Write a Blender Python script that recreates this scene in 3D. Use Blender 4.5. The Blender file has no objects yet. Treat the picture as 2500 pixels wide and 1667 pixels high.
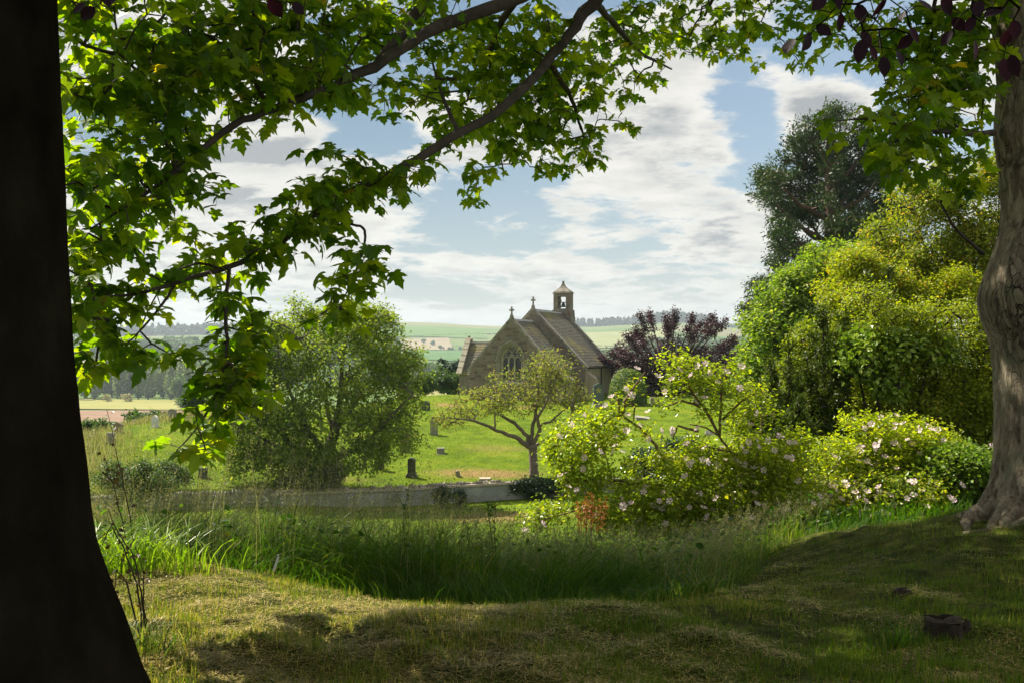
import bpy, math, random
import numpy as np
from mathutils import Vector, Matrix
from mathutils.geometry import tessellate_polygon

random.seed(7)
SC = bpy.context.scene
COL = SC.collection
F, CX, CY = 2430.0, 1250.0, 860.0        # focal length and horizon of the photograph, in its pixels

# ------------------------------------------------------------------ camera, sky, sun, exposure
cam_d = bpy.data.cameras.new('camera')
cam_d.lens = 35.0
cam_d.sensor_width = 36.0
cam_d.shift_y = (CY - 833.5) / 2500.0
cam_d.clip_start = 0.05
cam_d.clip_end = 12000.0
cam = bpy.data.objects.new('camera', cam_d)
cam.location = (0, 0, 0)
cam.rotation_euler = (math.radians(90), 0, 0)
COL.objects.link(cam)
SC.camera = cam

SUN_AZ, SUN_EL = math.radians(-52), math.radians(50)     # azimuth from +Y towards +X
SUN = Vector((math.sin(SUN_AZ) * math.cos(SUN_EL), math.cos(SUN_AZ) * math.cos(SUN_EL), math.sin(SUN_EL)))
sl = bpy.data.lights.new('sun', 'SUN')
sl.energy = 4.8
sl.angle = math.radians(0.53)
sl.color = (1.0, 0.92, 0.76)
so = bpy.data.objects.new('sun', sl)
so.rotation_euler = SUN.to_track_quat('Z', 'Y').to_euler()
so.location = (-20, 10, 60)
COL.objects.link(so)

SC.view_settings.view_transform = 'Standard'
SC.view_settings.look = 'None'
SC.view_settings.gamma = 1.0
SC.view_settings.use_curve_mapping = False
SC.view_settings.exposure = 1.22
SC.cycles.max_bounces = 7
SC.cycles.transparent_max_bounces = 8
SC.cycles.volume_bounces = 0
SC.cycles.diffuse_bounces = 4
SC.cycles.transmission_bounces = 5
SC.cycles.sample_clamp_indirect = 6.0

world = bpy.data.worlds.new('World')
SC.world = world
world.use_nodes = True
wn, wl = world.node_tree.nodes, world.node_tree.links
wn.clear()

def N(t, **kw):
    n = wn.new(t)
    for k, v in kw.items():
        setattr(n, k, v)
    return n

def M(op, a, b=None, c=None, clamp=False):
    n = wn.new('ShaderNodeMath'); n.operation = op; n.use_clamp = clamp
    for i, v in enumerate((a, b, c)):
        if v is None: continue
        if isinstance(v, (int, float)): n.inputs[i].default_value = v
        else: wl.new(v, n.inputs[i])
    return n.outputs[0]

def SS(v, lo, hi, a=0.0, b=1.0):
    n = wn.new('ShaderNodeMapRange'); n.interpolation_type = 'SMOOTHSTEP'
    wl.new(v, n.inputs[0])
    for i, q in enumerate((lo, hi, a, b)): n.inputs[1 + i].default_value = q
    return n.outputs[0]

def MixC(f, a, b):
    n = wn.new('ShaderNodeMix'); n.data_type = 'RGBA'
    for s, v in ((n.inputs[0], f), (n.inputs[6], a), (n.inputs[7], b)):
        if isinstance(v, tuple): s.default_value = (*v, 1)
        elif isinstance(v, (int, float)): s.default_value = v
        else: wl.new(v, s)
    return n.outputs[2]

out = N('ShaderNodeOutputWorld')
bg = N('ShaderNodeBackground'); bg.inputs[1].default_value = 0.058
sky = N('ShaderNodeTexSky', sky_type='NISHITA', sun_disc=False, sun_elevation=SUN_EL, sun_rotation=-SUN_AZ,
        air_density=1.0, dust_density=1.2, ozone_density=1.2, altitude=100.0)
tc = N('ShaderNodeTexCoord')
sep = N('ShaderNodeSeparateXYZ'); wl.new(tc.outputs['Generated'], sep.inputs[0])
dx, dy, dz = sep.outputs
zc = M('MAXIMUM', dz, 0.0)
den = M('ADD', zc, 0.17)
u = M('DIVIDE', dx, den); v = M('DIVIDE', dy, den)
def cloudvec(du, dv, sc=1.0):
    cmb = N('ShaderNodeCombineXYZ')
    wl.new(M('ADD', M('MULTIPLY', u, sc), du), cmb.inputs[0])
    wl.new(M('ADD', M('MULTIPLY', v, sc), dv), cmb.inputs[1])
    cmb.inputs[2].default_value = 0.0
    return cmb.outputs[0]
def noise(vec, scale, detail=9.0, rough=0.56, dist=0.0):
    n = N('ShaderNodeTexNoise'); n.inputs['Scale'].default_value = scale
    n.inputs['Detail'].default_value = detail; n.inputs['Roughness'].default_value = rough
    n.inputs['Distortion'].default_value = dist
    wl.new(vec, n.inputs['Vector']); return n.outputs[0]
n1 = noise(cloudvec(3.1, 1.4), 1.45, 12, 0.64, 0.15)
n1s = noise(cloudvec(3.1 + 0.10, 1.4 - 0.16), 1.45, 7, 0.60, 0.15)   # the same field a step towards the sun, for shading
n2 = noise(cloudvec(7.7, 5.2), 5.5, 7, 0.6)
# clear gaps of blue and solid banks, at fixed bearings in the sky
def lobe(px, py, rad):
    d = Vector(((px - CX) / F, 1.0, (CY - py) / F)).normalized()
    a = N('ShaderNodeVectorMath', operation='DISTANCE')
    a.inputs[1].default_value = d
    wl.new(tc.outputs['Generated'], a.inputs[0])
    return SS(a.outputs['Value'], 0.0, rad, 1.0, 0.0)
dens = n1
for px, py, rad, amt in ((2180, 150, 0.10, -0.20), (1960, 200, 0.08, -0.05), (1790, 240, 0.06, -0.2), (1880, 330, 0.05, -0.14), (2080, 60, 0.09, -0.16), (900, 290, 0.075, -0.22), (780, 270, 0.05, -0.17), (1180, 90, 0.09, -0.2),
                         (1850, 400, 0.05, -0.12), (2060, 260, 0.05, 0.14), (1650, 420, 0.07, 0.08), (700, 390, 0.10, 0.16), (560, 430, 0.10, 0.12),
                         (1250, 500, 0.06, -0.04), (1600, 120, 0.10, 0.09), (1000, 640, 0.06, -0.10), (1560, 640, 0.06, -0.05), (900, 460, 0.08, 0.08), (2000, 300, 0.06, 0.10)):
    dens = M('ADD', dens, M('MULTIPLY', lobe(px, py, rad), amt))
low = SS(dz, 0.0, 0.10, 0.04, 0.0)
dens = M('ADD', dens, low)
dens = M('ADD', dens, M('MULTIPLY', M('SUBTRACT', n2, 0.5), 0.20))
mask = SS(dens, 0.432, 0.52)
thick = SS(dens, 0.48, 0.66)
lit = SS(M('SUBTRACT', n1, n1s), -0.045, 0.05)
shade = M('MULTIPLY', thick, M('SUBTRACT', 1.0, M('MULTIPLY', lit, 0.85)))
shade = M('ADD', shade, M('MULTIPLY', SS(n2, 0.40, 0.66), 0.30), clamp=True)
ccol = MixC(shade, (7.0, 6.75, 6.2), (2.95, 3.1, 3.2))
ccol = MixC(SS(dz, 0.0, 0.10, 0.5, 0.0), ccol, (4.9, 5.15, 5.1))
hs = N('ShaderNodeHueSaturation'); hs.inputs['Saturation'].default_value = 1.05; hs.inputs['Value'].default_value = 0.66; hs.inputs['Hue'].default_value = 0.488
wl.new(sky.outputs[0], hs.inputs['Color'])
blue = MixC(SS(dz, 0.0, 0.2, 0.45, 0.0), hs.outputs[0], (3.9, 4.4, 4.6))
fin = MixC(M('MULTIPLY', mask, 0.97), blue, ccol)
wl.new(fin, bg.inputs[0]); wl.new(bg.outputs[0], out.inputs[0])

# ------------------------------------------------------------------ helpers
def tag(o, label=None, cat=None, group=None, kind=None):
    if label: o['label'] = label
    if cat: o['category'] = cat
    if group: o['group'] = group
    if kind: o['kind'] = kind
    return o

def empty(name, loc, label=None, cat=None, group=None, rz=0.0):
    o = bpy.data.objects.new(name, None)
    o.empty_display_size = 0.2
    COL.objects.link(o); o.location = loc; o.rotation_euler = (0, 0, rz)
    return tag(o, label, cat, group)

def link(name, me, mat=None, parent=None, world_coords=True):
    """one mesh object; world-space meshes keep their place under a parent that stands elsewhere"""
    o = bpy.data.objects.new(name, me)
    COL.objects.link(o)
    if mat is not None and len(me.materials) == 0: me.materials.append(mat)
    if parent is not None:
        o.parent = parent
        if world_coords:
            pm = Matrix.LocRotScale(parent.location, parent.rotation_euler, parent.scale)
            if parent.parent is not None:
                g = parent.parent
                pm = Matrix.LocRotScale(g.location, g.rotation_euler, g.scale) @ parent.matrix_parent_inverse @ pm
            o.matrix_parent_inverse = pm.inverted()
    return o

def tri_mesh(name, verts, tris, smooth=False, attrs=None):
    verts = np.ascontiguousarray(verts, dtype=np.float32).reshape(-1, 3)
    tris = np.ascontiguousarray(tris, dtype=np.int32).reshape(-1, 3)
    me = bpy.data.meshes.new(name)
    me.vertices.add(len(verts)); me.vertices.foreach_set('co', verts.ravel())
    me.loops.add(tris.size); me.loops.foreach_set('vertex_index', tris.ravel())
    me.polygons.add(len(tris)); me.polygons.foreach_set('loop_start', np.arange(0, tris.size, 3, dtype=np.int32))
    for k, a in (attrs or {}).items():
        at_ = me.attributes.new(k, 'FLOAT', 'POINT'); at_.data.foreach_set('value', np.ascontiguousarray(a, dtype=np.float32))
    me.update(calc_edges=True)
    if not smooth: me.shade_flat()
    return me

def quads_to_tris(q):
    q = np.asarray(q).reshape(-1, 4)
    return np.concatenate([q[:, [0, 1, 2]], q[:, [0, 2, 3]]])

def grid_mesh(name, X, Y, Z, smooth=True, attrs=None, flip=False):
    r, c = X.shape
    i = np.arange(r * c).reshape(r, c)
    q = np.stack([i[:-1, :-1], i[:-1, 1:], i[1:, 1:], i[1:, :-1]], -1).reshape(-1, 4)
    if flip: q = q[:, ::-1]
    return tri_mesh(name, np.stack([X, Y, Z], -1).reshape(-1, 3), quads_to_tris(q), smooth, attrs)

class Acc:
    """collects boxes, prisms and tubes into one mesh"""
    def __init__(s): s.v = []; s.t = []; s.n = 0
    def add(s, v, t):
        v = np.asarray(v, float).reshape(-1, 3); s.v.append(v); s.t.append(np.asarray(t, int).reshape(-1, 3) + s.n); s.n += len(v); return s
    def box(s, lo, hi, rot=None, org=(0, 0, 0)):
        x0, y0, z0 = lo; x1, y1, z1 = hi
        v = np.array([(x0,y0,z0),(x1,y0,z0),(x1,y1,z0),(x0,y1,z0),(x0,y0,z1),(x1,y0,z1),(x1,y1,z1),(x0,y1,z1)], float)
        if rot is not None: v = v @ np.array(rot).T
        v += np.array(org)
        return s.add(v, quads_to_tris([(3,2,1,0),(4,5,6,7),(0,1,5,4),(1,2,6,5),(2,3,7,6),(3,0,4,7)]))
    def hexa(s, v):   # eight corners, bottom four then top four
        return s.add(v, quads_to_tris([(3,2,1,0),(4,5,6,7),(0,1,5,4),(1,2,6,5),(2,3,7,6),(3,0,4,7)]))
    def tube(s, pts, rad, sides=8, cap=True, jit=0.0, rng=None):
        pts = np.asarray(pts, float); n = len(pts)
        rad = np.full(n, rad) if np.isscalar(rad) else np.asarray(rad, float)
        tan = np.gradient(pts, axis=0); tan /= np.linalg.norm(tan, axis=1)[:, None] + 1e-9
        ref = np.array([0.31, 0.2, 0.93]) if abs(tan[:, 2]).mean() < 0.8 else np.array([0.9, 0.3, 0.1])
        a = np.cross(tan, ref); a /= np.linalg.norm(a, axis=1)[:, None]
        b = np.cross(tan, a)
        th = np.linspace(0, 2 * math.pi, sides, endpoint=False)
        rr = rad[:, None] * (1 + (rng.normal(0, jit, (n, sides)) if jit else 0))
        v = pts[:, None] + rr[..., None] * (np.cos(th)[None, :, None] * a[:, None] + np.sin(th)[None, :, None] * b[:, None])
        i = np.arange(n * sides).reshape(n, sides); j = np.roll(i, -1, 1)
        q = np.stack([i[:-1], j[:-1], j[1:], i[1:]], -1).reshape(-1, 4)
        t = [quads_to_tris(q)]
        if cap:
            t.append([(i[0, 0], i[0, k + 1], i[0, k]) for k in range(1, sides - 1)])
            t.append([(i[-1, 0], i[-1, k], i[-1, k + 1]) for k in range(1, sides - 1)])
        return s.add(v.reshape(-1, 3), np.concatenate([np.asarray(x).reshape(-1, 3) for x in t]))
    def prism(s, outline, holes, y0, y1, mapf=None):
        """outline in (x, z), extruded from y0 to y1 (y1 behind)"""
        loops = [outline] + list(holes)
        flat = [p for l in loops for p in l]; n = len(flat)
        tris = tessellate_polygon([[Vector((p[0], p[1], 0)) for p in l] for l in loops])
        v = [(x, y0, z) for x, z in flat] + [(x, y1, z) for x, z in flat]
        t = [tuple(k) for k in tris] + [(c + n, b + n, a + n) for a, b, c in tris]
        o = 0
        for l in loops:
            m = len(l)
            for k in range(m):
                a, b = o + k, o + (k + 1) % m
                t += [(a, b, b + n), (a, b + n, a + n)]
            o += m
        v = np.array(v, float)
        if mapf: v = mapf(v)
        return s.add(v, t)
    def mesh(s, name, smooth=False, attrs=None):
        return tri_mesh(name, np.concatenate(s.v), np.concatenate(s.t), smooth, attrs)
    def build(s, name, mat, parent=None, smooth=False, world_coords=True):
        return link(name, s.mesh(name, smooth), mat, parent, world_coords)

def segs(P0, P1, R0, R1, sides=4):
    """many tapered struts at once"""
    P0, P1 = np.asarray(P0, float), np.asarray(P1, float)
    t = P1 - P0; t /= np.linalg.norm(t, axis=1)[:, None] + 1e-9
    ref = np.where(np.abs(t[:, 2:3]) < 0.8, np.array([[0, 0, 1.0]]), np.array([[1.0, 0, 0]]))
    a = np.cross(t, ref); a /= np.linalg.norm(a, axis=1)[:, None] + 1e-9
    b = np.cross(t, a)
    th = np.linspace(0, 2 * math.pi, sides, endpoint=False)
    off = np.cos(th)[None, :, None] * a[:, None] + np.sin(th)[None, :, None] * b[:, None]
    v = np.concatenate([P0[:, None] + off * np.asarray(R0)[:, None, None], P1[:, None] + off * np.asarray(R1)[:, None, None]], 1)
    n = len(P0); base = (np.arange(n) * 2 * sides)[:, None, None]
    k = np.arange(sides); kk = (k + 1) % sides
    q = np.stack([k, kk, kk + sides, k + sides], -1)[None] + base
    return v.reshape(-1, 3), quads_to_tris(q.reshape(-1, 4))

# ------------------------------------------------------------------ materials
def mat_new(name):
    m = bpy.data.materials.new(name); m.use_nodes = True
    nt = m.node_tree; nt.nodes.clear()
    o = nt.nodes.new('ShaderNodeOutputMaterial')
    return m, nt, o

def nd(nt, t, ins=None, **kw):
    n = nt.nodes.new(t)
    for k, v in kw.items(): setattr(n, k, v)
    for k, v in (ins or {}).items():
        s = n.inputs[k]
        if isinstance(v, bpy.types.NodeSocket): nt.links.new(v, s)
        elif isinstance(v, tuple) and len(v) == 3 and s.type == 'RGBA': s.default_value = (*v, 1)
        else: s.default_value = v
    return n

def ramp(nt, fac, stops):
    n = nt.nodes.new('ShaderNodeValToRGB'); e = n.color_ramp.elements
    while len(e) < len(stops): e.new(0.5)
    for k, (p, c) in enumerate(stops):
        e[k].position = p; e[k].color = (*c, 1)
    nt.links.new(fac, n.inputs[0]); return n.outputs[0]

def surf_mat(name, stops, scale=3.0, detail=6, rough=0.9, bump=0.3, bump_scale=None, bump_dist=0.02, coords='Object',
             spots=None, stretch=(1, 1, 1), spec=0.3, attr=None, rand=0.0, bump_detail=8):
    """noise-coloured rough surface with relief; spots = (colour, scale, lo, hi) lichen or stain"""
    m, nt, o = mat_new(name)
    tc_ = nd(nt, 'ShaderNodeTexCoord')
    mp = nd(nt, 'ShaderNodeMapping', {'Vector': tc_.outputs[coords], 'Scale': stretch})
    nz = nd(nt, 'ShaderNodeTexNoise', {'Vector': mp.outputs[0], 'Scale': scale, 'Detail': float(detail), 'Roughness': 0.62})
    col = ramp(nt, nz.outputs[0], stops)
    if spots:
        for sc_, ss_, lo, hi in (spots if isinstance(spots, list) else [spots]):
            n2_ = nd(nt, 'ShaderNodeTexNoise', {'Vector': mp.outputs[0], 'Scale': ss_, 'Detail': 6.0, 'Roughness': 0.65})
            f = nd(nt, 'ShaderNodeMapRange', {0: n2_.outputs[0], 1: lo, 2: hi})
            mx = nd(nt, 'ShaderNodeMix', {0: f.outputs[0], 6: col, 7: sc_}, data_type='RGBA'); col = mx.outputs[2]
    if rand:
        oi = nd(nt, 'ShaderNodeObjectInfo')
        hv = nd(nt, 'ShaderNodeMapRange', {0: oi.outputs['Random'], 3: 1 - rand, 4: 1 + rand})
        hs_ = nd(nt, 'ShaderNodeHueSaturation', {'Value': hv.outputs[0], 'Color': col}); col = hs_.outputs[0]
    if attr:
        at_ = nd(nt, 'ShaderNodeAttribute', attribute_name=attr[0])
        mx = nd(nt, 'ShaderNodeMix', {0: at_.outputs['Fac'], 6: col, 7: attr[1]}, data_type='RGBA'); col = mx.outputs[2]
    bz = nd(nt, 'ShaderNodeTexNoise', {'Vector': mp.outputs[0], 'Scale': bump_scale or scale * 4, 'Detail': float(bump_detail), 'Roughness': 0.65})
    bp = nd(nt, 'ShaderNodeBump', {'Height': bz.outputs[0], 'Strength': bump, 'Distance': bump_dist})
    p = nd(nt, 'ShaderNodeBsdfPrincipled', {'Base Color': col, 'Roughness': rough, 'Normal': bp.outputs[0], 'Specular IOR Level': spec})
    nt.links.new(p.outputs[0], o.inputs[0]); return m

def leaf_mat(name, stops, trans=0.45, tmul=(1.25, 1.35, 0.5), rough=0.45, spec=0.35, gain=1.0):
    """leaf: diffuse and gloss in front, coloured light through from behind; tone per leaf from the attribute rnd"""
    m, nt, o = mat_new(name)
    at_ = nd(nt, 'ShaderNodeAttribute', attribute_name='rnd')
    oi = nd(nt, 'ShaderNodeObjectInfo')
    f = nd(nt, 'ShaderNodeMath', {0: at_.outputs['Fac'], 1: nd(nt, 'ShaderNodeMath', {0: oi.outputs['Random'], 1: 0.15}, operation='MULTIPLY').outputs[0]}, operation='ADD')
    col = ramp(nt, f.outputs[0], stops)
    tm = nd(nt, 'ShaderNodeMix', {0: 1.0, 6: col, 7: tuple(t * 1.0 for t in tmul)}, data_type='RGBA', blend_type='MULTIPLY')
    p = nd(nt, 'ShaderNodeBsdfPrincipled', {'Base Color': col, 'Roughness': rough, 'Specular IOR Level': spec})
    t = nd(nt, 'ShaderNodeBsdfTranslucent', {'Color': tm.outputs[2]})
    mx = nd(nt, 'ShaderNodeMixShader', {0: trans, 1: p.outputs[0], 2: t.outputs[0]})
    nt.links.new(mx.outputs[0], o.inputs[0]); return m

# ------------------------------------------------------------------ the lie of the land (camera eye at z = 0)
def at(px, py, D): return Vector(((px - CX) / F * D, D, (CY - py) / F * D))
def ss(x, a, b):
    t = np.clip((x - a) / (b - a), 0, 1); return t * t * (3 - 2 * t)

_rs = np.random.RandomState(5)
_perm = _rs.rand(256, 256)
def vnoise(x, y, s):
    x = np.asarray(x, float) / s + 97.3; y = np.asarray(y, float) / s + 51.7
    xi = np.floor(x).astype(int); yi = np.floor(y).astype(int); fx = x - xi; fy = y - yi
    fx = fx * fx * (3 - 2 * fx); fy = fy * fy * (3 - 2 * fy)
    g = lambda a, b: _perm[a % 256, b % 256]
    return (g(xi, yi) * (1 - fx) + g(xi + 1, yi) * fx) * (1 - fy) + (g(xi, yi + 1) * (1 - fx) + g(xi + 1, yi + 1) * fx) * fy - 0.5
def fbm(x, y, s, o=4):
    return sum(vnoise(x + 13 * k, y - 7 * k, s / 2 ** k) * 0.5 ** k for k in range(o))

wall_pts = [at(170, 1222, 43), at(300, 1216, 44), at(470, 1210, 45), at(640, 1206, 46), at(760, 1200, 47), at(1000, 1191, 48.3), at(1120, 1184, 49.2), at(1240, 1177, 50), at(1380, 1171, 51), at(1650, 1160, 53)]
WX = np.array([p.x for p in wall_pts]); WD = np.array([p.y for p in wall_pts]); WZ = np.array([p.z for p in wall_pts])
PC = ([-60, 0, 5, 6.4, 7.2, 8, 9, 10, 14, 20, 30, 40, 47.9], [-1.35, -1.6, -1.63, -1.66, -1.80, -2.05, -2.28, -2.45, -3.1, -4.3, -5.9, -6.9, -7.3])
PL = ([-60, 0, 5, 7.0, 7.8, 8.6, 10, 14, 20, 30, 40, 47.9], [-1.35, -1.57, -1.58, -1.57, -1.68, -2.0, -2.45, -3.1, -4.3, -5.9, -6.9, -7.3])
PR = ([-60, 0, 5, 7, 8, 10, 14, 20, 30, 40, 47.9], [-1.35, -1.6, -1.65, -1.70, -1.74, -1.93, -2.45, -3.3, -4.7, -5.9, -6.9])
PB = ([0, 3, 12, 22, 32, 40, 52, 75], [-6.55, -6.35, -5.65, -4.9, -4.2, -3.82, -4.15, -5.4])
VF = ([30, 60, 90, 120, 200, 300, 350, 440, 600, 800, 1000, 1300, 1700, 2200, 2700, 3100, 3300, 3700, 4600],
      [-8, -9, -11.5, -13.5, -19, -23.5, -25.5, -28, -31, -31, -27, -14, 6, 31, 60, 84, 88, 86, 70])

def H(x, y, detail=True):
    x = np.asarray(x, float); y = np.asarray(y, float)
    D = y
    wl_ = ss(x, -0.8, -2.4) if False else 1 - ss(x, -2.4, -0.6)
    wr_ = ss(x - (D - 7) * 0.12, 0.8, 3.4)
    f = np.interp(D, *PC) * (1 - wl_) + np.interp(D, *PL) * wl_
    f = f * (1 - wr_) + np.interp(D, *PR) * wr_
    f += 0.42 * np.exp(-((x - 5.0) ** 2 + (D - 9.3) ** 2) / 2.6)            # mound the sycamore stands on
    f += 0.16 * np.exp(-((x + 2.9) ** 2 + (D - 4.2) ** 2) / 1.5)
    dw = np.interp(x, WX, WD) + 0.05
    zt = np.interp(x, WX, WZ)
    b = np.interp(D - dw, *PB) + (zt + 6.5) * (1 - ss(D - dw, 0, 10))
    b += 1.15 * np.exp(-((x + 20) ** 2 / 60 + (D - 59) ** 2 / 160))
    b += 0.5 * np.exp(-((x - 3) ** 2 / 150 + (D - 76) ** 2 / 120)) * 0.0
    w = ss(D, dw, dw + 0.35)
    z = f * (1 - w) + b * w
    Dc = np.clip(60 + (x + 21) * 1.9, 50, 108)
    t = ss(D, Dc, Dc + 34)
    far = np.interp(D, *VF)
    # ridges along the skyline
    az = np.arctan2(x, np.maximum(D, 1.0))
    px = CX + F * np.tan(np.clip(az, -1.3, 1.3))
    k = ss(D, 1500, 3100) * (1 - 0.3 * ss(D, 3400, 4500))
    ridge = np.interp(px, [-2500, -600, 100, 500, 700, 900, 985, 1060, 1130, 1200, 1300, 1450, 1560, 1640, 1700, 1780, 1850, 2500, 5000], [-25, -30, -20, -18, -14, 6, 9, 7, 1, -3, -3, -4, 4, 12, 6, -5, -5, 10, -20])
    far = far + k * ridge * 1.0
    far = far + ss(D, 500, 1200) * fbm(x, D, 900, 3) * 26 * (1 - 0.6 * ss(D, 2400, 3000))
    z = z * (1 - t) + far * t
    if detail:
        near = 1 - ss(D, 10, 16)
        z = z + near * (fbm(x, D, 1.1, 4) * 0.11 + np.maximum(fbm(x + 40, D * 1.6, 0.42, 3), 0.08) * 0.10)
        z = z + (1 - near) * (1 - ss(D, 90, 120)) * fbm(x, D, 5, 4) * 0.22
    return z
def hz(x, y, d=False): return float(H(np.array([x]), np.array([y]), d)[0])
def ground_at(px, D):
    """point on the ground under a picture column at distance D"""
    x = (px - CX) / F * D
    return Vector((x, D, hz(x, D)))
# ------------------------------------------------------------------ ground, hills, fields
def ground_material():
    m, nt, o = mat_new('turf')
    tc_ = nd(nt, 'ShaderNodeTexCoord'); P = tc_.outputs['Object']
    sp = nd(nt, 'ShaderNodeSeparateXYZ', {0: P})
    nz = nd(nt, 'ShaderNodeTexNoise', {'Vector': P, 'Scale': 5.0, 'Detail': 10.0, 'Roughness': 0.75})
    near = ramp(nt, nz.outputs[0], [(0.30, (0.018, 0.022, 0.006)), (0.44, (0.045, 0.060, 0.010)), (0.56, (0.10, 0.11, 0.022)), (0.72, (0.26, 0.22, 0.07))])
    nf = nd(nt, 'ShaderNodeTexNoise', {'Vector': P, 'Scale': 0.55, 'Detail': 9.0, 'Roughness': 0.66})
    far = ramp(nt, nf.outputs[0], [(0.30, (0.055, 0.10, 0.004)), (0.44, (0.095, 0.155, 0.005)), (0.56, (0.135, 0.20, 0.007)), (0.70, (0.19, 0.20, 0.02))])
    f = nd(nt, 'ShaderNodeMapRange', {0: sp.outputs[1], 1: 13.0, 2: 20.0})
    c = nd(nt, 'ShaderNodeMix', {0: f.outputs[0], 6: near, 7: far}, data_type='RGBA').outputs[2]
    # bleached mown patches in the churchyard
    for (x, y, rx, ry, s) in [(-1.6, 52.6, 4.2, 1.7, 0.9), (-10.0, 50.2, 3.5, 1.2, 0.5), (-5.2, 80, 1.5, 2.6, 0.8), (-22, 62, 2.2, 1.0, 0.6), (0.8, 79.5, 1.6, 1.8, 0.6), (-0.5, 43, 4.0, 3.2, 0.7), (-1.0, 60, 2.5, 2.0, 0.35), (-8, 46.4, 6, 1.0, 0.6)]:
        d = nd(nt, 'ShaderNodeVectorMath', {0: P, 1: (x, y, 0)}, operation='SUBTRACT')
        d2 = nd(nt, 'ShaderNodeVectorMath', {0: d.outputs[0], 1: (1 / rx, 1 / ry, 0)}, operation='MULTIPLY')
        ln = nd(nt, 'ShaderNodeVectorMath', {0: d2.outputs[0]}, operation='LENGTH')
        q = nd(nt, 'ShaderNodeMath', {0: ln.outputs['Value'], 1: nd(nt, 'ShaderNodeMath', {0: nf.outputs[0], 1: 1.6}, operation='MULTIPLY').outputs[0]}, operation='ADD')
        g = nd(nt, 'ShaderNodeMapRange', {0: q.outputs[0], 1: 1.75, 2: 1.15, 3: 0.0, 4: s})
        c = nd(nt, 'ShaderNodeMix', {0: g.outputs[0], 6: c, 7: (0.28, 0.18, 0.08)}, data_type='RGBA').outputs[2]
    b1 = nd(nt, 'ShaderNodeTexNoise', {'Vector': P, 'Scale': 2.2, 'Detail': 10.0, 'Roughness': 0.72})
    bp = nd(nt, 'ShaderNodeBump', {'Height': b1.outputs[0], 'Strength': 0.9, 'Distance': 0.25})
    p = nd(nt, 'ShaderNodeBsdfPrincipled', {'Base Color': c, 'Roughness': 0.95, 'Specular IOR Level': 0.1, 'Normal': bp.outputs[0]})
    nt.links.new(p.outputs[0], o.inputs[0]); return m

def far_material():
    m, nt, o = mat_new('farmland')
    tc_ = nd(nt, 'ShaderNodeTexCoord'); P = tc_.outputs['Object']
    mp = nd(nt, 'ShaderNodeMapping', {'Vector': P, 'Scale': (0.002, 0.003, 0.000), 'Rotation': (0, 0, 0.35)})
    vo = nd(nt, 'ShaderNodeTexVoronoi', {'Vector': mp.outputs[0], 'Scale': 1.0, 'Randomness': 0.75}, voronoi_dimensions='2D')
    cs = nd(nt, 'ShaderNodeSeparateColor', {0: vo.outputs['Color']})
    c = ramp(nt, cs.outputs[0], [(0.0, (0.062, 0.118, 0.031)), (0.3, (0.105, 0.161, 0.043)), (0.5, (0.074, 0.136, 0.037)), (0.68, (0.149, 0.180, 0.062)), (0.86, (0.167, 0.155, 0.081)), (1.0, (0.081, 0.130, 0.037))])
    n_ = nd(nt, 'ShaderNodeTexNoise', {'Vector': P, 'Scale': 0.012, 'Detail': 6.0})
    v_ = nd(nt, 'ShaderNodeMapRange', {0: n_.outputs[0], 1: 0.3, 2: 0.7, 3: 0.85, 4: 1.15})
    c = nd(nt, 'ShaderNodeHueSaturation', {'Value': v_.outputs[0], 'Color': c}).outputs[0]
    p = nd(nt, 'ShaderNodeBsdfPrincipled', {'Base Color': c, 'Roughness': 0.95, 'Specular IOR Level': 0.05})
    nt.links.new(p.outputs[0], o.inputs[0]); return m

def field_mat(name, c, c2, sc=0.02, st=(1, 1, 1)):
    return surf_mat(name, [(0.35, c), (0.65, c2)], scale=sc, detail=5, bump=0.2, bump_dist=0.3, stretch=st, spec=0.05, bump_scale=0.5)

Dn = np.concatenate([np.linspace(-45, 2, 24)[:-1], np.linspace(2, 13, 190), np.linspace(13, 44, 110)[1:], np.linspace(44, 54, 90)[1:], np.linspace(54, 150, 110)[1:]])
un = np.sinh(np.linspace(-2.4, 2.4, 300)) / math.sinh(2.4)
Y, U = np.meshgrid(Dn, un, indexing='ij')
X = (U + 0.75 * U ** 3) * (14 + 0.95 * np.abs(Y))
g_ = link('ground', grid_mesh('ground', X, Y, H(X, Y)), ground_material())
tag(g_, 'grassy bank and churchyard turf', kind='structure')
Df = 150 * (4600 / 150) ** np.linspace(0, 1, 230)
Y, U = np.meshgrid(Df, np.linspace(-1, 1, 240), indexing='ij')
X = (U + 0.75 * U ** 3) * (14 + 0.95 * Y)
tag(link('hills', grid_mesh('hills', X, Y, H(X, Y)), far_material()), 'rolling farmland hills beyond the valley', kind='structure')

def drape(name, quad, mat, lift=0.5, n=26, m=10, label=None):
    """a field laid over the land between four corners (near-left, near-right, far-right, far-left)"""
    a, b, c, d = [np.array(q, float) for q in quad]
    s, t = np.meshgrid(np.linspace(0, 1, n), np.linspace(0, 1, m), indexing='xy')
    P = (a * (1 - s)[..., None] + b * s[..., None]) * (1 - t)[..., None] + (d * (1 - s)[..., None] + c * s[..., None]) * t[..., None]
    X, Y = P[..., 0], P[..., 1]
    return tag(link(name, grid_mesh(name, X, Y, H(X, Y) + lift), mat), label, kind='structure')

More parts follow.
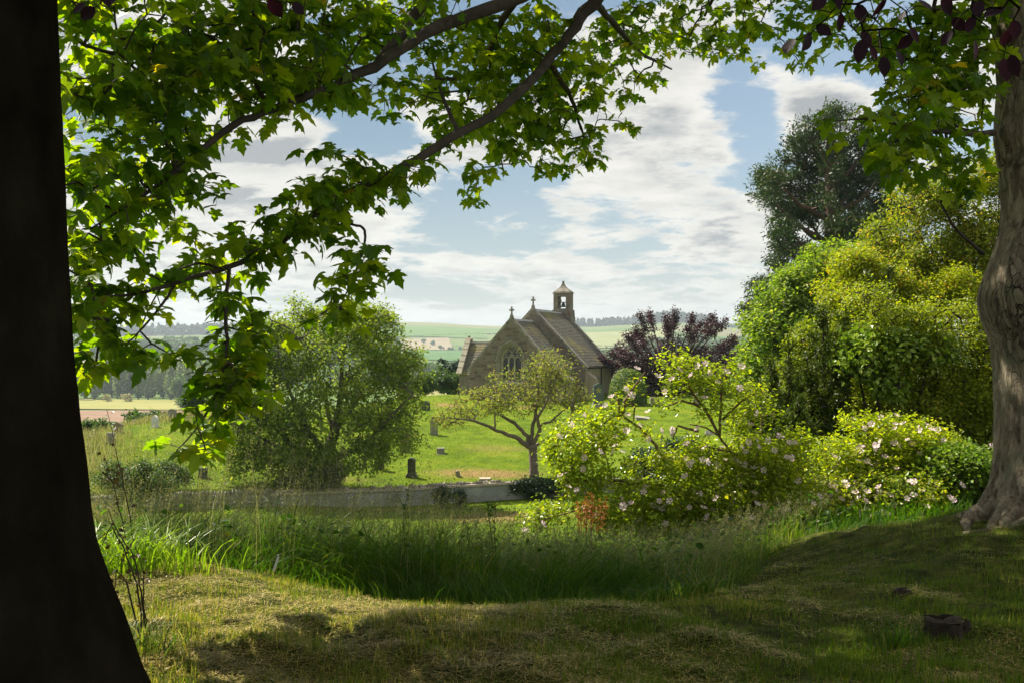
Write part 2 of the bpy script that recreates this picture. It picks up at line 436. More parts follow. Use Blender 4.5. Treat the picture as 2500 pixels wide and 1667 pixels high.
def pxd(px, D): return ((px - CX) / F * D, D)
brown = field_mat('ploughed_soil', (0.186, 0.118, 0.081), (0.248, 0.167, 0.118), 0.03, (1, 6, 1))
gold = field_mat('ripening_corn', (0.205, 0.211, 0.062), (0.260, 0.248, 0.093))
green = field_mat('pasture_green', (0.074, 0.143, 0.031), (0.099, 0.174, 0.037))
pale = field_mat('pale_crop', (0.186, 0.211, 0.087), (0.236, 0.248, 0.118))
bluegreen = field_mat('young_crop', (0.062, 0.136, 0.050), (0.087, 0.161, 0.062))
buff = field_mat('stubble', (0.223, 0.186, 0.124), (0.267, 0.223, 0.155))
F_ = [('field', 150, 620, 195, 352, green, 'green pasture just below the churchyard on the left'),
      ('field', 120, 700, 360, 492, brown, 'bare brown ploughed field in the valley'),
      ('field', 120, 700, 500, 640, gold, 'pale golden corn field in front of the tall poplars'),
      ('field', 960, 1160, 640, 830, gold, 'bright yellow-green field behind the dark conifers by the church'),
      ('field', 400, 720, 1850, 2150, pale, 'pale field between two woods on the left hillside'),
      ('field', 930, 1180, 1250, 1850, bluegreen, 'blue-green field on the hillside left of the church'),
      ('field', 940, 1110, 1900, 2250, buff, 'buff strip of field behind the row of hillside trees'),
      ('field', 900, 1190, 2300, 2800, green, 'long green field under the bare hill crest'),
      ('field', 1380, 1560, 980, 1180, pale, 'pale field right beside the nave roof'),
      ('field', 1380, 1600, 1220, 1500, bluegreen, 'green field below the hedge trees right of the church'),
      ('field', 1400, 1640, 1850, 2500, pale, 'large pale green field below the dark ridge wood'),
      ('field', 1700, 1860, 1350, 1750, pale, 'pale field right of the purple tree')]
for k, (nm, a, b, d0, d1, mt, lb) in enumerate(F_):
    sk = (d1 - d0) * 0.12 * ((k % 3) - 1)
    drape(nm, [pxd(a, d0 + sk), pxd(b, d0 - sk), pxd(b - 15, d1 - sk), pxd(a + 12, d1 + sk)], mt, lift=0.35 + 0.08 * (k % 3) if d0 < 900 else 1.0 + 0.3 * (k % 4), label=lb)

# air: pale haze over the whole valley
hm, hnt, ho = mat_new('haze_air')
hv = nd(hnt, 'ShaderNodeVolumePrincipled', {'Color': (0.74, 0.87, 1.0), 'Density': 0.00014, 'Anisotropy': 0.25})
hnt.links.new(hv.outputs[0], ho.inputs[1])
hb = Acc().box((-9500, -120, -80), (9500, 5200, 190))
tag(hb.build('haze', hm), 'thin pale summer haze over the valley', 'haze', kind='stuff')
# ------------------------------------------------------------------ the church
ANG = math.radians(-23.0)
D0 = 85.0
ch_loc = Vector((-0.07, D0, 0.0))
RC = Matrix.Rotation(ANG, 3, 'Z')
def cu(u_, v_, z_=0.0): return ch_loc + RC @ Vector((u_, v_, z_))
ZG = -4.35                                   # foundations, below the turf
m_stone = surf_mat('rubble_sandstone', [(0.25, (0.12, 0.105, 0.09)), (0.5, (0.20, 0.18, 0.155)), (0.75, (0.30, 0.275, 0.24))], scale=1.4, bump=0.8, bump_dist=0.05, bump_scale=7,
                   spots=[((0.23, 0.13, 0.09), 1.1, 0.56, 0.66), ((0.42, 0.41, 0.36), 2.6, 0.60, 0.72)])
m_block = surf_mat('squared_sandstone', [(0.25, (0.12, 0.105, 0.09)), (0.5, (0.20, 0.175, 0.15)), (0.75, (0.30, 0.27, 0.235))], scale=2.2, bump=0.7, bump_dist=0.03, bump_scale=9, rand=0.32,
                   spots=[((0.19, 0.11, 0.08), 0.9, 0.55, 0.63), ((0.42, 0.41, 0.36), 3.0, 0.60, 0.72)])
m_dress = surf_mat('dressed_stone', [(0.3, (0.27, 0.25, 0.20)), (0.7, (0.40, 0.37, 0.30))], scale=2.5, bump=0.4, bump_dist=0.02, spots=((0.13, 0.125, 0.10), 4, 0.55, 0.75))
m_cope = surf_mat('coping_stone', [(0.3, (0.20, 0.18, 0.15)), (0.7, (0.38, 0.35, 0.30))], scale=2, bump=0.5, spots=((0.10, 0.095, 0.08), 3, 0.5, 0.68))
m_slate = surf_mat('lichened_slate', [(0.3, (0.10, 0.095, 0.08)), (0.6, (0.18, 0.165, 0.13))], scale=9, bump=0.4, bump_dist=0.02,
                   spots=[((0.26, 0.23, 0.09), 0.42, 0.52, 0.66), ((0.42, 0.41, 0.36), 3.5, 0.64, 0.74)])
m_lead = surf_mat('lead_ridge', [(0.3, (0.34, 0.34, 0.33)), (0.7, (0.48, 0.48, 0.46))], scale=3, rough=0.5, bump=0.2)
m_iron = surf_mat('black_ironwork', [(0.3, (0.010, 0.010, 0.011)), (0.7, (0.02, 0.02, 0.02))], scale=5, rough=0.6)
m_bell = surf_mat('bronze_bell', [(0.3, (0.03, 0.05, 0.05)), (0.7, (0.06, 0.09, 0.08))], scale=5, rough=0.5)
gm, gnt, go_ = mat_new('dark_leaded_glass')
gtc = nd(gnt, 'ShaderNodeTexCoord')
gb = nd(gnt, 'ShaderNodeTexBrick', {'Vector': gtc.outputs['Object'], 'Scale': 6.0, 'Color1': (0.012, 0.014, 0.02), 'Color2': (0.03, 0.03, 0.035), 'Mortar': (0.004, 0.004, 0.004), 'Mortar Size': 0.03})
gp = nd(gnt, 'ShaderNodeBsdfPrincipled', {'Base Color': gb.outputs[0], 'Roughness': 0.18})
gnt.links.new(gp.outputs[0], go_.inputs[0])

church = empty('church', cu(0, 0, 0), 'small sandstone church with steep slate roofs, gable crosses and an open bellcote', 'church', rz=ANG)
def cp(name, acc, mat, parent=None, smooth=False):     # church-local coordinates
    me = acc.mesh(name, smooth)
    o = bpy.data.objects.new(name, me); COL.objects.link(o); me.materials.append(mat)
    o.parent = parent or church; return o

CH, CE, CR, CL = 3.87, -1.42, 2.80, 4.9                 # chancel: half width, eave, ridge, length
NH, NE, NR, NL = 4.92, -1.22, 3.80, 8.3                 # nave
def arch(w, zs, zt, n=9, z0=None):
    """pointed arch outline of half width w, springing zs, apex zt"""
    h = zt - zs; R = (w * w + h * h) / (2 * w); cx = w - R
    a1 = math.atan2(h, -cx)
    right = [(cx + R * math.cos(a), zs + R * math.sin(a)) for a in np.linspace(0, a1, n)]
    left = [(-x, z) for x, z in right[-2::-1]]
    pts = right + left
    return ([(w, z0)] + pts + [(-w, z0)]) if z0 is not None else pts
WC = -0.02                                               # window centre
ow, osill, ospr, otop = 0.98, -2.32, -0.62, 0.62
opening = [(x + WC, z) for x, z in arch(ow, ospr, otop, 9, osill)]
wall = cp('wall', Acc().prism([(-CH, ZG), (CH, ZG), (CH, CE), (0, CR), (-CH, CE)], [opening], 0.0, 0.55), m_stone)
wall['label'] = 'east gable wall of the chancel with the traceried window'
cp('wall', Acc().box((-CH, 0.55, ZG), (-CH + 0.5, CL, CE)), m_stone)['label'] = 'north wall of the chancel'
cp('wall', Acc().box((CH - 0.5, 0.55, ZG), (CH, CL, CE)), m_stone)['label'] = 'south wall of the chancel'
# squared stones of the east gable, each proud of the rubble core
rng = np.random.RandomState(11)
sm_ = Acc(); sm_.box((-0.5, -0.5, -0.5), (0.5, 0.5, 0.5)); stone_me = sm_.mesh('stone')
# knocked-off corners
co = np.array([v.co[:] for v in stone_me.vertices]); co[co[:, 1] < 0, 0] *= 0.97; co[co[:, 1] < 0, 2] *= 0.94
for vv, c_ in zip(stone_me.vertices, co): vv.co = c_
stone_me.materials.append(m_block)
def stone(parent, x, y, z, sx, sy, sz, tilt=0.0, name='stone'):
    o = bpy.data.objects.new(name, stone_me); COL.objects.link(o)
    o.parent = parent; o.location = (x, y, z); o.scale = (sx, sy, sz); o.rotation_euler = (0, tilt, 0); return o
z = -4.2; n_st = 0
while z < CR - 0.45:
    h = rng.uniform(0.24, 0.36); x = -CH + 0.02
    lim = CH if z < CE else CH * (CR - z - h) / (CR - CE) - 0.08
    x = -lim
    while x < lim - 0.2:
        w = min(rng.uniform(0.34, 0.85), lim - x)
        xa, xb = x, x + w
        hit = (xb > WC - ow - 0.28 and xa < WC + ow + 0.28 and z + h > osill - 0.2 and z < otop + 0.36 and
               (z < ospr or abs((xa + xb) / 2 - WC) < (ow + 0.5) * max(0, (otop + 0.45 - z) / (otop + 0.45 - ospr)) ** 0.6))
        if not hit and n_st < 300:
            stone(wall, (xa + xb) / 2, 0.03 - rng.uniform(0, 0.018), z + h / 2, w - 0.035, 0.10, h - 0.035, rng.normal(0, 0.006)); n_st += 1
        x += w
    z += h
# window: jambs, hood, mullions, tracery, panes
def ring(w, zs, zt, z0, w2, zs2, zt2, y0, y1, name, mat, parent=None):
    a = [(x + WC, z_) for x, z_ in arch(w, zs, zt, 12, z0)]; b = [(x + WC, z_) for x, z_ in arch(w2, zs2, zt2, 12, z0)]
    n = len(a); v = [(x, y0, z_) for x, z_ in a] + [(x, y0, z_) for x, z_ in b] + [(x, y1, z_) for x, z_ in a] + [(x, y1, z_) for x, z_ in b]
    q = []
    for k in range(n - 1):
        q += [(k, n + k, n + k + 1, k + 1), (2 * n + k, 2 * n + k + 1, 3 * n + k + 1, 3 * n + k), (k, k + 1, 2 * n + k + 1, 2 * n + k), (n + k, 3 * n + k, 3 * n + k + 1, n + k + 1)]
    q += [(0, 2 * n, 3 * n, n), (n - 1, 2 * n - 1, 4 * n - 1, 3 * n - 1)]
    return cp(name, Acc().add(v, quads_to_tris(q)), mat, parent)
win = cp('window', Acc().box((WC - 0.98, 0.30, osill - 0.02), (WC + 0.98, 0.345, osill + 0.03)), m_dress)
win['label'] = 'pointed three-light window with flowing stone tracery'
def splay():
    a = [(x + WC, z_) for x, z_ in arch(ow + 0.20, ospr, otop + 0.22, 12, osill)]; b = [(x + WC, z_) for x, z_ in arch(0.82, ospr, otop - 0.12, 12, osill)]
    n = len(a); v = [(x, -0.045, z_) for x, z_ in a] + [(x, 0.26, z_) for x, z_ in b]
    q = [(k, n + k, n + k + 1, k + 1) for k in range(n - 1)]
    a2 = [(x, 0.02, z_) for x, _, z_ in v[:n]]
    v = v + a2
    q += [(k, k + 1, 2 * n + k + 1, 2 * n + k) for k in range(n - 1)]
    return cp('jamb', Acc().add(v, quads_to_tris(q)), m_dress, win)
splay()
ring(ow + 0.34, ospr, otop + 0.40, ospr, ow + 0.22, ospr, otop + 0.26, -0.15, 0.02, 'hood_mould', m_cope, win)
for sx in (-1, 1):
    cp('label_stop', Acc().box((WC + sx * 1.35 - 0.11, -0.15, ospr - 0.12), (WC + sx * 1.35 + 0.11, 0.0, ospr + 0.01)), m_cope, win)
cp('sill', Acc().hexa([(WC - 1.15, -0.22, osill - 0.34), (WC + 1.15, -0.22, osill - 0.34), (WC + 1.15, 0.02, osill - 0.34), (WC - 1.15, 0.02, osill - 0.34),
                       (WC - 1.15, -0.16, osill - 0.24), (WC + 1.15, -0.16, osill - 0.24), (WC + 1.0, 0.3, osill + 0.0), (WC - 1.0, 0.3, osill + 0.0)]), m_dress, win)
for sx in (-1, 1):
    cp('mullion', Acc().box((WC + sx * 0.28 - 0.055, 0.16, osill), (WC + sx * 0.28 + 0.055, 0.30, ospr + 0.10)), m_dress, win)
tr = Acc()
def bar(pts, r=0.05): tr.tube([(x + WC, 0.23, z_) for x, z_ in pts], r, 5)
for c0 in (-0.55, 0.0, 0.55):                                    # cusped light heads
    bar([(c0 + x * 0.96, z_) for x, z_ in arch(0.27, ospr - 0.12, ospr + 0.27, 6)], 0.042)
for sx in (-1, 1):                                               # two mouchettes with quatrefoils
    cxm, czm = sx * 0.31, ospr + 0.54
    bar([(cxm + 0.265 * math.cos(a) + sx * -0.03 * math.sin(a), czm + 0.33 * math.sin(a)) for a in np.linspace(0, 2 * math.pi, 17)], 0.045)
    for a in (0.78, 2.35, 3.93, 5.5):
        ex, ez = cxm + 0.235 * math.cos(a), czm + 0.28 * math.sin(a)
        bar([(ex, ez), (ex - 0.10 * math.cos(a), ez - 0.12 * math.sin(a))], 0.038)
    bar([(sx * 0.80, ospr - 0.05), (sx * 0.66, ospr + 0.28), (sx * 0.42, ospr + 0.24)], 0.035)
bar([(0, ospr + 0.27), (0, ospr + 0.42)], 0.045); bar([(-0.12, otop - 0.30), (0, otop - 0.14), (0.12, otop - 0.30)], 0.04)
cp('tracery', tr, m_dress, win)
for k, (xa, xb) in enumerate(((-0.82, -0.335), (-0.225, 0.225), (0.335, 0.82))):
    cp('pane', Acc().box((WC + xa, 0.27, osill + 0.04), (WC + xb, 0.285, ospr - 0.02)), gm, win)
    for zz in np.linspace(osill + 0.35, ospr - 0.25, 4): tr2 = cp('glazing_bar', Acc().box((WC + xa, 0.245, zz), (WC + xb, 0.268, zz + 0.02)), m_iron, win)
cp('pane', Acc().prism([(x + WC, z_) for x, z_ in arch(0.83, ospr, otop - 0.12, 9, ospr - 0.018)], [], 0.27, 0.285), gm, win)

# roofs: a thick deck with every course of slates stepping over the one below
def pitched_roof(hw, ze, zr, v0, v1, seed, side_mats=None, over=0.14):
    """returns deck and one slate object per side"""
    r_ = np.random.RandomState(seed)
    L = math.hypot(hw, zr - ze); ca, sa = hw / L, (zr - ze) / L
    deck = cp('roof', Acc().prism([(-hw - over * ca, ze - over * sa), (0, zr), (hw + over * ca, ze - over * sa), (hw + over * ca, ze - over * sa + 0.07), (0, zr + 0.10), (-hw - over * ca, ze - over * sa + 0.07)], [], v0, v1), m_slate)
    for sx in (-1, 1):
        P, T, nv = [], [], 0
        s = 0.0; row = 0
        while s < L + over - 0.05:
            gauge = 0.20
            vv = v0 + (-0.5 * 0.26 if row % 2 else 0.0)
            while vv < v1:
                w = r_.uniform(0.2, 0.34)
                a, b = max(vv + 0.006, v0), min(vv + w - 0.006, v1)
                if b - a > 0.05:
                    t0 = 0.035 + r_.uniform(0, 0.016)
                    sl, sh = (L + over) - s + r_.uniform(-0.012, 0.012), (L + over) - s - gauge - 0.03     # measured down from the ridge
                    def pt(d, y_, lift):
                        return (sx * (d * ca + lift * sa), y_, zr + 0.10 - d * sa + lift * ca)
                    P += [pt(sl, a, t0), pt(sl, b, t0), pt(sh, b, 0.012), pt(sh, a, 0.012), pt(sl, a, 0.0), pt(sl, b, 0.0)]
                    q = [(0, 1, 2, 3), (4, 5, 1, 0)]
                    T.append(quads_to_tris(q) + nv); nv += 6
                vv += w
            s += gauge; row += 1
        me = tri_mesh('slates', np.array(P), np.concatenate(T)); o = bpy.data.objects.new('slates', me); COL.objects.link(o)
        me.materials.append(m_slate); o.parent = deck; o['kind'] = 'stuff'
    cp('ridge', Acc().prism([(-0.16, zr + 0.02), (0.16, zr + 0.02), (0.05, zr + 0.19), (-0.05, zr + 0.19)], [], v0, v1), m_lead, deck)
    return deck
r1 = pitched_roof(CH, CE, CR - 0.12, 0.40, CL, 3); r1['label'] = 'lower slate roof of the chancel'
r2 = pitched_roof(NH, NE, NR - 0.12, CL + 0.42, CL + NL - 0.4, 4); r2['label'] = 'taller slate roof of the nave'
# pale lead soaker strips that run down the roofs
for (hw, ze, zr, vs, a, b) in ((CH, CE, CR, 2.6, 0.40, 0.62), (NH, NE, NR, CL + 2.6, 0.18, 0.36), (NH, NE, NR, CL + 5.2, 0.2, 0.34)):
    L = math.hypot(hw, zr - ze); ca, sa = hw / L, (zr - ze) / L
    P = lambda t, y_: (t * hw + 0.06 * sa, y_, zr - t * (zr - ze) + 0.06 * ca)
    cp('lead_strip', Acc().tube([P(a, vs), P((a + b) / 2, vs), P(b, vs)], 0.035, 5), m_lead, r2 if zr == NR else r1)
# copings on the gables
def coping(hw, ze, zr, v0, th=0.44, name='coping', step=0.62):
    L = math.hypot(hw, zr - ze)
    for sx in (-1, 1):
        n = int(L / step); ds = (L + 0.25) / n
        for k in range(n):
            a, b = k * ds + 0.012, (k + 1) * ds - 0.012
            f = lambda d, lift: (sx * (d * hw / L + lift * (zr - ze) / L), zr - d * (zr - ze) / L + lift * hw / L)
            p = [f(a, -0.02), f(b, -0.02), f(b, 0.17), f(a, 0.17)]
            if sx < 0: p = p[::-1]
            cp(name, Acc().prism(p, [], v0 - 0.07, v0 + th), m_cope)
coping(CH, CE, CR, 0.0); coping(NH, NE, NR, CL); coping(NH, NE, NR, CL + NL - 0.45, 0.48)
for sx in (-1, 1):
    cp('kneeler', Acc().box((sx * CH - 0.22, -0.09, CE - 0.30), (sx * CH + 0.22, 0.42, CE - 0.05)), m_cope)
    cp('kneeler', Acc().box((sx * NH - 0.22, CL - 0.09, NE - 0.30), (sx * NH + 0.22, CL + 0.44, NE - 0.06)), m_cope)
def cross(v0, zb, s=1.0):
    c_ = cp('finial_base', Acc().prism([(-0.20, zb - 0.1), (0.20, zb - 0.1), (0.08, zb + 0.55 * s), (-0.08, zb + 0.55 * s)], [], v0 - 0.13, v0 + 0.16), m_cope)
    a = Acc()
    w = 0.055
    a.prism([(-w, zb + 0.5 * s), (w, zb + 0.5 * s), (w, zb + 1.02 * s), (0.19, zb + 1.0 * s), (0.22, zb + 1.10 * s), (0.19, zb + 1.2 * s), (w, zb + 1.18 * s), (w * 1.1, zb + 1.46 * s), (0, zb + 1.52 * s),
             (-w * 1.1, zb + 1.46 * s), (-w, zb + 1.18 * s), (-0.19, zb + 1.2 * s), (-0.22, zb + 1.10 * s), (-0.19, zb + 1.0 * s), (-w, zb + 1.02 * s)], [], v0 - 0.05, v0 + 0.09)
    cp('cross', a, m_cope, c_)
cross(0.1, CR + 0.0, 0.72); cross(CL + 0.15, NR + 0.0, 0.80)
# nave walls
nw = cp('wall', Acc().prism([(-NH, ZG), (NH, ZG), (NH, NE), (0, NR), (-NH, NE)], [], CL, CL + 0.4), m_stone); nw['label'] = 'east gable wall of the nave above the chancel roof'
cp('wall', Acc().prism([(-NH, ZG), (NH, ZG), (NH, NE), (0, NR), (-NH, NE)], [], CL + NL - 0.45, CL + NL), m_stone)['label'] = 'west gable wall of the nave'
cp('wall', Acc().box((-NH, CL + 0.4, ZG), (-NH + 0.5, CL + NL - 0.45, NE)), m_stone)['label'] = 'north wall of the nave'
m_render = surf_mat('streaked_harl', [(0.3, (0.30, 0.24, 0.17)), (0.7, (0.46, 0.39, 0.30))], scale=1.6, stretch=(3, 3, 0.5), bump=0.7, bump_dist=0.05, bump_scale=9)
sw = cp('wall', Acc().box((NH - 0.5, CL + 0.4, ZG), (NH, CL + NL - 0.45, NE)), m_render); sw['label'] = 'sunlit south wall of the nave with streaked harling'
# visible part of the nave gable and south walls: squared stones
z = -4.2; k_ = 0
while z < NR - 0.5:
    h = rng.uniform(0.26, 0.36)
    lim = NH if z < NE else NH * (NR - z - h) / (NR - NE) - 0.08
    inner = 0.0 if z > CR + 0.1 else (CH * (CR + 0.3 - z) / (CR - CE) if z > CE else CH + 0.02)
    for sx in (-1, 1):
        x = max(inner, 0.0)
        while x < lim - 0.15:
            w = min(rng.uniform(0.34, 0.8), lim - x)
            stone(nw, sx * (x + w / 2), CL + 0.03, z + h / 2, w - 0.03, 0.10, h - 0.03); x += w; k_ += 1
    z += h
z = -4.2
while z < NE - 0.3:                               # dressed quoins at the corners
    h = 0.3
    for (xq, vq, wq, dq) in ((NH - 0.19, CL + NL - 0.20, 0.44, 0.5), (CH - 0.2, 0.2, 0.46, 0.5), (-CH + 0.2, 0.2, 0.46, 0.5)):
        if z < CE - 0.3 or vq > 3: stone(church, xq, vq, z + h / 2, wq + (0.12 if int(z * 10) % 2 else -0.04), dq, h - 0.02, 0, 'quoin')
    z += h
# south side window, buttress, downpipes, gutter
wn_ = cp('window', Acc().prism([(0, -3.3), (0.5, -3.3), (0.5, -2.2), (0.25, -1.85), (0, -2.2)], [], 0, 0.06, lambda v: np.stack([NH + 0.004 + v[:, 1], CL + 3.4 + v[:, 0], v[:, 2]], 1)), m_dress); wn_['label'] = 'small pointed window in the south wall'
cp('pane', Acc().box((NH + 0.066, CL + 3.49, -3.2), (NH + 0.075, CL + 3.81, -2.25)), gm, wn_)
bt = cp('buttress', Acc().box((CH, 0.5, ZG), (CH + 1.25, 1.35, -2.35)), m_render)
cp('buttress_cap', Acc().hexa([(CH, 0.38, -2.40), (CH + 1.4, 0.38, -2.40), (CH + 1.4, 1.47, -2.40), (CH, 1.47, -2.40), (CH, 0.38, -1.5), (CH + 1.4, 0.38, -2.28), (CH + 1.4, 1.47, -2.28), (CH, 1.47, -1.5)]), m_cope, bt)
cp('buttress', Acc().hexa([(NH, CL + 0.1, ZG), (NH + 0.95, CL + 0.1, ZG), (NH + 0.95, CL + 0.95, ZG), (NH, CL + 0.95, ZG), (NH, CL + 0.1, -1.6), (NH + 0.95, CL + 0.1, -2.3), (NH + 0.95, CL + 0.95, -2.3), (NH, CL + 0.95, -1.6)]), m_render)
cp('gutter', Acc().tube([(NH + 0.2, CL + 0.2, NE - 0.16), (NH + 0.2, CL + NL - 0.2, NE - 0.18)], 0.065, 6), m_iron)
for (x_, v_, zt) in ((NH + 0.09, CL + 4.6, NE - 0.1), (CH + 0.12, 2.2, CE - 0.1), (CH + 0.9, 0.42, -2.4)):
    cp('downpipe', Acc().tube([(x_, v_, ZG), (x_, v_, zt)], 0.06, 6), m_iron)
# bellcote over the west gable
bv = CL + NL - 0.45
bc = cp('bellcote', Acc().prism([(-0.95, NR - 0.75), (0.95, NR - 0.75), (0.84, NR + 0.310), (0.84, NR + 1.897), (-0.84, NR + 1.897), (-0.84, NR + 0.310)],
                               [[(-0.42, NR + 0.428), (0.42, NR + 0.428), (0.42, NR + 1.587), (-0.42, NR + 1.587)]], bv - 0.28, bv + 0.72), m_stone)
bc['label'] = 'open stone bellcote on the west gable'
cp('bellcote_base', Acc().prism([(-1.05, NR - 1.2), (1.05, NR - 1.2), (0.93, NR + 0.290), (-0.93, NR + 0.290)], [], bv - 0.40, bv + 0.84), m_stone, bc)
cp('cornice', Acc().box((-0.92, bv - 0.36, NR + 1.877), (0.92, bv + 0.80, NR + 1.960)), m_cope, bc)
a = Acc(); prof = [(0.88, 2.84), (0.80, 3.02), (0.60, 3.26), (0.38, 3.50), (0.23, 3.76), (0.14, 4.05), (0.08, 4.30), (0.12, 4.36), (0.12, 4.43), (0.07, 4.50), (0.02, 4.58)]
V_ = []
for w, z_ in prof:
    d = w * 0.64
    V_ += [(-w, bv + 0.22 - d, NR + z_ * 0.69), (w, bv + 0.22 - d, NR + z_ * 0.69), (w, bv + 0.22 + d, NR + z_ * 0.69), (-w, bv + 0.22 + d, NR + z_ * 0.69)]
q = []
for k in range(len(prof) - 1):
    for j in range(4):
        q.append((4 * k + j, 4 * k + (j + 1) % 4, 4 * k + 4 + (j + 1) % 4, 4 * k + 4 + j))
q.append((4 * len(prof) - 4, 4 * len(prof) - 3, 4 * len(prof) - 2, 4 * len(prof) - 1))
cp('ogee_cap', a.add(V_, quads_to_tris(q)), m_cope, bc)
bl = Acc(); pr_ = [(0.02, 1.50), (0.10, 1.48), (0.15, 1.38), (0.17, 1.15), (0.22, 1.0), (0.32, 0.90), (0.30, 0.88)]
th = np.linspace(0, 2 * math.pi, 12, endpoint=False)
V_ = np.array([[(r * math.cos(t), bv + 0.22 + r * math.sin(t), NR + z_ * 0.69 - 0.03) for t in th] for r, z_ in pr_])
i = np.arange(len(pr_) * 12).reshape(-1, 12); j = np.roll(i, -1, 1)
cp('bell', bl.add(V_.reshape(-1, 3), quads_to_tris(np.stack([i[:-1], j[:-1], j[1:], i[1:]], -1).reshape(-1, 4))), m_bell, bc)
cp('headstock', Acc().box((-0.42, bv + 0.17, NR + 1.007), (0.42, bv + 0.27, NR + 1.076)), m_iron, bc)
cp('bell_wheel', Acc().tube([(-0.30 + 0.12 * math.sin(t * 2.2), bv + 0.2, NR + 1.000 + 0.28 * t) for t in np.linspace(-1.2, 1.9, 10)], 0.028, 5), m_iron, bc)
# vestry on the north side: its slope faces the camera, its coped gable faces left
vs = Acc().box((-6.05, 2.3, ZG), (-CH, 5.7, -1.75))
vb = cp('vestry', vs, m_stone); vb['label'] = 'low north vestry with coped gable'
cp('vestry_gable', Acc().prism([(2.1, -2.0), (5.9, -2.0), (4.0, 1.15)], [], -6.05, -5.7, lambda v: np.stack([v[:, 1], v[:, 0], v[:, 2]], 1)), m_stone, vb)
for sg in (-1, 1):
    for k in range(6):
        a_, b_ = k / 6 + 0.01, (k + 1) / 6 - 0.01
        f = lambda t, l: (4.0 + sg * (1 - t) * 2.05 + sg * l * 0.8, -2.0 + t * 3.25 + l * 0.55)
        cp('coping', Acc().prism([f(a_, 0), f(b_, 0), f(b_, 0.2), f(a_, 0.2)], [], -6.15, -5.62, lambda v: np.stack([v[:, 1], v[:, 0], v[:, 2]], 1)), m_dress, vb)
cp('vestry_finial', Acc().tube([(-5.88, 4.0, 1.2), (-5.88, 4.0, 1.5)], [0.16, 0.10], 6), m_cope, vb)
P, T, nv = [], [], 0
r_ = np.random.RandomState(9)
for row in range(20):
    t0_, t1_ = row / 20, (row + 1) / 20 + 0.012
    x = -5.62 - (0.12 if row % 2 else 0)
    while x < -3.4:
        w = r_.uniform(0.2, 0.32); a_, b_ = max(-5.62, x + 0.006), x + w - 0.006
        lf = 0.04 + r_.uniform(0, 0.018)
        f = lambda t, xx, l: (xx, 4.0 - (1 - t) * 1.95 - l * 0.8, -2.0 + t * 2.9 + l * 0.55)
        P += [f(t0_, a_, lf + 0.03), f(t0_, b_, lf + 0.03), f(t1_, b_, 0.03), f(t1_, a_, 0.03), f(t0_, a_, 0), f(t0_, b_, 0)]
        T.append(quads_to_tris([(0, 1, 2, 3), (4, 5, 1, 0)]) + nv); nv += 6; x += w
vr = cp('vestry_roof', Acc().prism([(2.05, -2.0), (5.95, -2.0), (4.0, 0.9)], [], -5.7, -3.3, lambda v: np.stack([v[:, 1], v[:, 0], v[:, 2]], 1)), m_slate, vb)
sl_ = cp('slates', Acc().add(np.array(P), np.concatenate(T)), m_slate, vb); sl_['kind'] = 'stuff'
cp('ridge', Acc().box((-5.65, 3.9, 0.86), (-3.2, 4.1, 0.99)), m_lead, vb)
# ------------------------------------------------------------------ gravestones, monuments, walls
def gs_mat(name, a, b, lich=None, rough=0.85):
    return surf_mat(name, [(0.3, a), (0.7, b)], scale=4, bump=0.5, bump_dist=0.02, bump_scale=16, rough=rough, spots=lich)
m_gs_grey = gs_mat('weathered_grey_stone', (0.20, 0.19, 0.17), (0.34, 0.32, 0.28), [((0.45, 0.44, 0.38), 5, 0.55, 0.68), ((0.08, 0.08, 0.07), 3, 0.58, 0.75)])
m_gs_dark = gs_mat('dark_granite', (0.045, 0.05, 0.055), (0.08, 0.085, 0.09), rough=0.5)
m_gs_slate = gs_mat('green_slate', (0.075, 0.10, 0.10), (0.11, 0.14, 0.135), rough=0.6)
m_gs_white = gs_mat('pale_marble', (0.55, 0.55, 0.56), (0.70, 0.70, 0.70), ((0.3, 0.3, 0.3), 6, 0.6, 0.8))
m_gs_brown = gs_mat('brown_sandstone', (0.16, 0.12, 0.09), (0.28, 0.21, 0.16), ((0.36, 0.34, 0.28), 5, 0.58, 0.7))
m_gs_tan = gs_mat('tan_sandstone', (0.32, 0.28, 0.21), (0.42, 0.37, 0.29), ((0.18, 0.16, 0.13), 6, 0.55, 0.7))
m_gs_red = gs_mat('reddish_sandstone', (0.28, 0.17, 0.12), (0.38, 0.25, 0.18))
m_gold = gs_mat('yellow_paint', (0.55, 0.45, 0.06), (0.65, 0.52, 0.08), rough=0.5)

def outline(kind, w, h):
    a = w / 2
    if kind == 'round': return [(-a, 0), (a, 0), (a, h - a * 0.7)] + [(a * math.cos(t), h - a * 0.7 + a * 0.7 * math.sin(t)) for t in np.linspace(0.2, 2.94, 9)] + [(-a, h - a * 0.7)]
    if kind == 'pointed': return [(-a, 0), (a, 0), (a, h * 0.72), (a * 0.72, h * 0.85), (a * 0.36, h * 0.95), (0, h), (-a * 0.36, h * 0.95), (-a * 0.72, h * 0.85), (-a, h * 0.72)]
    if kind == 'shoulder': return [(-a, 0), (a, 0), (a, h * 0.84), (a * 0.72, h * 0.86), (a * 0.6, h * 0.93), (a * 0.3, h * 0.985), (0, h), (-a * 0.3, h * 0.985), (-a * 0.6, h * 0.93), (-a * 0.72, h * 0.86), (-a, h * 0.84)]
    if kind == 'gabled': return [(-a, 0), (a, 0), (a, h * 0.88), (0, h), (-a, h * 0.88)]
    if kind == 'gable_base': return [(-a, 0), (a, 0), (0.1 * a, h), (-0.3 * a, h * 0.9)]
    return [(-a, 0), (a, 0), (a, h), (-a, h)]

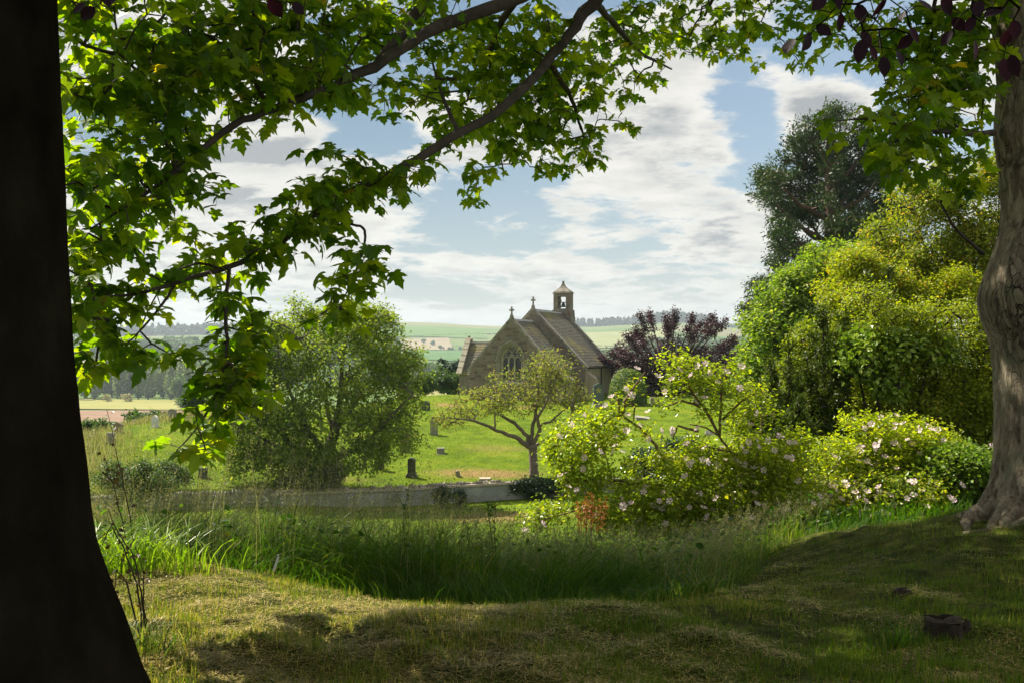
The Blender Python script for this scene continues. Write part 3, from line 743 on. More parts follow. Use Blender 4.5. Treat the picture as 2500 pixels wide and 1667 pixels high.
def grave(px, py, D, wpx, hpx, kind, mat, label, name='gravestone', cat='gravestone', t=0.16, rz=0.0, tilt=(0, 0), base=None, base_px=0, group='gravestones in the churchyard', emblem=False):
    s = D / F; X = (px - CX) * s; zt_ = (CY - py) * s; zg = hz(X, D)
    w, h = wpx * s, hpx * s
    z0 = min(zt_, zg + 0.5) if abs(zt_ - zg) < 0.6 else zt_
    z0 = zg - 0.04
    e = empty(name, (X, D, z0), label, cat, group, rz)
    e.rotation_euler = (tilt[0], tilt[1], rz)
    bh = 0
    if base:
        bh = base_px * s
        a = Acc().box((-w * 0.66, -t * 1.3, -0.3), (w * 0.66, t * 1.3, bh * 0.55)); a.box((-w * 0.56, -t * 1.0, bh * 0.55), (w * 0.56, t * 1.0, bh))
        link('plinth', a.mesh('plinth'), base, e, False)
    ol = outline(kind, w, h - bh)
    a = Acc()
    bev = min(0.02, w * 0.06)
    cx_ = np.mean([p[0] for p in ol]); cz_ = np.mean([p[1] for p in ol])
    a.prism([(x, z_ + bh - (0.25 if (z_ == 0 and not base) else 0)) for x, z_ in ol], [], -t / 2, t / 2)
    sh = [(cx_ + (x - cx_) * (1 - bev * 2 / w), cz_ + (z_ - cz_) * (1 - bev * 2 / max(h, 0.1)) + bh) for x, z_ in ol]
    a.prism(sh, [], -t / 2 - 0.012, t / 2 + 0.012)
    link('headstone' if name == 'gravestone' else 'slab', a.mesh('headstone'), mat, e, False)
    if emblem:
        m = Acc(); zc_ = h * 0.72
        for ang in range(5):
            q = 2 * math.pi * ang / 5 + 0.3
            m.prism([(0, zc_), (0.16 * math.cos(q - 0.25), zc_ + 0.16 * math.sin(q - 0.25)), (0.24 * math.cos(q), zc_ + 0.24 * math.sin(q)), (0.16 * math.cos(q + 0.25), zc_ + 0.16 * math.sin(q + 0.25))], [], -t / 2 - 0.03, -t / 2 - 0.01)
        link('emblem', m.mesh('emblem'), m_gold, e, False)
    return e

grave(1461, 978, 80, 25, 64, 'gabled', m_gs_slate, 'tall green slate gravestone with yellow emblem, in front of the nave wall', base=m_gs_grey, base_px=14, t=0.2, emblem=True, rz=0.1)
grave(1597, 970, 84, 20, 15, 'square', m_gs_tan, 'squat pale block of stone under the purple tree', t=0.5)
grave(1569, 974, 83, 22, 10, 'gable_base', m_gs_red, 'small reddish wedge of stone lying beside the clipped round bush', name='fallen_stone', cat='stone', t=0.5)
grave(1703, 966, 82, 22, 34, 'pointed', m_gs_tan, 'tan pointed gravestone in shade right of the purple tree trunk', t=0.18)
grave(1568, 1003, 74, 34, 8, 'square', m_gs_grey, 'low flat grey slab lying in the open grass', name='ledger_slab', cat='grave slab', t=0.9, tilt=(0.1, 0.12))
grave(1735, 1018, 66, 30, 16, 'square', m_gs_grey, 'grey slab tilted against the slope behind the rose canes', name='ledger_slab', cat='grave slab', t=0.12, tilt=(-0.7, 0.3))
grave(1005, 1160, 51.5, 18, 46, 'round', m_gs_dark, 'dark round-topped gravestone on a plinth beyond the stone wall', base=m_gs_dark, base_px=9, t=0.22, rz=-0.1)
grave(926, 1140, 53, 24, 48, 'round', m_gs_dark, 'dark gravestone half hidden under the spreading tree', t=0.18)
grave(990, 1085, 58, 26, 46, 'round', m_gs_brown, 'brown gravestone in the shadow at the edge of the spreading tree', t=0.2)
grave(1060, 1022, 64, 18, 42, 'square', m_gs_grey, 'narrow upright grey pillar stone with a lit top right of the spreading tree', t=0.28)
grave(1064, 985, 70, 20, 16, 'square', m_gs_brown, 'squat brownish stone behind the narrow pillar stone', t=0.5)
grave(1040, 966, 76, 20, 26, 'round', m_gs_dark, 'farthest dark headstone at the crest left of the church', t=0.2)
grave(1076, 1066, 57.5, 18, 18, 'square', m_gs_grey, 'low square block with pale cap on the open slope', t=0.4, base=m_gs_grey, base_px=4)
grave(1120, 1143, 51.8, 10, 15, 'square', m_gs_grey, 'tiny leaning stone stub beside the bleached grass', t=0.16, tilt=(0, -0.25))
grave(1184, 1153, 51.2, 27, 4, 'square', m_gs_tan, 'thin flat stone lying in the bleached grass', name='ledger_slab', cat='grave slab', t=0.5, tilt=(0.05, 0.0))
grave(379, 1068, 57.5, 18, 32, 'pointed', m_gs_white, 'white pointed gravestone on the left brow', t=0.14, rz=-0.35, base=m_gs_white, base_px=3)
grave(421, 1048, 60.5, 19, 30, 'round', m_gs_grey, 'mottled grey gravestone on the skyline of the left brow', t=0.16)
grave(289, 1077, 56.5, 22, 26, 'shoulder', m_gs_brown, 'brown shouldered gravestone beside the rough grass on the left', t=0.18)
grave(270, 1112, 53, 19, 32, 'square', m_gs_grey, 'square-topped grey gravestone leaning nearest the dark trunk', t=0.16, tilt=(0, 0.04))
grave(218, 1092, 55, 14, 12, 'round', m_gs_grey, 'low rounded stone just right of the dark trunk', t=0.16)
grave(232, 1092, 55.3, 14, 13, 'square', m_gs_brown, 'low square stone touching the rounded one by the dark trunk', t=0.16)
grave(447, 1046, 61, 24, 9, 'square', m_gs_grey, 'low mottled kerb stone right of the skyline gravestone', t=0.4)
grave(495, 1188, 47.5, 20, 31, 'square', m_gs_dark, 'small dark gravestone just behind the rubble wall', t=0.2, tilt=(0, 0.05))
grave(1640, 1022, 66, 9, 26, 'pointed', m_gs_tan, 'thin leaning pale stone seen between the rose canes', t=0.1, tilt=(0, 0.08))

# table tomb with a low railing, right of the open grass
tz = hz((1790 - CX) / F * 58, 58); s = 58 / F
tt = empty('table_tomb', ((1790 - CX) * s, 58, tz), 'low brown table tomb among railings behind the roses', 'tomb')
link('slab', Acc().box((-0.7, -0.5, 0.62), (0.7, 0.5, 0.74)).mesh('slab'), m_gs_brown, tt, False)
link('tomb_chest', Acc().box((-0.55, -0.38, -0.3), (0.55, 0.38, 0.62)).mesh('tomb_chest'), m_gs_brown, tt, False)
link('step', Acc().box((-0.85, -0.65, -0.3), (0.85, 0.65, 0.14)).mesh('step'), m_gs_tan, tt, False)
rl = empty('grave_railing', ((1750 - CX) * s, 57, hz((1750 - CX) / F * 57, 57)), 'low rusty railing round the grave behind the roses', 'railing')
m_rust = surf_mat('rusted_iron', [(0.3, (0.10, 0.07, 0.05)), (0.7, (0.2, 0.16, 0.12))], scale=8)
for k in range(6):
    link('post', Acc().tube([(-1.25 + 0.5 * k, 0, -0.1), (-1.25 + 0.5 * k, 0, 0.85)], 0.025, 5).mesh('post'), m_rust, rl, False)
for zz in (0.35, 0.75):
    link('rail', Acc().tube([(-1.3, 0, zz), (1.3, 0, zz)], 0.016, 5).mesh('rail'), m_rust, rl, False)

# boundary wall: rendered length in the middle, rubble at the left, cobble coping
m_wallr = surf_mat('weathered_render', [(0.3, (0.24, 0.24, 0.25)), (0.6, (0.38, 0.38, 0.38)), (0.8, (0.48, 0.47, 0.45))], scale=0.9, bump=0.5, bump_dist=0.04, bump_scale=8,
                   spots=[((0.16, 0.15, 0.13), 0.6, 0.55, 0.72)], stretch=(1, 1, 1.8))
m_rub = surf_mat('field_rubble', [(0.3, (0.17, 0.16, 0.14)), (0.7, (0.36, 0.34, 0.31))], scale=5, bump=0.6, bump_dist=0.03, rand=0.35)
m_cob = surf_mat('cobble', [(0.3, (0.26, 0.22, 0.18)), (0.7, (0.44, 0.38, 0.32))], scale=6, bump=0.4, bump_dist=0.02, rand=0.4)
def wall_line(a, b, n):
    out_ = []
    for t in np.linspace(a, b, n):
        i_ = min(int(t), len(wall_pts) - 2); out_.append(wall_pts[i_].lerp(wall_pts[i_ + 1], t - i_))
    return out_
def wall_mesh(pts, th=0.42, top=0.0, jag=0.0, rr=None):
    a = Acc(); n = len(pts); V_ = []
    for k, p in enumerate(pts):
        zb = min(hz(p.x, p.y - 0.5), p.z - 0.3) - 0.4; zt_ = p.z + top + (rr.uniform(-jag, jag) if jag else 0)
        V_ += [(p.x, p.y - th / 2, zb), (p.x, p.y + th / 2, zb), (p.x, p.y + th / 2, zt_), (p.x, p.y - th / 2, zt_)]
    q = []
    for k in range(n - 1):
        o = 4 * k
        for j in range(4): q.append((o + j, o + (j + 1) % 4, o + 4 + (j + 1) % 4, o + 4 + j))
    q += [(0, 3, 2, 1), (4 * n - 4, 4 * n - 3, 4 * n - 2, 4 * n - 1)]
    return a.add(V_, quads_to_tris(q))
rw = empty('churchyard_wall', wall_pts[4], 'low rendered grey wall topped with cobbles below the churchyard', 'wall')
wall_mesh(wall_line(3.2, 7.4, 40)).build('render', m_wallr, rw)
# rounded cobble: a small squashed icosphere shape
def cobble_me(name, mat, seed, sub=1):
    import bmesh
    bm = bmesh.new(); bmesh.ops.create_icosphere(bm, subdivisions=sub, radius=0.5)
    r_ = random.Random(seed)
    for v_ in bm.verts: v_.co *= r_.uniform(0.82, 1.1)
    me = bpy.data.meshes.new(name); bm.to_mesh(me); bm.free(); me.materials.append(mat); return me
cobs = [cobble_me('cobble', m_cob, k) for k in range(4)]
rubs = [cobble_me('stone', m_rub, k + 9) for k in range(4)]
r_ = random.Random(4)
def put(me, name, parent, loc, sc_, rot):
    o = bpy.data.objects.new(name, me); COL.objects.link(o); o.parent = parent
    o.matrix_parent_inverse = Matrix.Translation(-parent.location); o.location = loc; o.scale = sc_; o.rotation_euler = rot; return o
ln = wall_line(3.25, 6.9, 84)
for k, p in enumerate(ln):
    if r_.random() < 0.08: continue
    s_ = r_.uniform(0.16, 0.34)
    put(cobs[k % 4], 'cobble', rw, (p.x + r_.uniform(-.06, .06), p.y + r_.uniform(-0.08, 0.08), p.z + s_ * 0.3), (s_ * 1.15, s_, s_ * 0.75), (0, 0, r_.uniform(0, 3)))
cap = wall_mesh(wall_line(3.2, 7.4, 40), th=0.56, top=0.06); cap = Acc()
pl = wall_line(3.2, 7.4, 40); V_ = []
for p in pl: V_ += [(p.x, p.y - 0.29, p.z - 0.06), (p.x, p.y + 0.29, p.z - 0.06), (p.x, p.y + 0.29, p.z + 0.045), (p.x, p.y - 0.29, p.z + 0.045)]
q = []
for k in range(len(pl) - 1):
    for j in range(4): q.append((4 * k + j, 4 * k + (j + 1) % 4, 4 * k + 4 + (j + 1) % 4, 4 * k + 4 + j))
cap.add(V_, quads_to_tris(q)).build('coping', m_cob, rw)
lw = empty('rubble_wall', wall_pts[1], 'rough dry rubble wall with pale cope stones behind the tall grass on the left', 'wall')
wall_mesh(wall_line(0, 3.2, 40), jag=0.03, rr=r_).build('core', m_rub, lw)
ln = wall_line(0.05, 3.2, 62)
cnt = 0
for k, p in enumerate(ln):
    s_ = r_.uniform(0.2, 0.32)
    put(rubs[k % 4], 'cope_stone', lw, (p.x, p.y, p.z + s_ * 0.35), (0.14, 0.4, s_ * 1.3), (0, r_.uniform(-0.3, 0.3), r_.uniform(-0.2, 0.2)))
    for row in range(4):
        sw_ = r_.uniform(0.22, 0.34)
        put(rubs[(k + row) % 4], 'stone', lw, (p.x + (0.08 if row % 2 else -0.04), p.y - 0.2, p.z - 0.12 - 0.2 * row), (sw_, 0.16, r_.uniform(0.15, 0.21)), (0, r_.uniform(-.1, .1), 0)); cnt += 1
rw2 = empty('churchyard_wall', wall_pts[8], 'dark ivy-grown end of the boundary wall behind the rose bush', 'wall')
wall_mesh(wall_line(7.4, 9, 16)).build('render', m_rub, rw2)
# ------------------------------------------------------------------ plant building
def grow(start, targets, step, jit, rng, sag=0.0):
    """join target points to the nearest wood, making twig paths; returns points, parent index, index of each target"""
    start = np.asarray(start, float); T = np.asarray(targets, float)
    cap = len(start) + len(T) * 12 + 10
    A = np.zeros((cap, 3)); par = np.full(cap, -1); n = len(start); A[:n] = start
    d0 = np.full(len(T), 1e9)
    for k in range(0, len(start), 400):
        d0 = np.minimum(d0, np.linalg.norm(T[:, None] - start[None, k:k + 400], axis=2).min(1))
    idx = np.zeros(len(T), int)
    for t in np.argsort(d0):
        d = ((A[:n] - T[t]) ** 2).sum(1); j = int(np.argmin(d)); L = math.sqrt(d[j]); k = min(int(L // step), 10)
        prev = j; p0 = A[j].copy()
        for s in range(1, k + 1):
            if n >= cap - 2: break
            q = s / (k + 1)
            A[n] = p0 * (1 - q) + T[t] * q + rng.normal(0, jit * L / (k + 1), 3) + np.array([0, 0, -sag * L * q * (1 - q) * 2])
            par[n] = prev; prev = n; n += 1
        A[n] = T[t]; par[n] = prev; idx[t] = n; n += 1
    return A[:n], par[:n], idx

def wood(A, par, n0, r_tip, power=0.42, rmax=0.2, sides=4, rmin_draw=0.0):
    cnt = np.ones(len(A))
    for k in range(len(A) - 1, -1, -1):
        if par[k] >= 0: cnt[par[k]] += cnt[k]
    r = np.minimum(r_tip * cnt ** power, rmax)
    m = (par >= 0) & (r > rmin_draw)
    i = np.nonzero(m)[0]; j = par[i]
    rp = np.where(j < n0, r[i] * 1.05, np.minimum(r[j], r[i] * 1.6))
    return segs(A[j], A[i], rp, r[i], sides)

def frames(nrm, dirv):
    nrm = nrm / (np.linalg.norm(nrm, axis=1)[:, None] + 1e-9)
    x = np.cross(dirv, nrm); x /= np.linalg.norm(x, axis=1)[:, None] + 1e-9
    y = np.cross(nrm, x)
    return np.stack([x, y, nrm], axis=2)        # columns are axes

def scatter(name, tv, tf, P, R, S, rnd, mat, parent=None, kind=None, smooth=False):
    tv = np.asarray(tv, float); tf = np.asarray(tf, int)
    n, k = len(P), len(tv)
    if np.ndim(S) == 1: S = S[:, None]
    V = np.einsum('nij,nkj->nki', R, tv[None] * (S[:, None, :] if S.shape[1] == 3 else S[:, None])) + P[:, None]
    T = tf[None] + (np.arange(n) * k)[:, None, None]
    me = tri_mesh(name, V.reshape(-1, 3), T.reshape(-1, 3), smooth, {'rnd': np.repeat(rnd, k)})
    o = link(name, me, mat, parent)
    if kind: o['kind'] = kind
    return o

# leaf shapes (y is along the leaf, z its upper side)
LEAF2 = ([(0, 0, 0), (0.32, 0.45, 0.07), (0, 1, -0.05), (-0.32, 0.45, 0.07)], [(0, 1, 2), (0, 2, 3)])
LEAF4 = ([(0, 0, 0), (0.30, 0.32, 0.08), (0.24, 0.7, 0.05), (0, 1, -0.08), (-0.24, 0.7, 0.05), (-0.30, 0.32, 0.08)], [(0, 1, 2), (0, 2, 3), (0, 3, 4), (0, 4, 5)])
_h = [(0.0, 0.0), (0.10, -0.09), (0.27, -0.12), (0.44, -0.03), (0.38, 0.05), (0.30, 0.13), (0.45, 0.20), (0.60, 0.40), (0.47, 0.39), (0.44, 0.46), (0.25, 0.42), (0.23, 0.56), (0.28, 0.66), (0.15, 0.78), (0.0, 1.04)]
def syc_leaf(curl=0.22, asym=0.0):
    o_ = [(x, y) for x, y in _h] + [(-x * (1 - asym), y) for x, y in _h[-2:0:-1]]
    z = lambda x, y: 0.10 * abs(x) - curl * (x * x * 1.1 + (y - 0.2) ** 2 * 0.55)
    V = [(0, 0.24, 0.02)] + [(x, y, z(x, y)) for x, y in o_]
    n = len(o_); return V, [(0, 1 + k, 1 + (k + 1) % n) for k in range(n)]
SYC = [syc_leaf(0.18), syc_leaf(0.55, 0.1), syc_leaf(0.9, -0.05)]
SYC_LO = ([(0, 0.2, 0.03), (0, 0, 0), (0.42, -0.05, -0.08), (0.28, 0.15, 0), (0.58, 0.4, -0.15), (0.24, 0.44, 0), (0, 1.0, -0.2), (-0.24, 0.44, 0), (-0.58, 0.4, -0.15), (-0.28, 0.15, 0), (-0.42, -0.05, -0.08)],
          [(0, a, a + 1) for a in range(1, 10)] + [(0, 10, 1)])

def rand_in_blobs(blobs, n, rng, shell=0.0, sub=0):
    """blobs: (centre xyz, radii xyz, weight)"""
    if sub:                                   # break every lobe into smaller clumps with air between them
        nb = []
        for c, r, w_ in blobs:
            for _ in range(sub):
                d = rng.normal(size=3); d /= np.linalg.norm(d) + 1e-9
                q = rng.uniform(0.45, 0.95); f = rng.uniform(0.28, 0.52)
                nb.append((np.array(c) + d * q * np.array(r), np.array(r) * f * np.array([1.15, 1.15, 0.8]), w_ * f ** 2))
        k1 = sum(b[2] for b in nb); k2 = sum(b[2] for b in blobs)
        blobs = nb + [(c, r, w_ / k2 * k1 * 0.75) for c, r, w_ in blobs]
    w = np.array([b[2] for b in blobs], float); w /= w.sum()
    out_ = []; cm = np.round(np.concatenate([[0], np.cumsum(w)]) * n).astype(int)
    for k, (c, r, _) in enumerate(blobs):
        m = cm[k + 1] - cm[k]
        d = rng.normal(size=(m, 3)); d /= np.linalg.norm(d, axis=1)[:, None] + 1e-9
        rad = rng.random(m) ** (1 / 3.0)
        rad = rad * (1 - shell) + shell * (0.75 + 0.3 * rng.random(m))
        rad = np.where(rng.random(m) < 0.14, rad * rng.uniform(1.05, 1.45, m), rad)
        out_.append(np.array(c) + d * rad[:, None] * np.array(r))
    return np.concatenate(out_)

def leaves_at(nodes, per, spread, size, rng, up=0.6, droop=0.3, outward=None, size_var=0.3, out_w=0.5):
    n = len(nodes) * per
    P = np.repeat(nodes, per, axis=0) + rng.normal(0, spread, (n, 3))
    nrm = rng.normal(0, 1, (n, 3)) * 0.55 + np.array([0, 0, up])
    d = rng.normal(0, 1, (n, 3)); d[:, 2] -= droop
    if outward is not None:
        o_ = P - np.asarray(outward); o_ /= np.linalg.norm(o_, axis=1)[:, None] + 1e-9; d += o_ * out_w * 2; nrm += o_ * out_w * 0.5
    S = size * (1 + rng.uniform(-size_var, size_var, n))
    clump = np.repeat(rng.random(len(nodes)), per)
    rnd = np.clip(0.55 * clump + 0.45 * rng.random(n), 0, 1)
    return P, frames(nrm, d), S, rnd

def tree(name, label, cat, base, trunk, limbs, blobs, n_nodes, per, spread, lsize, lmat, wmat, seed, leaf=LEAF2, step=0.5, jit=0.2, r_tip=0.012, power=0.42, rmax=0.12,
         up=0.6, droop=0.3, shell=0.35, group=None, trunk_sides=9, keep=None, wood_sides=3, out_w=0.5, parent_root=None, sag=0.0, rmin=0.0, crown_name='crown', size_var=0.3, sub=7):
    """trunk, limbs: lists of (points, radii)"""
    rng = np.random.RandomState(seed)
    root = empty(name, base, label, cat, group)
    st = []
    a = Acc()
    for pts, rad in trunk:
        pts = np.asarray([tuple(p) for p in pts], float); rad = np.asarray(rad, float)
        t = np.linspace(0, 1, len(pts)); tt_ = np.linspace(0, 1, max(8, len(pts) * 3))
        p2 = np.stack([np.interp(tt_, t, pts[:, c]) for c in range(3)], 1); p2[1:-1] += rng.normal(0, 0.12, p2[1:-1].shape) * np.interp(tt_, t, rad)[1:-1, None]
        r2 = np.interp(tt_, t, rad)
        a.tube(p2, r2, trunk_sides, jit=0.05, rng=rng)
    if trunk: a.build('trunk', wmat, root, smooth=True)
    for pts, rad in list(trunk) + list(limbs):
        pts = np.asarray([tuple(p) for p in pts], float)
        L = np.linalg.norm(np.diff(pts, axis=0), axis=1).sum(); m = max(3, int(L / step * 1.5))
        t = np.linspace(0, 1, len(pts)); tt_ = np.linspace(0.35 if (pts is not None and (pts, rad) and len(limbs) and any(pts is q for q, _ in trunk)) else 0.3, 1, m)
        st.append(np.stack([np.interp(tt_, t, pts[:, c]) for c in range(3)], 1))
    if limbs:
        a = Acc()
        for pts, rad in limbs:
            pts = np.asarray([tuple(p) for p in pts], float); rad = np.asarray(rad, float)
            t = np.linspace(0, 1, len(pts)); tt_ = np.linspace(0, 1, len(pts) * 3)
            p2 = np.stack([np.interp(tt_, t, pts[:, c]) for c in range(3)], 1); p2[1:-1] += rng.normal(0, 0.25, p2[1:-1].shape) * np.interp(tt_, t, rad)[1:-1, None]
            a.tube(p2, np.interp(tt_, t, rad), 6, jit=0.04, rng=rng)
        a.build('limbs', wmat, root, smooth=True)
    start = np.concatenate(st) if st else np.array([tuple(base)], float)
    T = rand_in_blobs(blobs, n_nodes, rng, shell, sub)
    if keep is not None: T = T[keep(T)]
    A, par, idx = grow(start, T, step, jit, rng, sag)
    V, t_ = wood(A, par, len(start), r_tip, power, rmax, wood_sides, rmin)
    link('branches', tri_mesh('branches', V, t_), wmat, root)
    extra = A[len(start):]
    nodes = np.concatenate([T, extra[rng.random(len(extra)) < 0.35]]) if len(extra) else T
    cen = np.average([b[0] for b in blobs], axis=0, weights=[b[2] for b in blobs])
    P, R, S, rnd = leaves_at(nodes, per, spread, lsize, rng, up, droop, cen, size_var, out_w)
    c_ = scatter(crown_name, leaf[0], leaf[1], P, R, S, rnd, lmat, root)
    return root

def blob_px(px, py, D, rx, ry, rd, w=1.0):
    """ellipsoid seen at a picture place: rx, ry in picture pixels at distance D, rd metres deep"""
    s = D / F; p = at(px, py, D); return ((p.x, p.y, p.z), (rx * s, rd, ry * s), w)

bark_g = surf_mat('grey_bark', [(0.3, (0.07, 0.06, 0.05)), (0.7, (0.17, 0.15, 0.13))], scale=5, bump=0.8, bump_dist=0.03, stretch=(1, 1, 0.4))
bark_p = surf_mat('cherry_bark', [(0.3, (0.10, 0.075, 0.065)), (0.7, (0.24, 0.19, 0.17))], scale=6, bump=0.7, bump_dist=0.03, stretch=(1, 1, 2.0))
bark_d = surf_mat('dark_bark', [(0.3, (0.035, 0.028, 0.022)), (0.7, (0.08, 0.065, 0.05))], scale=5, bump=0.8, bump_dist=0.03)
bark_c = surf_mat('red_brown_bark', [(0.3, (0.06, 0.035, 0.025)), (0.7, (0.13, 0.08, 0.06))], scale=4, bump=0.8, bump_dist=0.05, stretch=(1, 1, 0.3))
# ------------------------------------------------------------------ far woods and hedgerow trees
L_far = leaf_mat('far_foliage', [(0.0, (0.035, 0.075, 0.018)), (0.5, (0.07, 0.135, 0.028)), (1.0, (0.13, 0.20, 0.05))], trans=0.3, spec=0.2)
L_fir = leaf_mat('far_conifer', [(0.0, (0.014, 0.035, 0.018)), (0.6, (0.028, 0.06, 0.028)), (1.0, (0.045, 0.085, 0.04))], trans=0.15, spec=0.1)
L_pop = leaf_mat('poplar_leaf', [(0.0, (0.09, 0.14, 0.06)), (0.5, (0.16, 0.22, 0.10)), (1.0, (0.30, 0.34, 0.20))], trans=0.35)
L_blos = leaf_mat('buff_blossom', [(0.0, (0.18, 0.16, 0.07)), (1.0, (0.38, 0.33, 0.17))], trans=0.3)

def crown_proto(name, kind, seed, mat, n=900, ls=0.16):
    """unit-height tree crown from clumps of leaf faces, foot at z=0; wide 1"""
    rng = np.random.RandomState(seed)
    if kind == 'round':
        blobs = [((rng.uniform(-.26, .26), rng.uniform(-.26, .26), rng.uniform(0.38, 0.78)), (rng.uniform(.16, .27),) * 2 + (rng.uniform(.12, .2),), 1) for _ in range(11)]
        P = rand_in_blobs(blobs, n, rng, 0.6)
    elif kind == 'poplar':
        z = rng.random(n); r = 0.17 * np.sin(np.clip(z * 0.93 + 0.07, 0, 1) * math.pi) ** 0.55 * (0.6 + 0.4 * rng.random(n)); a = rng.random(n) * 6.28
        r *= 1 + 0.3 * np.sin(a * 3 + z * 9); P = np.stack([r * np.cos(a), r * np.sin(a), 0.08 + z * 0.92], 1)
    elif kind == 'bush':
        blobs = [((rng.uniform(-.35, .35), rng.uniform(-.3, .3), rng.uniform(0.2, 0.62)), (rng.uniform(.18, .3),) * 2 + (rng.uniform(.18, .3),), 1) for _ in range(9)]
        P = rand_in_blobs(blobs, n, rng, 0.6)
    else:
        z = rng.random(n) ** 1.3; r = 0.27 * (1 - z) ** 0.8 * (0.4 + 0.6 * rng.random(n)) + 0.01; a = rng.random(n) * 6.28
        r *= 1 + 0.3 * np.sin(z * 42); P = np.stack([r * np.cos(a), r * np.sin(a), 0.06 + z * 0.94], 1)
    nrm = rng.normal(0, .6, (n, 3)) + np.array([0, 0, .4]); o_ = P - np.array([0, 0, 0.5]); nrm += o_ * 1.2
    R = frames(nrm, rng.normal(0, 1, (n, 3)))
    tv, tf = np.array(LEAF2[0]), LEAF2[1]
    S = ls * rng.uniform(0.6, 1.3, n)
    V = np.einsum('nij,nkj->nki', R, tv[None] * S[:, None, None]) + P[:, None]
    T = np.array(tf)[None] + (np.arange(n) * 4)[:, None, None]
    rnd = np.repeat(np.clip(rng.random(n) * 0.7 + 0.3 * (P[:, 2]), 0, 1), 4)
    me = tri_mesh(name, V.reshape(-1, 3), T.reshape(-1, 3), False, {'rnd': rnd}); me.materials.append(mat); return me
stem_me = Acc().tube([(0, 0, -0.02), (0, 0, 0.25), (0.01, 0, 0.5)], [0.035, 0.028, 0.015], 6).mesh('trunk'); stem_me.materials.append(bark_d)
P_round = [crown_proto('crown', 'round', k, L_far) for k in range(4)]
P_pop = [crown_proto('crown', 'poplar', 20 + k, L_pop, 1100, 0.07) for k in range(3)]
P_fir = [crown_proto('crown', 'fir', 30 + k, L_fir, 500, 0.10) for k in range(2)]
P_bush = [crown_proto('crown', 'bush', 40 + k, L_far, 900, 0.12) for k in range(3)]
P_blos = [crown_proto('crown', 'bush', 50 + k, L_blos, 500, 0.12) for k in range(2)]
rf = random.Random(3)
def far_tree(px, D, hpx, wpx, protos, label, group, name='tree', cat='tree', sink=0.0, k=0, trunk=True, py=None):
    s = D / F; x = (px - CX) * s; z_ = hz(x, D) - sink
    e = empty(name, (x, D, z_), label, cat, group, rf.uniform(0, 6.28))
    me = protos[k % len(protos)]; ph = hpx * s
    ext = max(abs(v) for c in list(me.vertices)[::7] for v in (c.co.x, c.co.y)) * 2
    e.scale = (wpx * s / ext, wpx * s / ext, ph)
    o = bpy.data.objects.new('crown', me); COL.objects.link(o); o.parent = e
    if trunk:
        t = bpy.data.objects.new('trunk', stem_me); COL.objects.link(t); t.parent = e
    return e
for k in range(26):                                   # poplar belt in the valley
    px = 175 + k * 13.4 + rf.uniform(-5, 5); D = 650 + rf.uniform(-5, 45)
    far_tree(px, D, rf.uniform(80, 104) if px < 480 else rf.uniform(70, 86), rf.uniform(30, 42), P_pop, 'tall silvery poplar in the belt behind the golden field', 'poplars along the valley fields', 'poplar_tree', k=k)
far_tree(440, 628, 66, 62, P_round, 'broad dark round tree in front of the poplars', 'broad trees in the valley', 'round_tree', k=1)
far_tree(452, 470, 44, 48, P_round, 'dark bushy tree at the right end of the ploughed field', 'broad trees in the valley', 'round_tree', k=2)
for px, w in ((262, 30), (310, 48)):
    far_tree(px, 620, 26, w, P_blos, 'buff flowering bush at the foot of the poplars, ' + ('smaller left one' if px < 300 else 'wider right one'), 'flowering bushes under the poplars', 'flowering_bush', 'bush', k=int(w), trunk=False)
lab = ['round tree alone on the hill pasture, leftmost of the hillside row', 'fan-shaped hillside tree, second from the left in the row', 'hillside tree in the middle of the row beside a tiny one', 'tiny hillside tree beside a taller one', 'low left tree of the joined pair on the hillside', 'low right tree of the joined pair on the hillside', 'hillside tree nearest the vestry gable', 'small rightmost hillside tree above the vestry gable']
for k, (px, h, w, D) in enumerate([(1034, 13, 14, 2150), (1057, 14, 14, 2100), (1075, 13, 12, 1950), (1083, 9, 6, 1950), (1096, 10, 10, 1900), (1104, 10, 9, 1900), (1124, 12, 11, 1900), (1134, 8, 7, 1900)]):
    far_tree(px, D, h, w, P_round, lab[k], 'row of trees on the hillside field', 'hedgerow_tree', k=k)
for k, px in enumerate([1440, 1449, 1461, 1472, 1486, 1496, 1503, 1516, 1526, 1534]):
    far_tree(px, 1560 + (k % 3) * 25, [10, 14, 13, 11, 9, 15, 15, 14, 15, 10][k], [10, 12, 12, 12, 8, 13, 12, 14, 13, 12][k], P_round, 'small blue-green tree in the distant hedge between nave roof and purple tree', 'hedge trees right of the nave', 'hedgerow_tree', k=k)
far_tree(1517, 1150, 20, 16, P_round, 'nearer round tree below the distant hedge right of the nave', 'broad trees in the valley', 'round_tree', k=3)

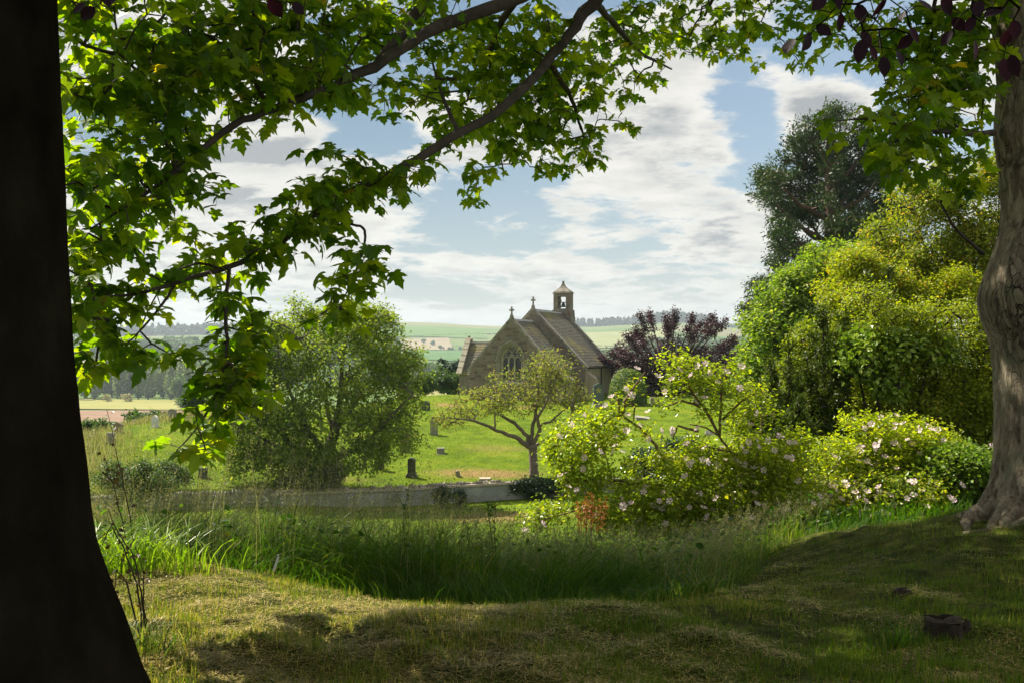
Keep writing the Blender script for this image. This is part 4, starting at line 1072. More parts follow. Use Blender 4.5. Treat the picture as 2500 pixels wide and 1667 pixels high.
def woodland(name, label, spots, protos, mat):
    """a far wood that reads as one mass: many crowns joined into one object"""
    Vs, Ts, Rs, n = [], [], [], 0
    for (x, y, z_, w, h, k) in spots:
        me = protos[k % len(protos)]
        if not hasattr(woodland, 'c'): woodland.c = {}
        if me.name not in woodland.c:
            co = np.zeros(len(me.vertices) * 3); me.vertices.foreach_get('co', co); t = np.zeros(len(me.polygons) * 3, int); me.polygons.foreach_get('vertices', t)
            r = np.zeros(len(me.vertices)); me.attributes['rnd'].data.foreach_get('value', r)
            woodland.c[me.name] = (co.reshape(-1, 3), t.reshape(-1, 3), r)
        co, t, r = woodland.c[me.name]
        q = rf.uniform(0.22, 0.34); m = int(len(t) / 2 * q); c4 = co.reshape(-1, 4, 3)[:m] ; r4 = r.reshape(-1, 4)[:m]
        big = 1.0 / math.sqrt(q)
        cen = c4.mean(1, keepdims=True); c4 = cen + (c4 - cen) * big
        a = rf.uniform(0, 6.28); ca, sa = math.cos(a), math.sin(a)
        P = c4.reshape(-1, 3); P = np.stack([(P[:, 0] * ca - P[:, 1] * sa) * w + x, (P[:, 0] * sa + P[:, 1] * ca) * w + y, P[:, 2] * h + z_], 1)
        Vs.append(P); Ts.append(t[:2 * m] + n); Rs.append(r4.ravel() * 0.6 + 0.4 * rf.random()); n += len(P)
    me = tri_mesh(name, np.concatenate(Vs), np.concatenate(Ts), False, {'rnd': np.concatenate(Rs)})
    return tag(link(name, me, mat), label, 'wood', kind='stuff')
def spots_px(x0, x1, D0_, D1_, n, wh, hh):
    out_ = []
    for k in range(n):
        px = rf.uniform(x0, x1); D = rf.uniform(D0_, D1_); x = (px - CX) / F * D
        out_.append((x, D, hz(x, D) - 1, rf.uniform(*wh), rf.uniform(*hh), k))
    return out_
woodland('far_wood', 'long dark wood along the left skyline', spots_px(100, 960, 2620, 2800, 330, (28, 46), (22, 34)), P_fir + P_round, L_fir)
woodland('far_wood', 'blue-green wood below the pale field on the left', spots_px(100, 960, 1500, 1700, 260, (18, 30), (18, 30)), P_round, L_far)
woodland('far_wood', 'wooded valley side behind the poplars', spots_px(100, 980, 900, 1350, 330, (16, 28), (12, 20)), P_round, L_far)
woodland('far_wood', 'leafy wood between the big tree and the church', spots_px(985, 1200, 860, 1000, 90, (13, 22), (14, 24)), P_round, L_far)
woodland('far_wood', 'blue plantation on the skyline right of the bellcote', spots_px(1370, 1590, 3150, 3260, 170, (18, 26), (22, 30)), P_fir, L_fir)
woodland('far_wood', 'rounded wooded hilltop behind the purple tree', spots_px(1585, 1745, 3050, 3350, 230, (22, 38), (24, 36)), P_fir + P_round, L_fir)
woodland('far_wood', 'blue-green woods right of the purple tree', spots_px(1540, 1860, 1250, 1900, 170, (16, 28), (14, 24)), P_round, L_far)
woodland('far_wood', 'thin line of trees on the right skyline', spots_px(1745, 1870, 3000, 3100, 60, (16, 24), (8, 14)), P_round, L_far)
# hedges dividing the fields
def hedge(a, b, D0_, D1_, label, n=80, h=4.0):
    sp_ = []
    for k in range(n):
        t = k / (n - 1); D = D0_ + (D1_ - D0_) * t; px = a + (b - a) * t; x = (px - CX) / F * D
        sp_.append((x, D, hz(x, D) - 0.6, rf.uniform(5, 8), rf.uniform(0.7, 1.2) * h, k))
    o = woodland('field_hedge', label, sp_, P_bush, L_far); o['category'] = 'hedge'
hedge(930, 1200, 1900, 1900, 'dark hedge line across the hillside left of the church', 90)
hedge(940, 1250, 2250, 2500, 'upper hedge line running below the bare crest', 70, 4)
hedge(1380, 1640, 2100, 1700, 'slanting hedge across the pale field right of the bellcote', 70, 4)
hedge(1390, 1640, 1540, 1560, 'straight hedge under the small distant trees right of the nave', 70, 4)
hedge(120, 620, 356, 354, 'low dark hedge along the near edge of the ploughed field', 90, 1.6)
hedge(150, 600, 497, 497, 'thin verge between ploughed and golden fields', 60, 0.8)

# bushes and dark conifers just outside the churchyard
L_dkfir = leaf_mat('dark_blue_conifer', [(0.0, (0.012, 0.032, 0.024)), (0.6, (0.022, 0.055, 0.038)), (1.0, (0.04, 0.085, 0.055))], trans=0.15, spec=0.15)
L_hedge = leaf_mat('elder_green', [(0.0, (0.035, 0.075, 0.018)), (0.5, (0.06, 0.12, 0.025)), (1.0, (0.11, 0.18, 0.045))], trans=0.4)
def bush(px, py, D, wpx, hpx, label, mat, seed, name='bush', cat='bush', group=None, n=260, per=26, ls=0.22, rd=None, sub=7, wm=None, up=0.6, leaf=LEAF2, shell=0.5, spread=None, step=0.5):
    """py is the foot; a bush of several overlapping lobes"""
    r_ = random.Random(seed); s = D / F
    bl = []
    for k in range(sub):
        fx, fz = r_.uniform(-0.32, 0.32), r_.uniform(0.28, 0.72)
        bl.append(blob_px(px + fx * wpx, py - fz * hpx, D + r_.uniform(-.3, .3) * (rd or wpx * s * 0.4), wpx * r_.uniform(.17, .28), hpx * r_.uniform(.2, .32), (rd or wpx * s * 0.4) * r_.uniform(0.4, 0.7), 1))
    b = at(px, py, D); b.z = min(b.z, hz(b.x, b.y)) - 0.1
    return tree(name, label, cat, b, [], [((b, at(px, py - hpx * 0.45, D)), (0.05, 0.02))], bl, n, per, spread or 0.13 * max(1, wpx * s / 5), ls, mat, wm or bark_d, seed, leaf, step=step, shell=shell, group=group, r_tip=0.01, up=up)
bush(300 + 60, 1062, 72, 120, 62, 'green elder bush behind the white gravestone', L_hedge, 1, ls=0.2, n=300)
bush(225, 1085, 66, 74, 60, 'small green bush below the brow by the dark trunk', L_hedge, 2, ls=0.18)
bush(480, 1010, 88, 60, 60, 'leafy bush beside the drooping sycamore spray', L_hedge, 3, ls=0.2)
bush(1110, 968, 104, 100, 112, 'dark blue-green conifer clump left of the church', L_dkfir, 4, name='conifer', cat='conifer', n=420, ls=0.24, sub=9)
bush(1155, 965, 101, 70, 80, 'smaller dark conifer hard against the vestry', L_dkfir, 5, name='conifer', cat='conifer', n=250, ls=0.24)
bush(1085, 970, 97, 110, 70, 'soft green bush in front of the dark conifers', L_hedge, 6, ls=0.22, n=300)
bush(1040, 965, 94, 70, 60, 'pale green bush at the left of the dark conifers', L_hedge, 7, ls=0.2)
bush(1700, 975, 93, 130, 60, 'dark green laurel under the right side of the purple tree', L_dkfir, 8, ls=0.2, n=250)
bush(1640, 972, 96, 120, 60, 'deep green holly under the left side of the purple tree', L_dkfir, 9, ls=0.2, n=250)
# ------------------------------------------------------------------ churchyard trees
L_big = leaf_mat('lime_green_leaf', [(0.0, (0.08, 0.15, 0.025)), (0.45, (0.15, 0.23, 0.04)), (0.8, (0.25, 0.31, 0.07)), (1.0, (0.38, 0.38, 0.14))], trans=0.5, tmul=(1.6, 1.6, 0.4), spec=0.12, rough=0.6)
b = at(800, 1195, 49); b.z = hz(b.x, b.y) - 0.1
T0 = lambda px, py, D: at(px, py, D)
tree('spreading_tree', 'broad round-headed green tree left of the church with many low limbs', 'tree', b,
     [([b, T0(800, 1130, 49), T0(815, 1060, 49)], [0.38, 0.30, 0.24]), ([T0(780, 1195, 49), T0(740, 1120, 48.6), T0(690, 1060, 48)], [0.24, 0.18, 0.12])],
     [([T0(815, 1070, 49), T0(830, 980, 49), T0(835, 880, 49.5), T0(850, 800, 49.5)], [0.22, 0.16, 0.1, 0.05]),
      ([T0(812, 1120, 49), T0(900, 1080, 48.5), T0(960, 1010, 48), T0(1010, 960, 47.5)], [0.16, 0.12, 0.08, 0.04]),
      ([T0(800, 1120, 49), T0(740, 1030, 48), T0(700, 940, 47.5), T0(680, 860, 47.5)], [0.18, 0.13, 0.08, 0.04]),
      ([T0(740, 1120, 48.6), T0(660, 1080, 47.6), T0(590, 1040, 47)], [0.12, 0.08, 0.04]),
      ([T0(815, 1060, 49), T0(880, 960, 50.5), T0(940, 860, 51)], [0.14, 0.1, 0.05]),
      ([T0(815, 1060, 49), T0(790, 950, 51), T0(730, 830, 51.5)], [0.14, 0.1, 0.05]),
      ([T0(760, 860, 47.8), T0(700, 800, 47.5), T0(640, 770, 47.4)], [0.05, 0.04, 0.02])],
     [blob_px(810, 880, 49, 170, 110, 3.0, 3.2), blob_px(900, 830, 49, 90, 75, 2.2, 1.6), blob_px(740, 820, 49, 90, 70, 2.0, 1.2), blob_px(680, 960, 48, 120, 100, 2.3, 2), blob_px(930, 960, 49, 110, 100, 2.3, 2.2),
      blob_px(640, 1060, 47.5, 100, 75, 1.8, 1.3), blob_px(960, 1070, 48.5, 90, 50, 1.8, 0.9), blob_px(800, 1020, 48, 130, 80, 2.5, 1.6), blob_px(1000, 900, 49, 50, 60, 1.5, 0.6), blob_px(860, 775, 49, 60, 34, 1.2, 0.5),
      blob_px(760, 775, 49, 60, 24, 1.2, 0.3), blob_px(590, 1110, 47, 60, 50, 1.2, 0.6), blob_px(740, 1140, 47.6, 110, 40, 1.5, 0.7), blob_px(930, 790, 49, 40, 50, 1.2, 0.45), blob_px(730, 745, 49, 26, 26, 0.8, 0.08), blob_px(620, 860, 48, 60, 60, 1.5, 0.6), blob_px(600, 980, 47.6, 70, 80, 1.6, 0.9), blob_px(700, 1120, 47.4, 130, 55, 1.5, 1.0), blob_px(860, 1110, 47.6, 90, 45, 1.5, 0.6), blob_px(650, 800, 48, 60, 40, 1.4, 0.5)],
     3900, 11, 0.18, 0.15, L_big, bark_g, 21, step=0.35, r_tip=0.009, shell=0.2, size_var=0.35, sub=5)
# little open-branched plum tree
L_plum = leaf_mat('young_plum_leaf', [(0.0, (0.10, 0.14, 0.04)), (0.5, (0.19, 0.24, 0.06)), (0.85, (0.30, 0.30, 0.09)), (1.0, (0.38, 0.25, 0.13))], trans=0.5, tmul=(1.5, 1.5, 0.5), spec=0.12, rough=0.6)
b = at(1304, 1157, 52); b.z = hz(b.x, b.y) - 0.1
D = 52
tree('plum_tree', 'small open plum tree with bare spreading limbs in front of the church', 'tree', b,
     [([b, T0(1302, 1120, D), T0(1298, 1086, D)], [0.27, 0.22, 0.23])],
     [([T0(1293, 1090, D), T0(1260, 1068, 51.7), T0(1225, 1055, 51.5), T0(1190, 1038, 51), T0(1150, 1025, 50.6), T0(1110, 1020, 50.3)], [0.15, 0.12, 0.10, 0.08, 0.06, 0.03]),
      ([T0(1294, 1088, D), T0(1285, 1060, 52), T0(1260, 1035, 52.3), T0(1225, 1013, 52.4), T0(1205, 990, 52.6), T0(1180, 975, 52.8)], [0.13, 0.11, 0.10, 0.08, 0.06, 0.03]),
      ([T0(1208, 1044, 51.3), T0(1209, 1010, 51.6), T0(1200, 985, 51.7)], [0.05, 0.04, 0.02]),
      ([T0(1297, 1085, D), T0(1300, 1040, 52), T0(1310, 1005, 52), T0(1315, 960, 52), T0(1310, 915, 52)], [0.12, 0.10, 0.09, 0.06, 0.03]),
      ([T0(1300, 1088, D), T0(1318, 1050, 51.7), T0(1312, 1020, 51.5), T0(1335, 980, 51.2), T0(1355, 930, 51)], [0.13, 0.10, 0.08, 0.06, 0.03]),
      ([T0(1302, 1090, D), T0(1322, 1078, 52.2), T0(1350, 1074, 52.4), T0(1385, 1060, 52.6)], [0.10, 0.08, 0.05, 0.03]),
      ([T0(1316, 1040, 51.7), T0(1350, 1025, 51.4), T0(1375, 1000, 51), T0(1410, 985, 51)], [0.07, 0.06, 0.04, 0.02])],
     [blob_px(1190, 975, 52, 85, 42, 1.4, 1.1), blob_px(1110, 1010, 51, 55, 35, 0.9, 0.5), blob_px(1340, 905, 52, 70, 50, 1.4, 1.5), blob_px(1270, 940, 52, 90, 50, 1.4, 1.4), blob_px(1360, 960, 52, 75, 40, 1.4, 1.1),
      blob_px(1330, 868, 52, 35, 18, 0.7, 0.18), blob_px(1410, 975, 52, 45, 26, 1, 0.35), blob_px(1240, 1000, 51.5, 80, 22, 1, 0.4), blob_px(1075, 1030, 50.5, 28, 18, 0.5, 0.1), blob_px(1390, 1040, 52, 50, 25, 1.0, 0.2)],
     1000, 6, 0.14, 0.12, L_plum, bark_p, 22, step=0.3, r_tip=0.010, shell=0.15, up=0.5)
# purple tree
L_pur = leaf_mat('purple_leaf', [(0.0, (0.022, 0.012, 0.018)), (0.5, (0.05, 0.026, 0.036)), (0.85, (0.09, 0.055, 0.065)), (1.0, (0.17, 0.13, 0.14))], trans=0.25, tmul=(1.5, 0.7, 0.8), rough=0.35)
D = 93; b = at(1632, 975, D); b.z = hz(b.x, b.y) - 0.1
rp = random.Random(5)
lm = []
for k in range(24):
    a = -1.25 + 2.5 * k / 23 + rp.uniform(-.06, .06)
    L = rp.uniform(195, 235) if abs(a) < 0.7 else rp.uniform(170, 215)
    ex, ey = 1650 + math.sin(a) * L * 0.9, 960 - math.cos(a) * L * 0.84
    lm.append(([T0(1632, 950, D), T0(1632 + (ex - 1632) * .4, 950 - (950 - ey) * .45, D + rp.uniform(-1.5, 1.5)), T0(ex, ey, D + rp.uniform(-3, 3))], [0.14, 0.09, 0.02]))
tree('purple_leaved_tree', 'dark purple-leaved tree with upswept feathery branches right of the church', 'tree', b,
     [([b, T0(1632, 950, D), T0(1634, 925, D)], [0.36, 0.3, 0.2])], lm,
     [blob_px(1640, 890, D, 110, 52, 3, 2.4), blob_px(1560, 905, D, 70, 40, 2.5, 1.1), blob_px(1720, 890, D, 80, 52, 2.5, 1.4), blob_px(1780, 910, D, 45, 45, 2, 0.7), blob_px(1640, 842, D, 80, 34, 2.5, 0.5), blob_px(1540, 860, D, 45, 30, 2, 0.4),
      blob_px(1700, 940, D, 90, 35, 2, 0.8), blob_px(1600, 945, D, 70, 30, 2, 0.6), blob_px(1800, 950, D, 60, 30, 2, 0.6)] + [(tuple(l[0][1].lerp(l[0][2], q)), (0.26, 0.4, 0.34), 0.045) for l in lm for q in (0.7, 0.8, 0.9, 1.0, 1.1)],
     2300, 15, 0.17, 0.18, L_pur, bark_d, 23, step=0.6, r_tip=0.016, shell=0.2, up=0.3, out_w=0.8, sub=0)
# clipped round bush
L_clip = leaf_mat('clipped_variegated_leaf', [(0.0, (0.05, 0.11, 0.015)), (0.5, (0.11, 0.19, 0.025)), (1.0, (0.34, 0.36, 0.09))], trans=0.3)
D = 83; s = D / F
b = at(1533, 970, D); b.z = hz(b.x, b.y) - 0.05
rng = np.random.RandomState(31); n = 9000
th = rng.random(n) * 2 * math.pi; zz = rng.random(n)
rr = np.sqrt(np.clip(1 - (np.abs(zz * 1.28 - 0.32) / 0.97) ** 2.3, 0, 1))
R0, Hh = 46 * s * 0.98, 88 * s
nn = np.stack([rr * np.cos(th), rr * np.sin(th), zz], 1)
Pt = np.array(b) + np.stack([nn[:, 0] * R0, nn[:, 1] * R0, zz * Hh], 1) * (1 + rng.normal(0, 0.012, (n, 1))) * 1.0
nr = np.stack([nn[:, 0], nn[:, 1], (zz - 0.3) * 1.0], 1) + rng.normal(0, 0.45, (n, 3))
cb = empty('clipped_bush', b, 'round clipped evergreen bush beside the nave corner', 'bush')
scatter('foliage', LEAF2[0], LEAF2[1], Pt, frames(nr, rng.normal(0, 1, (n, 3))), 0.13 * rng.uniform(.6, 1.3, n), np.clip(rng.random(n) * 0.6 + 0.4 * vnoise(Pt[:, 0], Pt[:, 2], 0.5) + 0.2, 0, 1), L_clip, cb)
a = Acc()
for k in range(5): a.tube([tuple(b), tuple(b + Vector((rp.uniform(-.8, .8), rp.uniform(-.8, .8), Hh * 0.7)))], [0.07, 0.02], 5)
a.build('stems', bark_d, cb)
core = Acc(); zc_ = np.linspace(0, 1, 14); th = np.linspace(0, 2 * math.pi, 20, endpoint=False)
rc_ = np.sqrt(np.clip(1 - (np.abs(zc_ * 1.28 - 0.32) / 0.97) ** 2.3, 0, 1)) * 0.86
Vc = np.array([[(b.x + r * R0 * math.cos(t), b.y + r * R0 * math.sin(t), b.z + z_ * Hh * 0.93) for t in th] for r, z_ in zip(rc_, zc_)])
i = np.arange(14 * 20).reshape(14, 20); j = np.roll(i, -1, 1)
tri_ = quads_to_tris(np.stack([i[:-1], j[:-1], j[1:], i[1:]], -1).reshape(-1, 4))
link('inner_foliage', tri_mesh('inner_foliage', Vc.reshape(-1, 3), tri_, True, {'rnd': np.full(280, 0.1)}), L_clip, cb)
# giant conifer on the right
L_seq = leaf_mat('sequoia_spray', [(0.0, (0.018, 0.04, 0.015)), (0.5, (0.035, 0.07, 0.022)), (0.85, (0.07, 0.11, 0.03)), (1.0, (0.13, 0.14, 0.05))], trans=0.2, spec=0.2)
D = 70; b = at(2032, 1000, D); b.z = hz(b.x, b.y) - 0.2
lm = []; bl = []
clumps = [(1990, 330, 60, 45), (2060, 350, 60, 50), (2010, 400, 110, 55), (1930, 450, 90, 50), (2100, 430, 90, 60), (1880, 430, 38, 40), (1905, 500, 45, 45), (2150, 500, 70, 55), (2010, 480, 80, 60), (1925, 560, 40, 35), (2190, 540, 35, 30),
          (2080, 560, 70, 50), (1960, 600, 50, 40), (1905, 640, 35, 50), (2000, 640, 60, 40), (2140, 590, 60, 40), (1870, 700, 45, 40), (1930, 710, 60, 50), (2030, 290, 50, 35), (1870, 480, 30, 30), (2040, 560, 28, 60), (1840, 740, 35, 30), (1900, 590, 26, 30), (1965, 520, 40, 30), (2215, 520, 35, 30), (2170, 420, 60, 50), (2120, 360, 50, 40), (2230, 580, 30, 26)]
for cx_, cy_, rx_, ry_ in clumps:
    dd = D + rp.uniform(-3, 3)
    for _ in range(3):
        bl.append(blob_px(cx_ + rp.uniform(-.5, .5) * rx_, cy_ + rp.uniform(-.5, .5) * ry_, dd + rp.uniform(-1, 1), rx_ * 0.75, ry_ * 0.68, 1.5, rx_ * ry_))
    ty = min(cy_ + 60 + abs(cx_ - 2030) * 0.35, 900)
    lm.append(([T0(2030, ty, D), T0((2030 + cx_) / 2, (ty + cy_) / 2 + 14, (D + dd) / 2), T0(cx_, cy_, dd)], [0.20, 0.13, 0.04]))
for cy_, ry_ in ((330, 40), (400, 45), (470, 45), (540, 45), (620, 50)):
    bl.append(blob_px(2035, cy_, D - 1.6, 34, ry_, 0.9, 1300))
tree('giant_conifer', 'tall dark conifer with a broken rounded crown rising over the right-hand shrubs', 'tree', b,
     [([b, T0(2034, 700, D), T0(2030, 520, D), T0(2022, 330, D)], [0.95, 0.7, 0.45, 0.12])], lm, bl, 3600, 17, 0.21, 0.24, L_seq, bark_c, 24, step=0.55, r_tip=0.018, shell=0.2, up=0.2, rmax=0.1,
     leaf=([(0, 0, 0), (0.16, 0.5, 0.05), (0, 1, 0.1), (-0.16, 0.5, 0.05)], [(0, 1, 2), (0, 2, 3)]), out_w=0.9, size_var=0.5, sub=4)
# pale green maple in front of it
L_map = leaf_mat('pale_maple_leaf', [(0.0, (0.06, 0.12, 0.015)), (0.4, (0.13, 0.22, 0.025)), (0.75, (0.25, 0.34, 0.05)), (1.0, (0.46, 0.48, 0.13))], trans=0.5, tmul=(1.5, 1.5, 0.4), spec=0.2, rough=0.5)
D = 40; b = at(1990, 1060, D); b.z = hz(b.x, b.y) - 0.2
bl = [blob_px(cx_, cy_, D + dd, rx_, ry_, 1.3, rx_ * ry_ / 2000) for cx_, cy_, rx_, ry_, dd in
      [(2010, 640, 60, 45, 0), (1960, 690, 70, 45, .5), (1900, 740, 60, 45, 0), (2080, 640, 70, 50, 1), (1860, 800, 45, 40, 0), (1920, 810, 70, 50, -1), (2010, 740, 90, 60, -.5), (1850, 860, 45, 45, 0), (1900, 890, 70, 50, -.6), (1980, 840, 80, 60, -1), (1870, 930, 60, 45, 0),
       (2100, 700, 80, 60, 0), (2050, 800, 80, 70, 0), (2150, 640, 60, 50, 1), (1830, 900, 25, 30, 0), (1960, 930, 80, 60, 0), (2120, 800, 70, 80, 1)]]
tree('maple_tree', 'pale green maple catching the sun in front of the tall conifer', 'tree', b,
     [([b, T0(1995, 950, D), T0(2005, 850, D)], [0.3, 0.22, 0.15])], [([T0(2005, 860, D), T0(1940, 780, D), T0(1900, 740, D)], [0.12, 0.08, 0.03]), ([T0(2005, 860, D), T0(2040, 740, D), T0(2060, 650, D)], [0.12, 0.08, 0.03])],
     bl, 2900, 14, 0.17, 0.16, L_map, bark_g, 25, step=0.4, shell=0.4, up=0.9, droop=0.5)
# ------------------------------------------------------------------ shrubs on the right bank and the dog roses
L_barb = leaf_mat('barberry_leaf', [(0.0, (0.09, 0.13, 0.010)), (0.45, (0.20, 0.26, 0.018)), (0.85, (0.36, 0.40, 0.03)), (0.97, (0.48, 0.42, 0.04)), (1.0, (0.50, 0.26, 0.05))], trans=0.45, tmul=(1.6, 1.6, 0.3), spec=0.3, rough=0.4)
L_coto = leaf_mat('cotoneaster_leaf', [(0.0, (0.09, 0.13, 0.012)), (0.5, (0.20, 0.26, 0.02)), (1.0, (0.38, 0.38, 0.045))], trans=0.45, tmul=(1.6, 1.6, 0.4), spec=0.2)
L_haw = leaf_mat('hawthorn_leaf', [(0.0, (0.07, 0.12, 0.012)), (0.5, (0.16, 0.22, 0.022)), (0.93, (0.32, 0.35, 0.05)), (1.0, (0.44, 0.28, 0.07))], trans=0.45, tmul=(1.6, 1.6, 0.3), spec=0.2)
L_laur = leaf_mat('laurel_leaf', [(0.0, (0.08, 0.15, 0.014)), (0.5, (0.17, 0.27, 0.025)), (1.0, (0.36, 0.42, 0.06))], trans=0.3, spec=0.45, rough=0.35)
L_yew = leaf_mat('yew_needles', [(0.0, (0.024, 0.042, 0.007)), (0.6, (0.060, 0.090, 0.012)), (1.0, (0.144, 0.168, 0.024))], trans=0.25, spec=0.2)
L_rose = leaf_mat('rose_leaf', [(0.0, (0.07, 0.12, 0.012)), (0.4, (0.18, 0.25, 0.02)), (0.8, (0.34, 0.40, 0.035)), (1.0, (0.50, 0.44, 0.07))], trans=0.55, tmul=(1.8, 1.8, 0.25), spec=0.45, rough=0.3)
L_green = leaf_mat('fresh_green_leaf', [(0.0, (0.06, 0.12, 0.012)), (0.5, (0.13, 0.23, 0.02)), (1.0, (0.26, 0.34, 0.04))], trans=0.45)
cane = surf_mat('rose_cane', [(0.3, (0.10, 0.06, 0.035)), (0.7, (0.26, 0.17, 0.10))], scale=14, bump=0.4, bump_dist=0.005)
def mass(name, cat, label, foot, lobes, D, n, per, spread, ls, mat, seed, rd=1.0, wm=None, **kw):
    bl = [blob_px(a, b_, D + (c[0] if c else 0), rx, ry, rd, rx * ry / 3000) for a, b_, rx, ry, *c in lobes]
    bs = at(foot[0], foot[1], D); bs.z = hz(bs.x, bs.y) - 0.1
    lm = [([bs, bs.lerp(Vector(q[0]), 0.5), Vector(q[0])], [0.06, 0.04, 0.015]) for q in bl]
    return tree(name, label, cat, bs, [], lm, bl, n, per, spread, ls, mat, wm or bark_d, seed, **kw)
mass('hawthorn_tree', 'tree', 'yellow-green hawthorn reaching behind the sycamore trunk at the upper right', (2420, 1150), [(2230, 500, 70, 60), (2330, 470, 90, 70), (2400, 580, 90, 90), (2280, 600, 110, 70), (2180, 640, 90, 60), (2380, 700, 90, 80), (2260, 700, 110, 60), (2150, 570, 50, 35), (2440, 430, 60, 70), (2500, 650, 80, 150), (2580, 500, 90, 120)],
     24, 3000, 14, 0.11, 0.08, L_haw, 41, rd=1.0, step=0.28, jit=0.3, shell=0.3, r_tip=0.006)
mass('barberry_bush', 'bush', 'large golden-green arching barberry bush left of the sycamore trunk', (2330, 1180), [(2300, 800, 110, 70), (2180, 790, 80, 50), (2390, 880, 90, 100), (2270, 900, 120, 80), (2180, 880, 70, 70), (2330, 1000, 120, 80), (2220, 990, 90, 70), (2420, 1050, 80, 100), (2120, 740, 60, 40), (2480, 900, 80, 150), (2560, 1000, 90, 160)],
     19, 3300, 15, 0.09, 0.062, L_barb, 42, rd=0.8, step=0.22, jit=0.3, shell=0.35, r_tip=0.005, up=0.8)
mass('cotoneaster_bush', 'bush', 'olive-brown fine-leaved bush with arching twigs in the middle of the shrubs', (2080, 1190), [(2060, 950, 90, 60), (2000, 1010, 80, 70), (2120, 1020, 100, 70), (2050, 1090, 110, 70), (1960, 1090, 60, 60), (2150, 1110, 70, 60), (2130, 930, 50, 40)],
     20, 2300, 14, 0.09, 0.062, L_coto, 43, rd=0.8, step=0.22, jit=0.35, shell=0.4, r_tip=0.005)
mass('laurel_bush', 'bush', 'glossy-leaved laurel showing between barberry and yew', (2180, 1150), [(2130, 850, 70, 50), (2200, 860, 60, 40), (2090, 890, 50, 40), (2180, 930, 60, 40), (2270, 860, 50, 40)],
     18.6, 300, 10, 0.09, 0.11, L_laur, 44, rd=0.5, leaf=LEAF4, step=0.3, shell=0.5)
mass('barberry_bush', 'bush', 'upper golden bush above the laurel, topped with orange young leaves', (2230, 1150), [(2080, 650, 60, 35), (2150, 690, 80, 45), (2230, 740, 90, 45), (2060, 720, 50, 40), (2130, 770, 70, 30), (2330, 720, 60, 60)],
     22.5, 1800, 14, 0.1, 0.07, L_barb, 46, rd=0.8, step=0.25, jit=0.3, shell=0.35, r_tip=0.005, up=0.8)
mass('privet_bush', 'bush', 'bright green low bush at the foot of the shrubs beside the sycamore roots', (2330, 1290), [(2330, 1160, 100, 70), (2250, 1210, 90, 50), (2400, 1180, 60, 60), (2170, 1190, 80, 40), (2290, 1240, 90, 35)],
     14.5, 1000, 12, 0.07, 0.07, L_green, 47, rd=0.6, step=0.2, shell=0.3)
mass('field_maple_bush', 'bush', 'yellow-green leafy bush filling between the pale maple and the golden barberry', (2040, 1180), [(1990, 860, 60, 60), (2060, 830, 60, 50), (1960, 930, 60, 50), (2010, 960, 60, 50), (1900, 1040, 60, 50), (1860, 980, 40, 50), (1830, 1050, 40, 40), (2100, 980, 60, 50)],
     22, 1700, 13, 0.11, 0.085, L_haw, 48, rd=0.8, step=0.28, shell=0.35)
# upright yews: fans of ascending plumes
def yew(foot, tips, D, label, seed):
    r_ = random.Random(seed); bs = at(foot[0], foot[1], D); bs.z = hz(bs.x, bs.y) - 0.1
    bl, lm = [], []
    for (tx, ty) in tips:
        tip = at(tx, ty, D + r_.uniform(-.5, .5)); mid = bs.lerp(tip, 0.45); mid.z += 0.1
        lm.append(([bs, mid, tip], [0.07, 0.045, 0.01]))
        for t in np.linspace(0.28, 1.0, 9):
            c = mid.lerp(tip, (t - .45) / .55) if t > .45 else bs.lerp(mid, t / .45)
            w = 0.17 * (1.05 - t) + 0.045
            bl.append((tuple(c), (w, w, 0.28), 0.4 + (1.1 - t)))
    tree('yew_bush', label, 'bush', bs, [], lm, bl, 900, 15, 0.05, 0.10, L_yew, bark_d, seed, leaf=([(0, 0, 0), (0.13, 0.5, 0.02), (0, 1, 0.05), (-0.13, 0.5, 0.02)], [(0, 1, 2), (0, 2, 3)]), step=0.3, up=0.1, droop=-1.1, out_w=0.15, group='yews among the shrubs')
yew((1935, 1230), [(1850, 960), (1880, 900), (1905, 960), (1830, 1010), (1925, 860), (1950, 930), (1960, 1000), (1900, 1020)], 18.3, 'dark upright yew at the left end of the shrubs beside the roses', 51)
yew((2010, 1230), [(1990, 830), (2010, 770), (2040, 850), (1970, 900), (2060, 780), (2075, 860), (2030, 930)], 18.6, 'dark yew plume rising in front of the pale maple', 52)
yew((2130, 1200), [(2080, 740), (2120, 690), (2150, 740), (2170, 680), (2190, 740), (2100, 800)], 20.4, 'uppermost dark yew between maple and golden bush', 53)
yew((1905, 1230), [(1920, 1040), (1950, 1010), (1975, 1060), (1890, 1090)], 16.8, 'lowest dark yew tuft at the right edge of the main rose bush', 54)

# dog rose flower: five notched petals and a yellow eye
m_pet, pnt, po = mat_new('rose_petal')
ptc = nd(pnt, 'ShaderNodeTexCoord'); psp = nd(pnt, 'ShaderNodeVectorMath', {0: ptc.outputs['Object']}, operation='LENGTH')
pc_ = ramp(pnt, nd(pnt, 'ShaderNodeMapRange', {0: psp.outputs['Value'], 1: 0.1, 2: 1.0}).outputs[0], [(0.0, (0.92, 0.90, 0.84)), (0.45, (0.92, 0.80, 0.84)), (1.0, (0.90, 0.60, 0.72))])
pp = nd(pnt, 'ShaderNodeBsdfPrincipled', {'Base Color': pc_, 'Roughness': 0.6}); pt_ = nd(pnt, 'ShaderNodeBsdfTranslucent', {'Color': pc_})
pnt.links.new(nd(pnt, 'ShaderNodeMixShader', {0: 0.4, 1: pp.outputs[0], 2: pt_.outputs[0]}).outputs[0], po.inputs[0])
m_eye = surf_mat('rose_stamens', [(0.3, (0.5, 0.36, 0.05)), (0.7, (0.7, 0.55, 0.12))], scale=20)
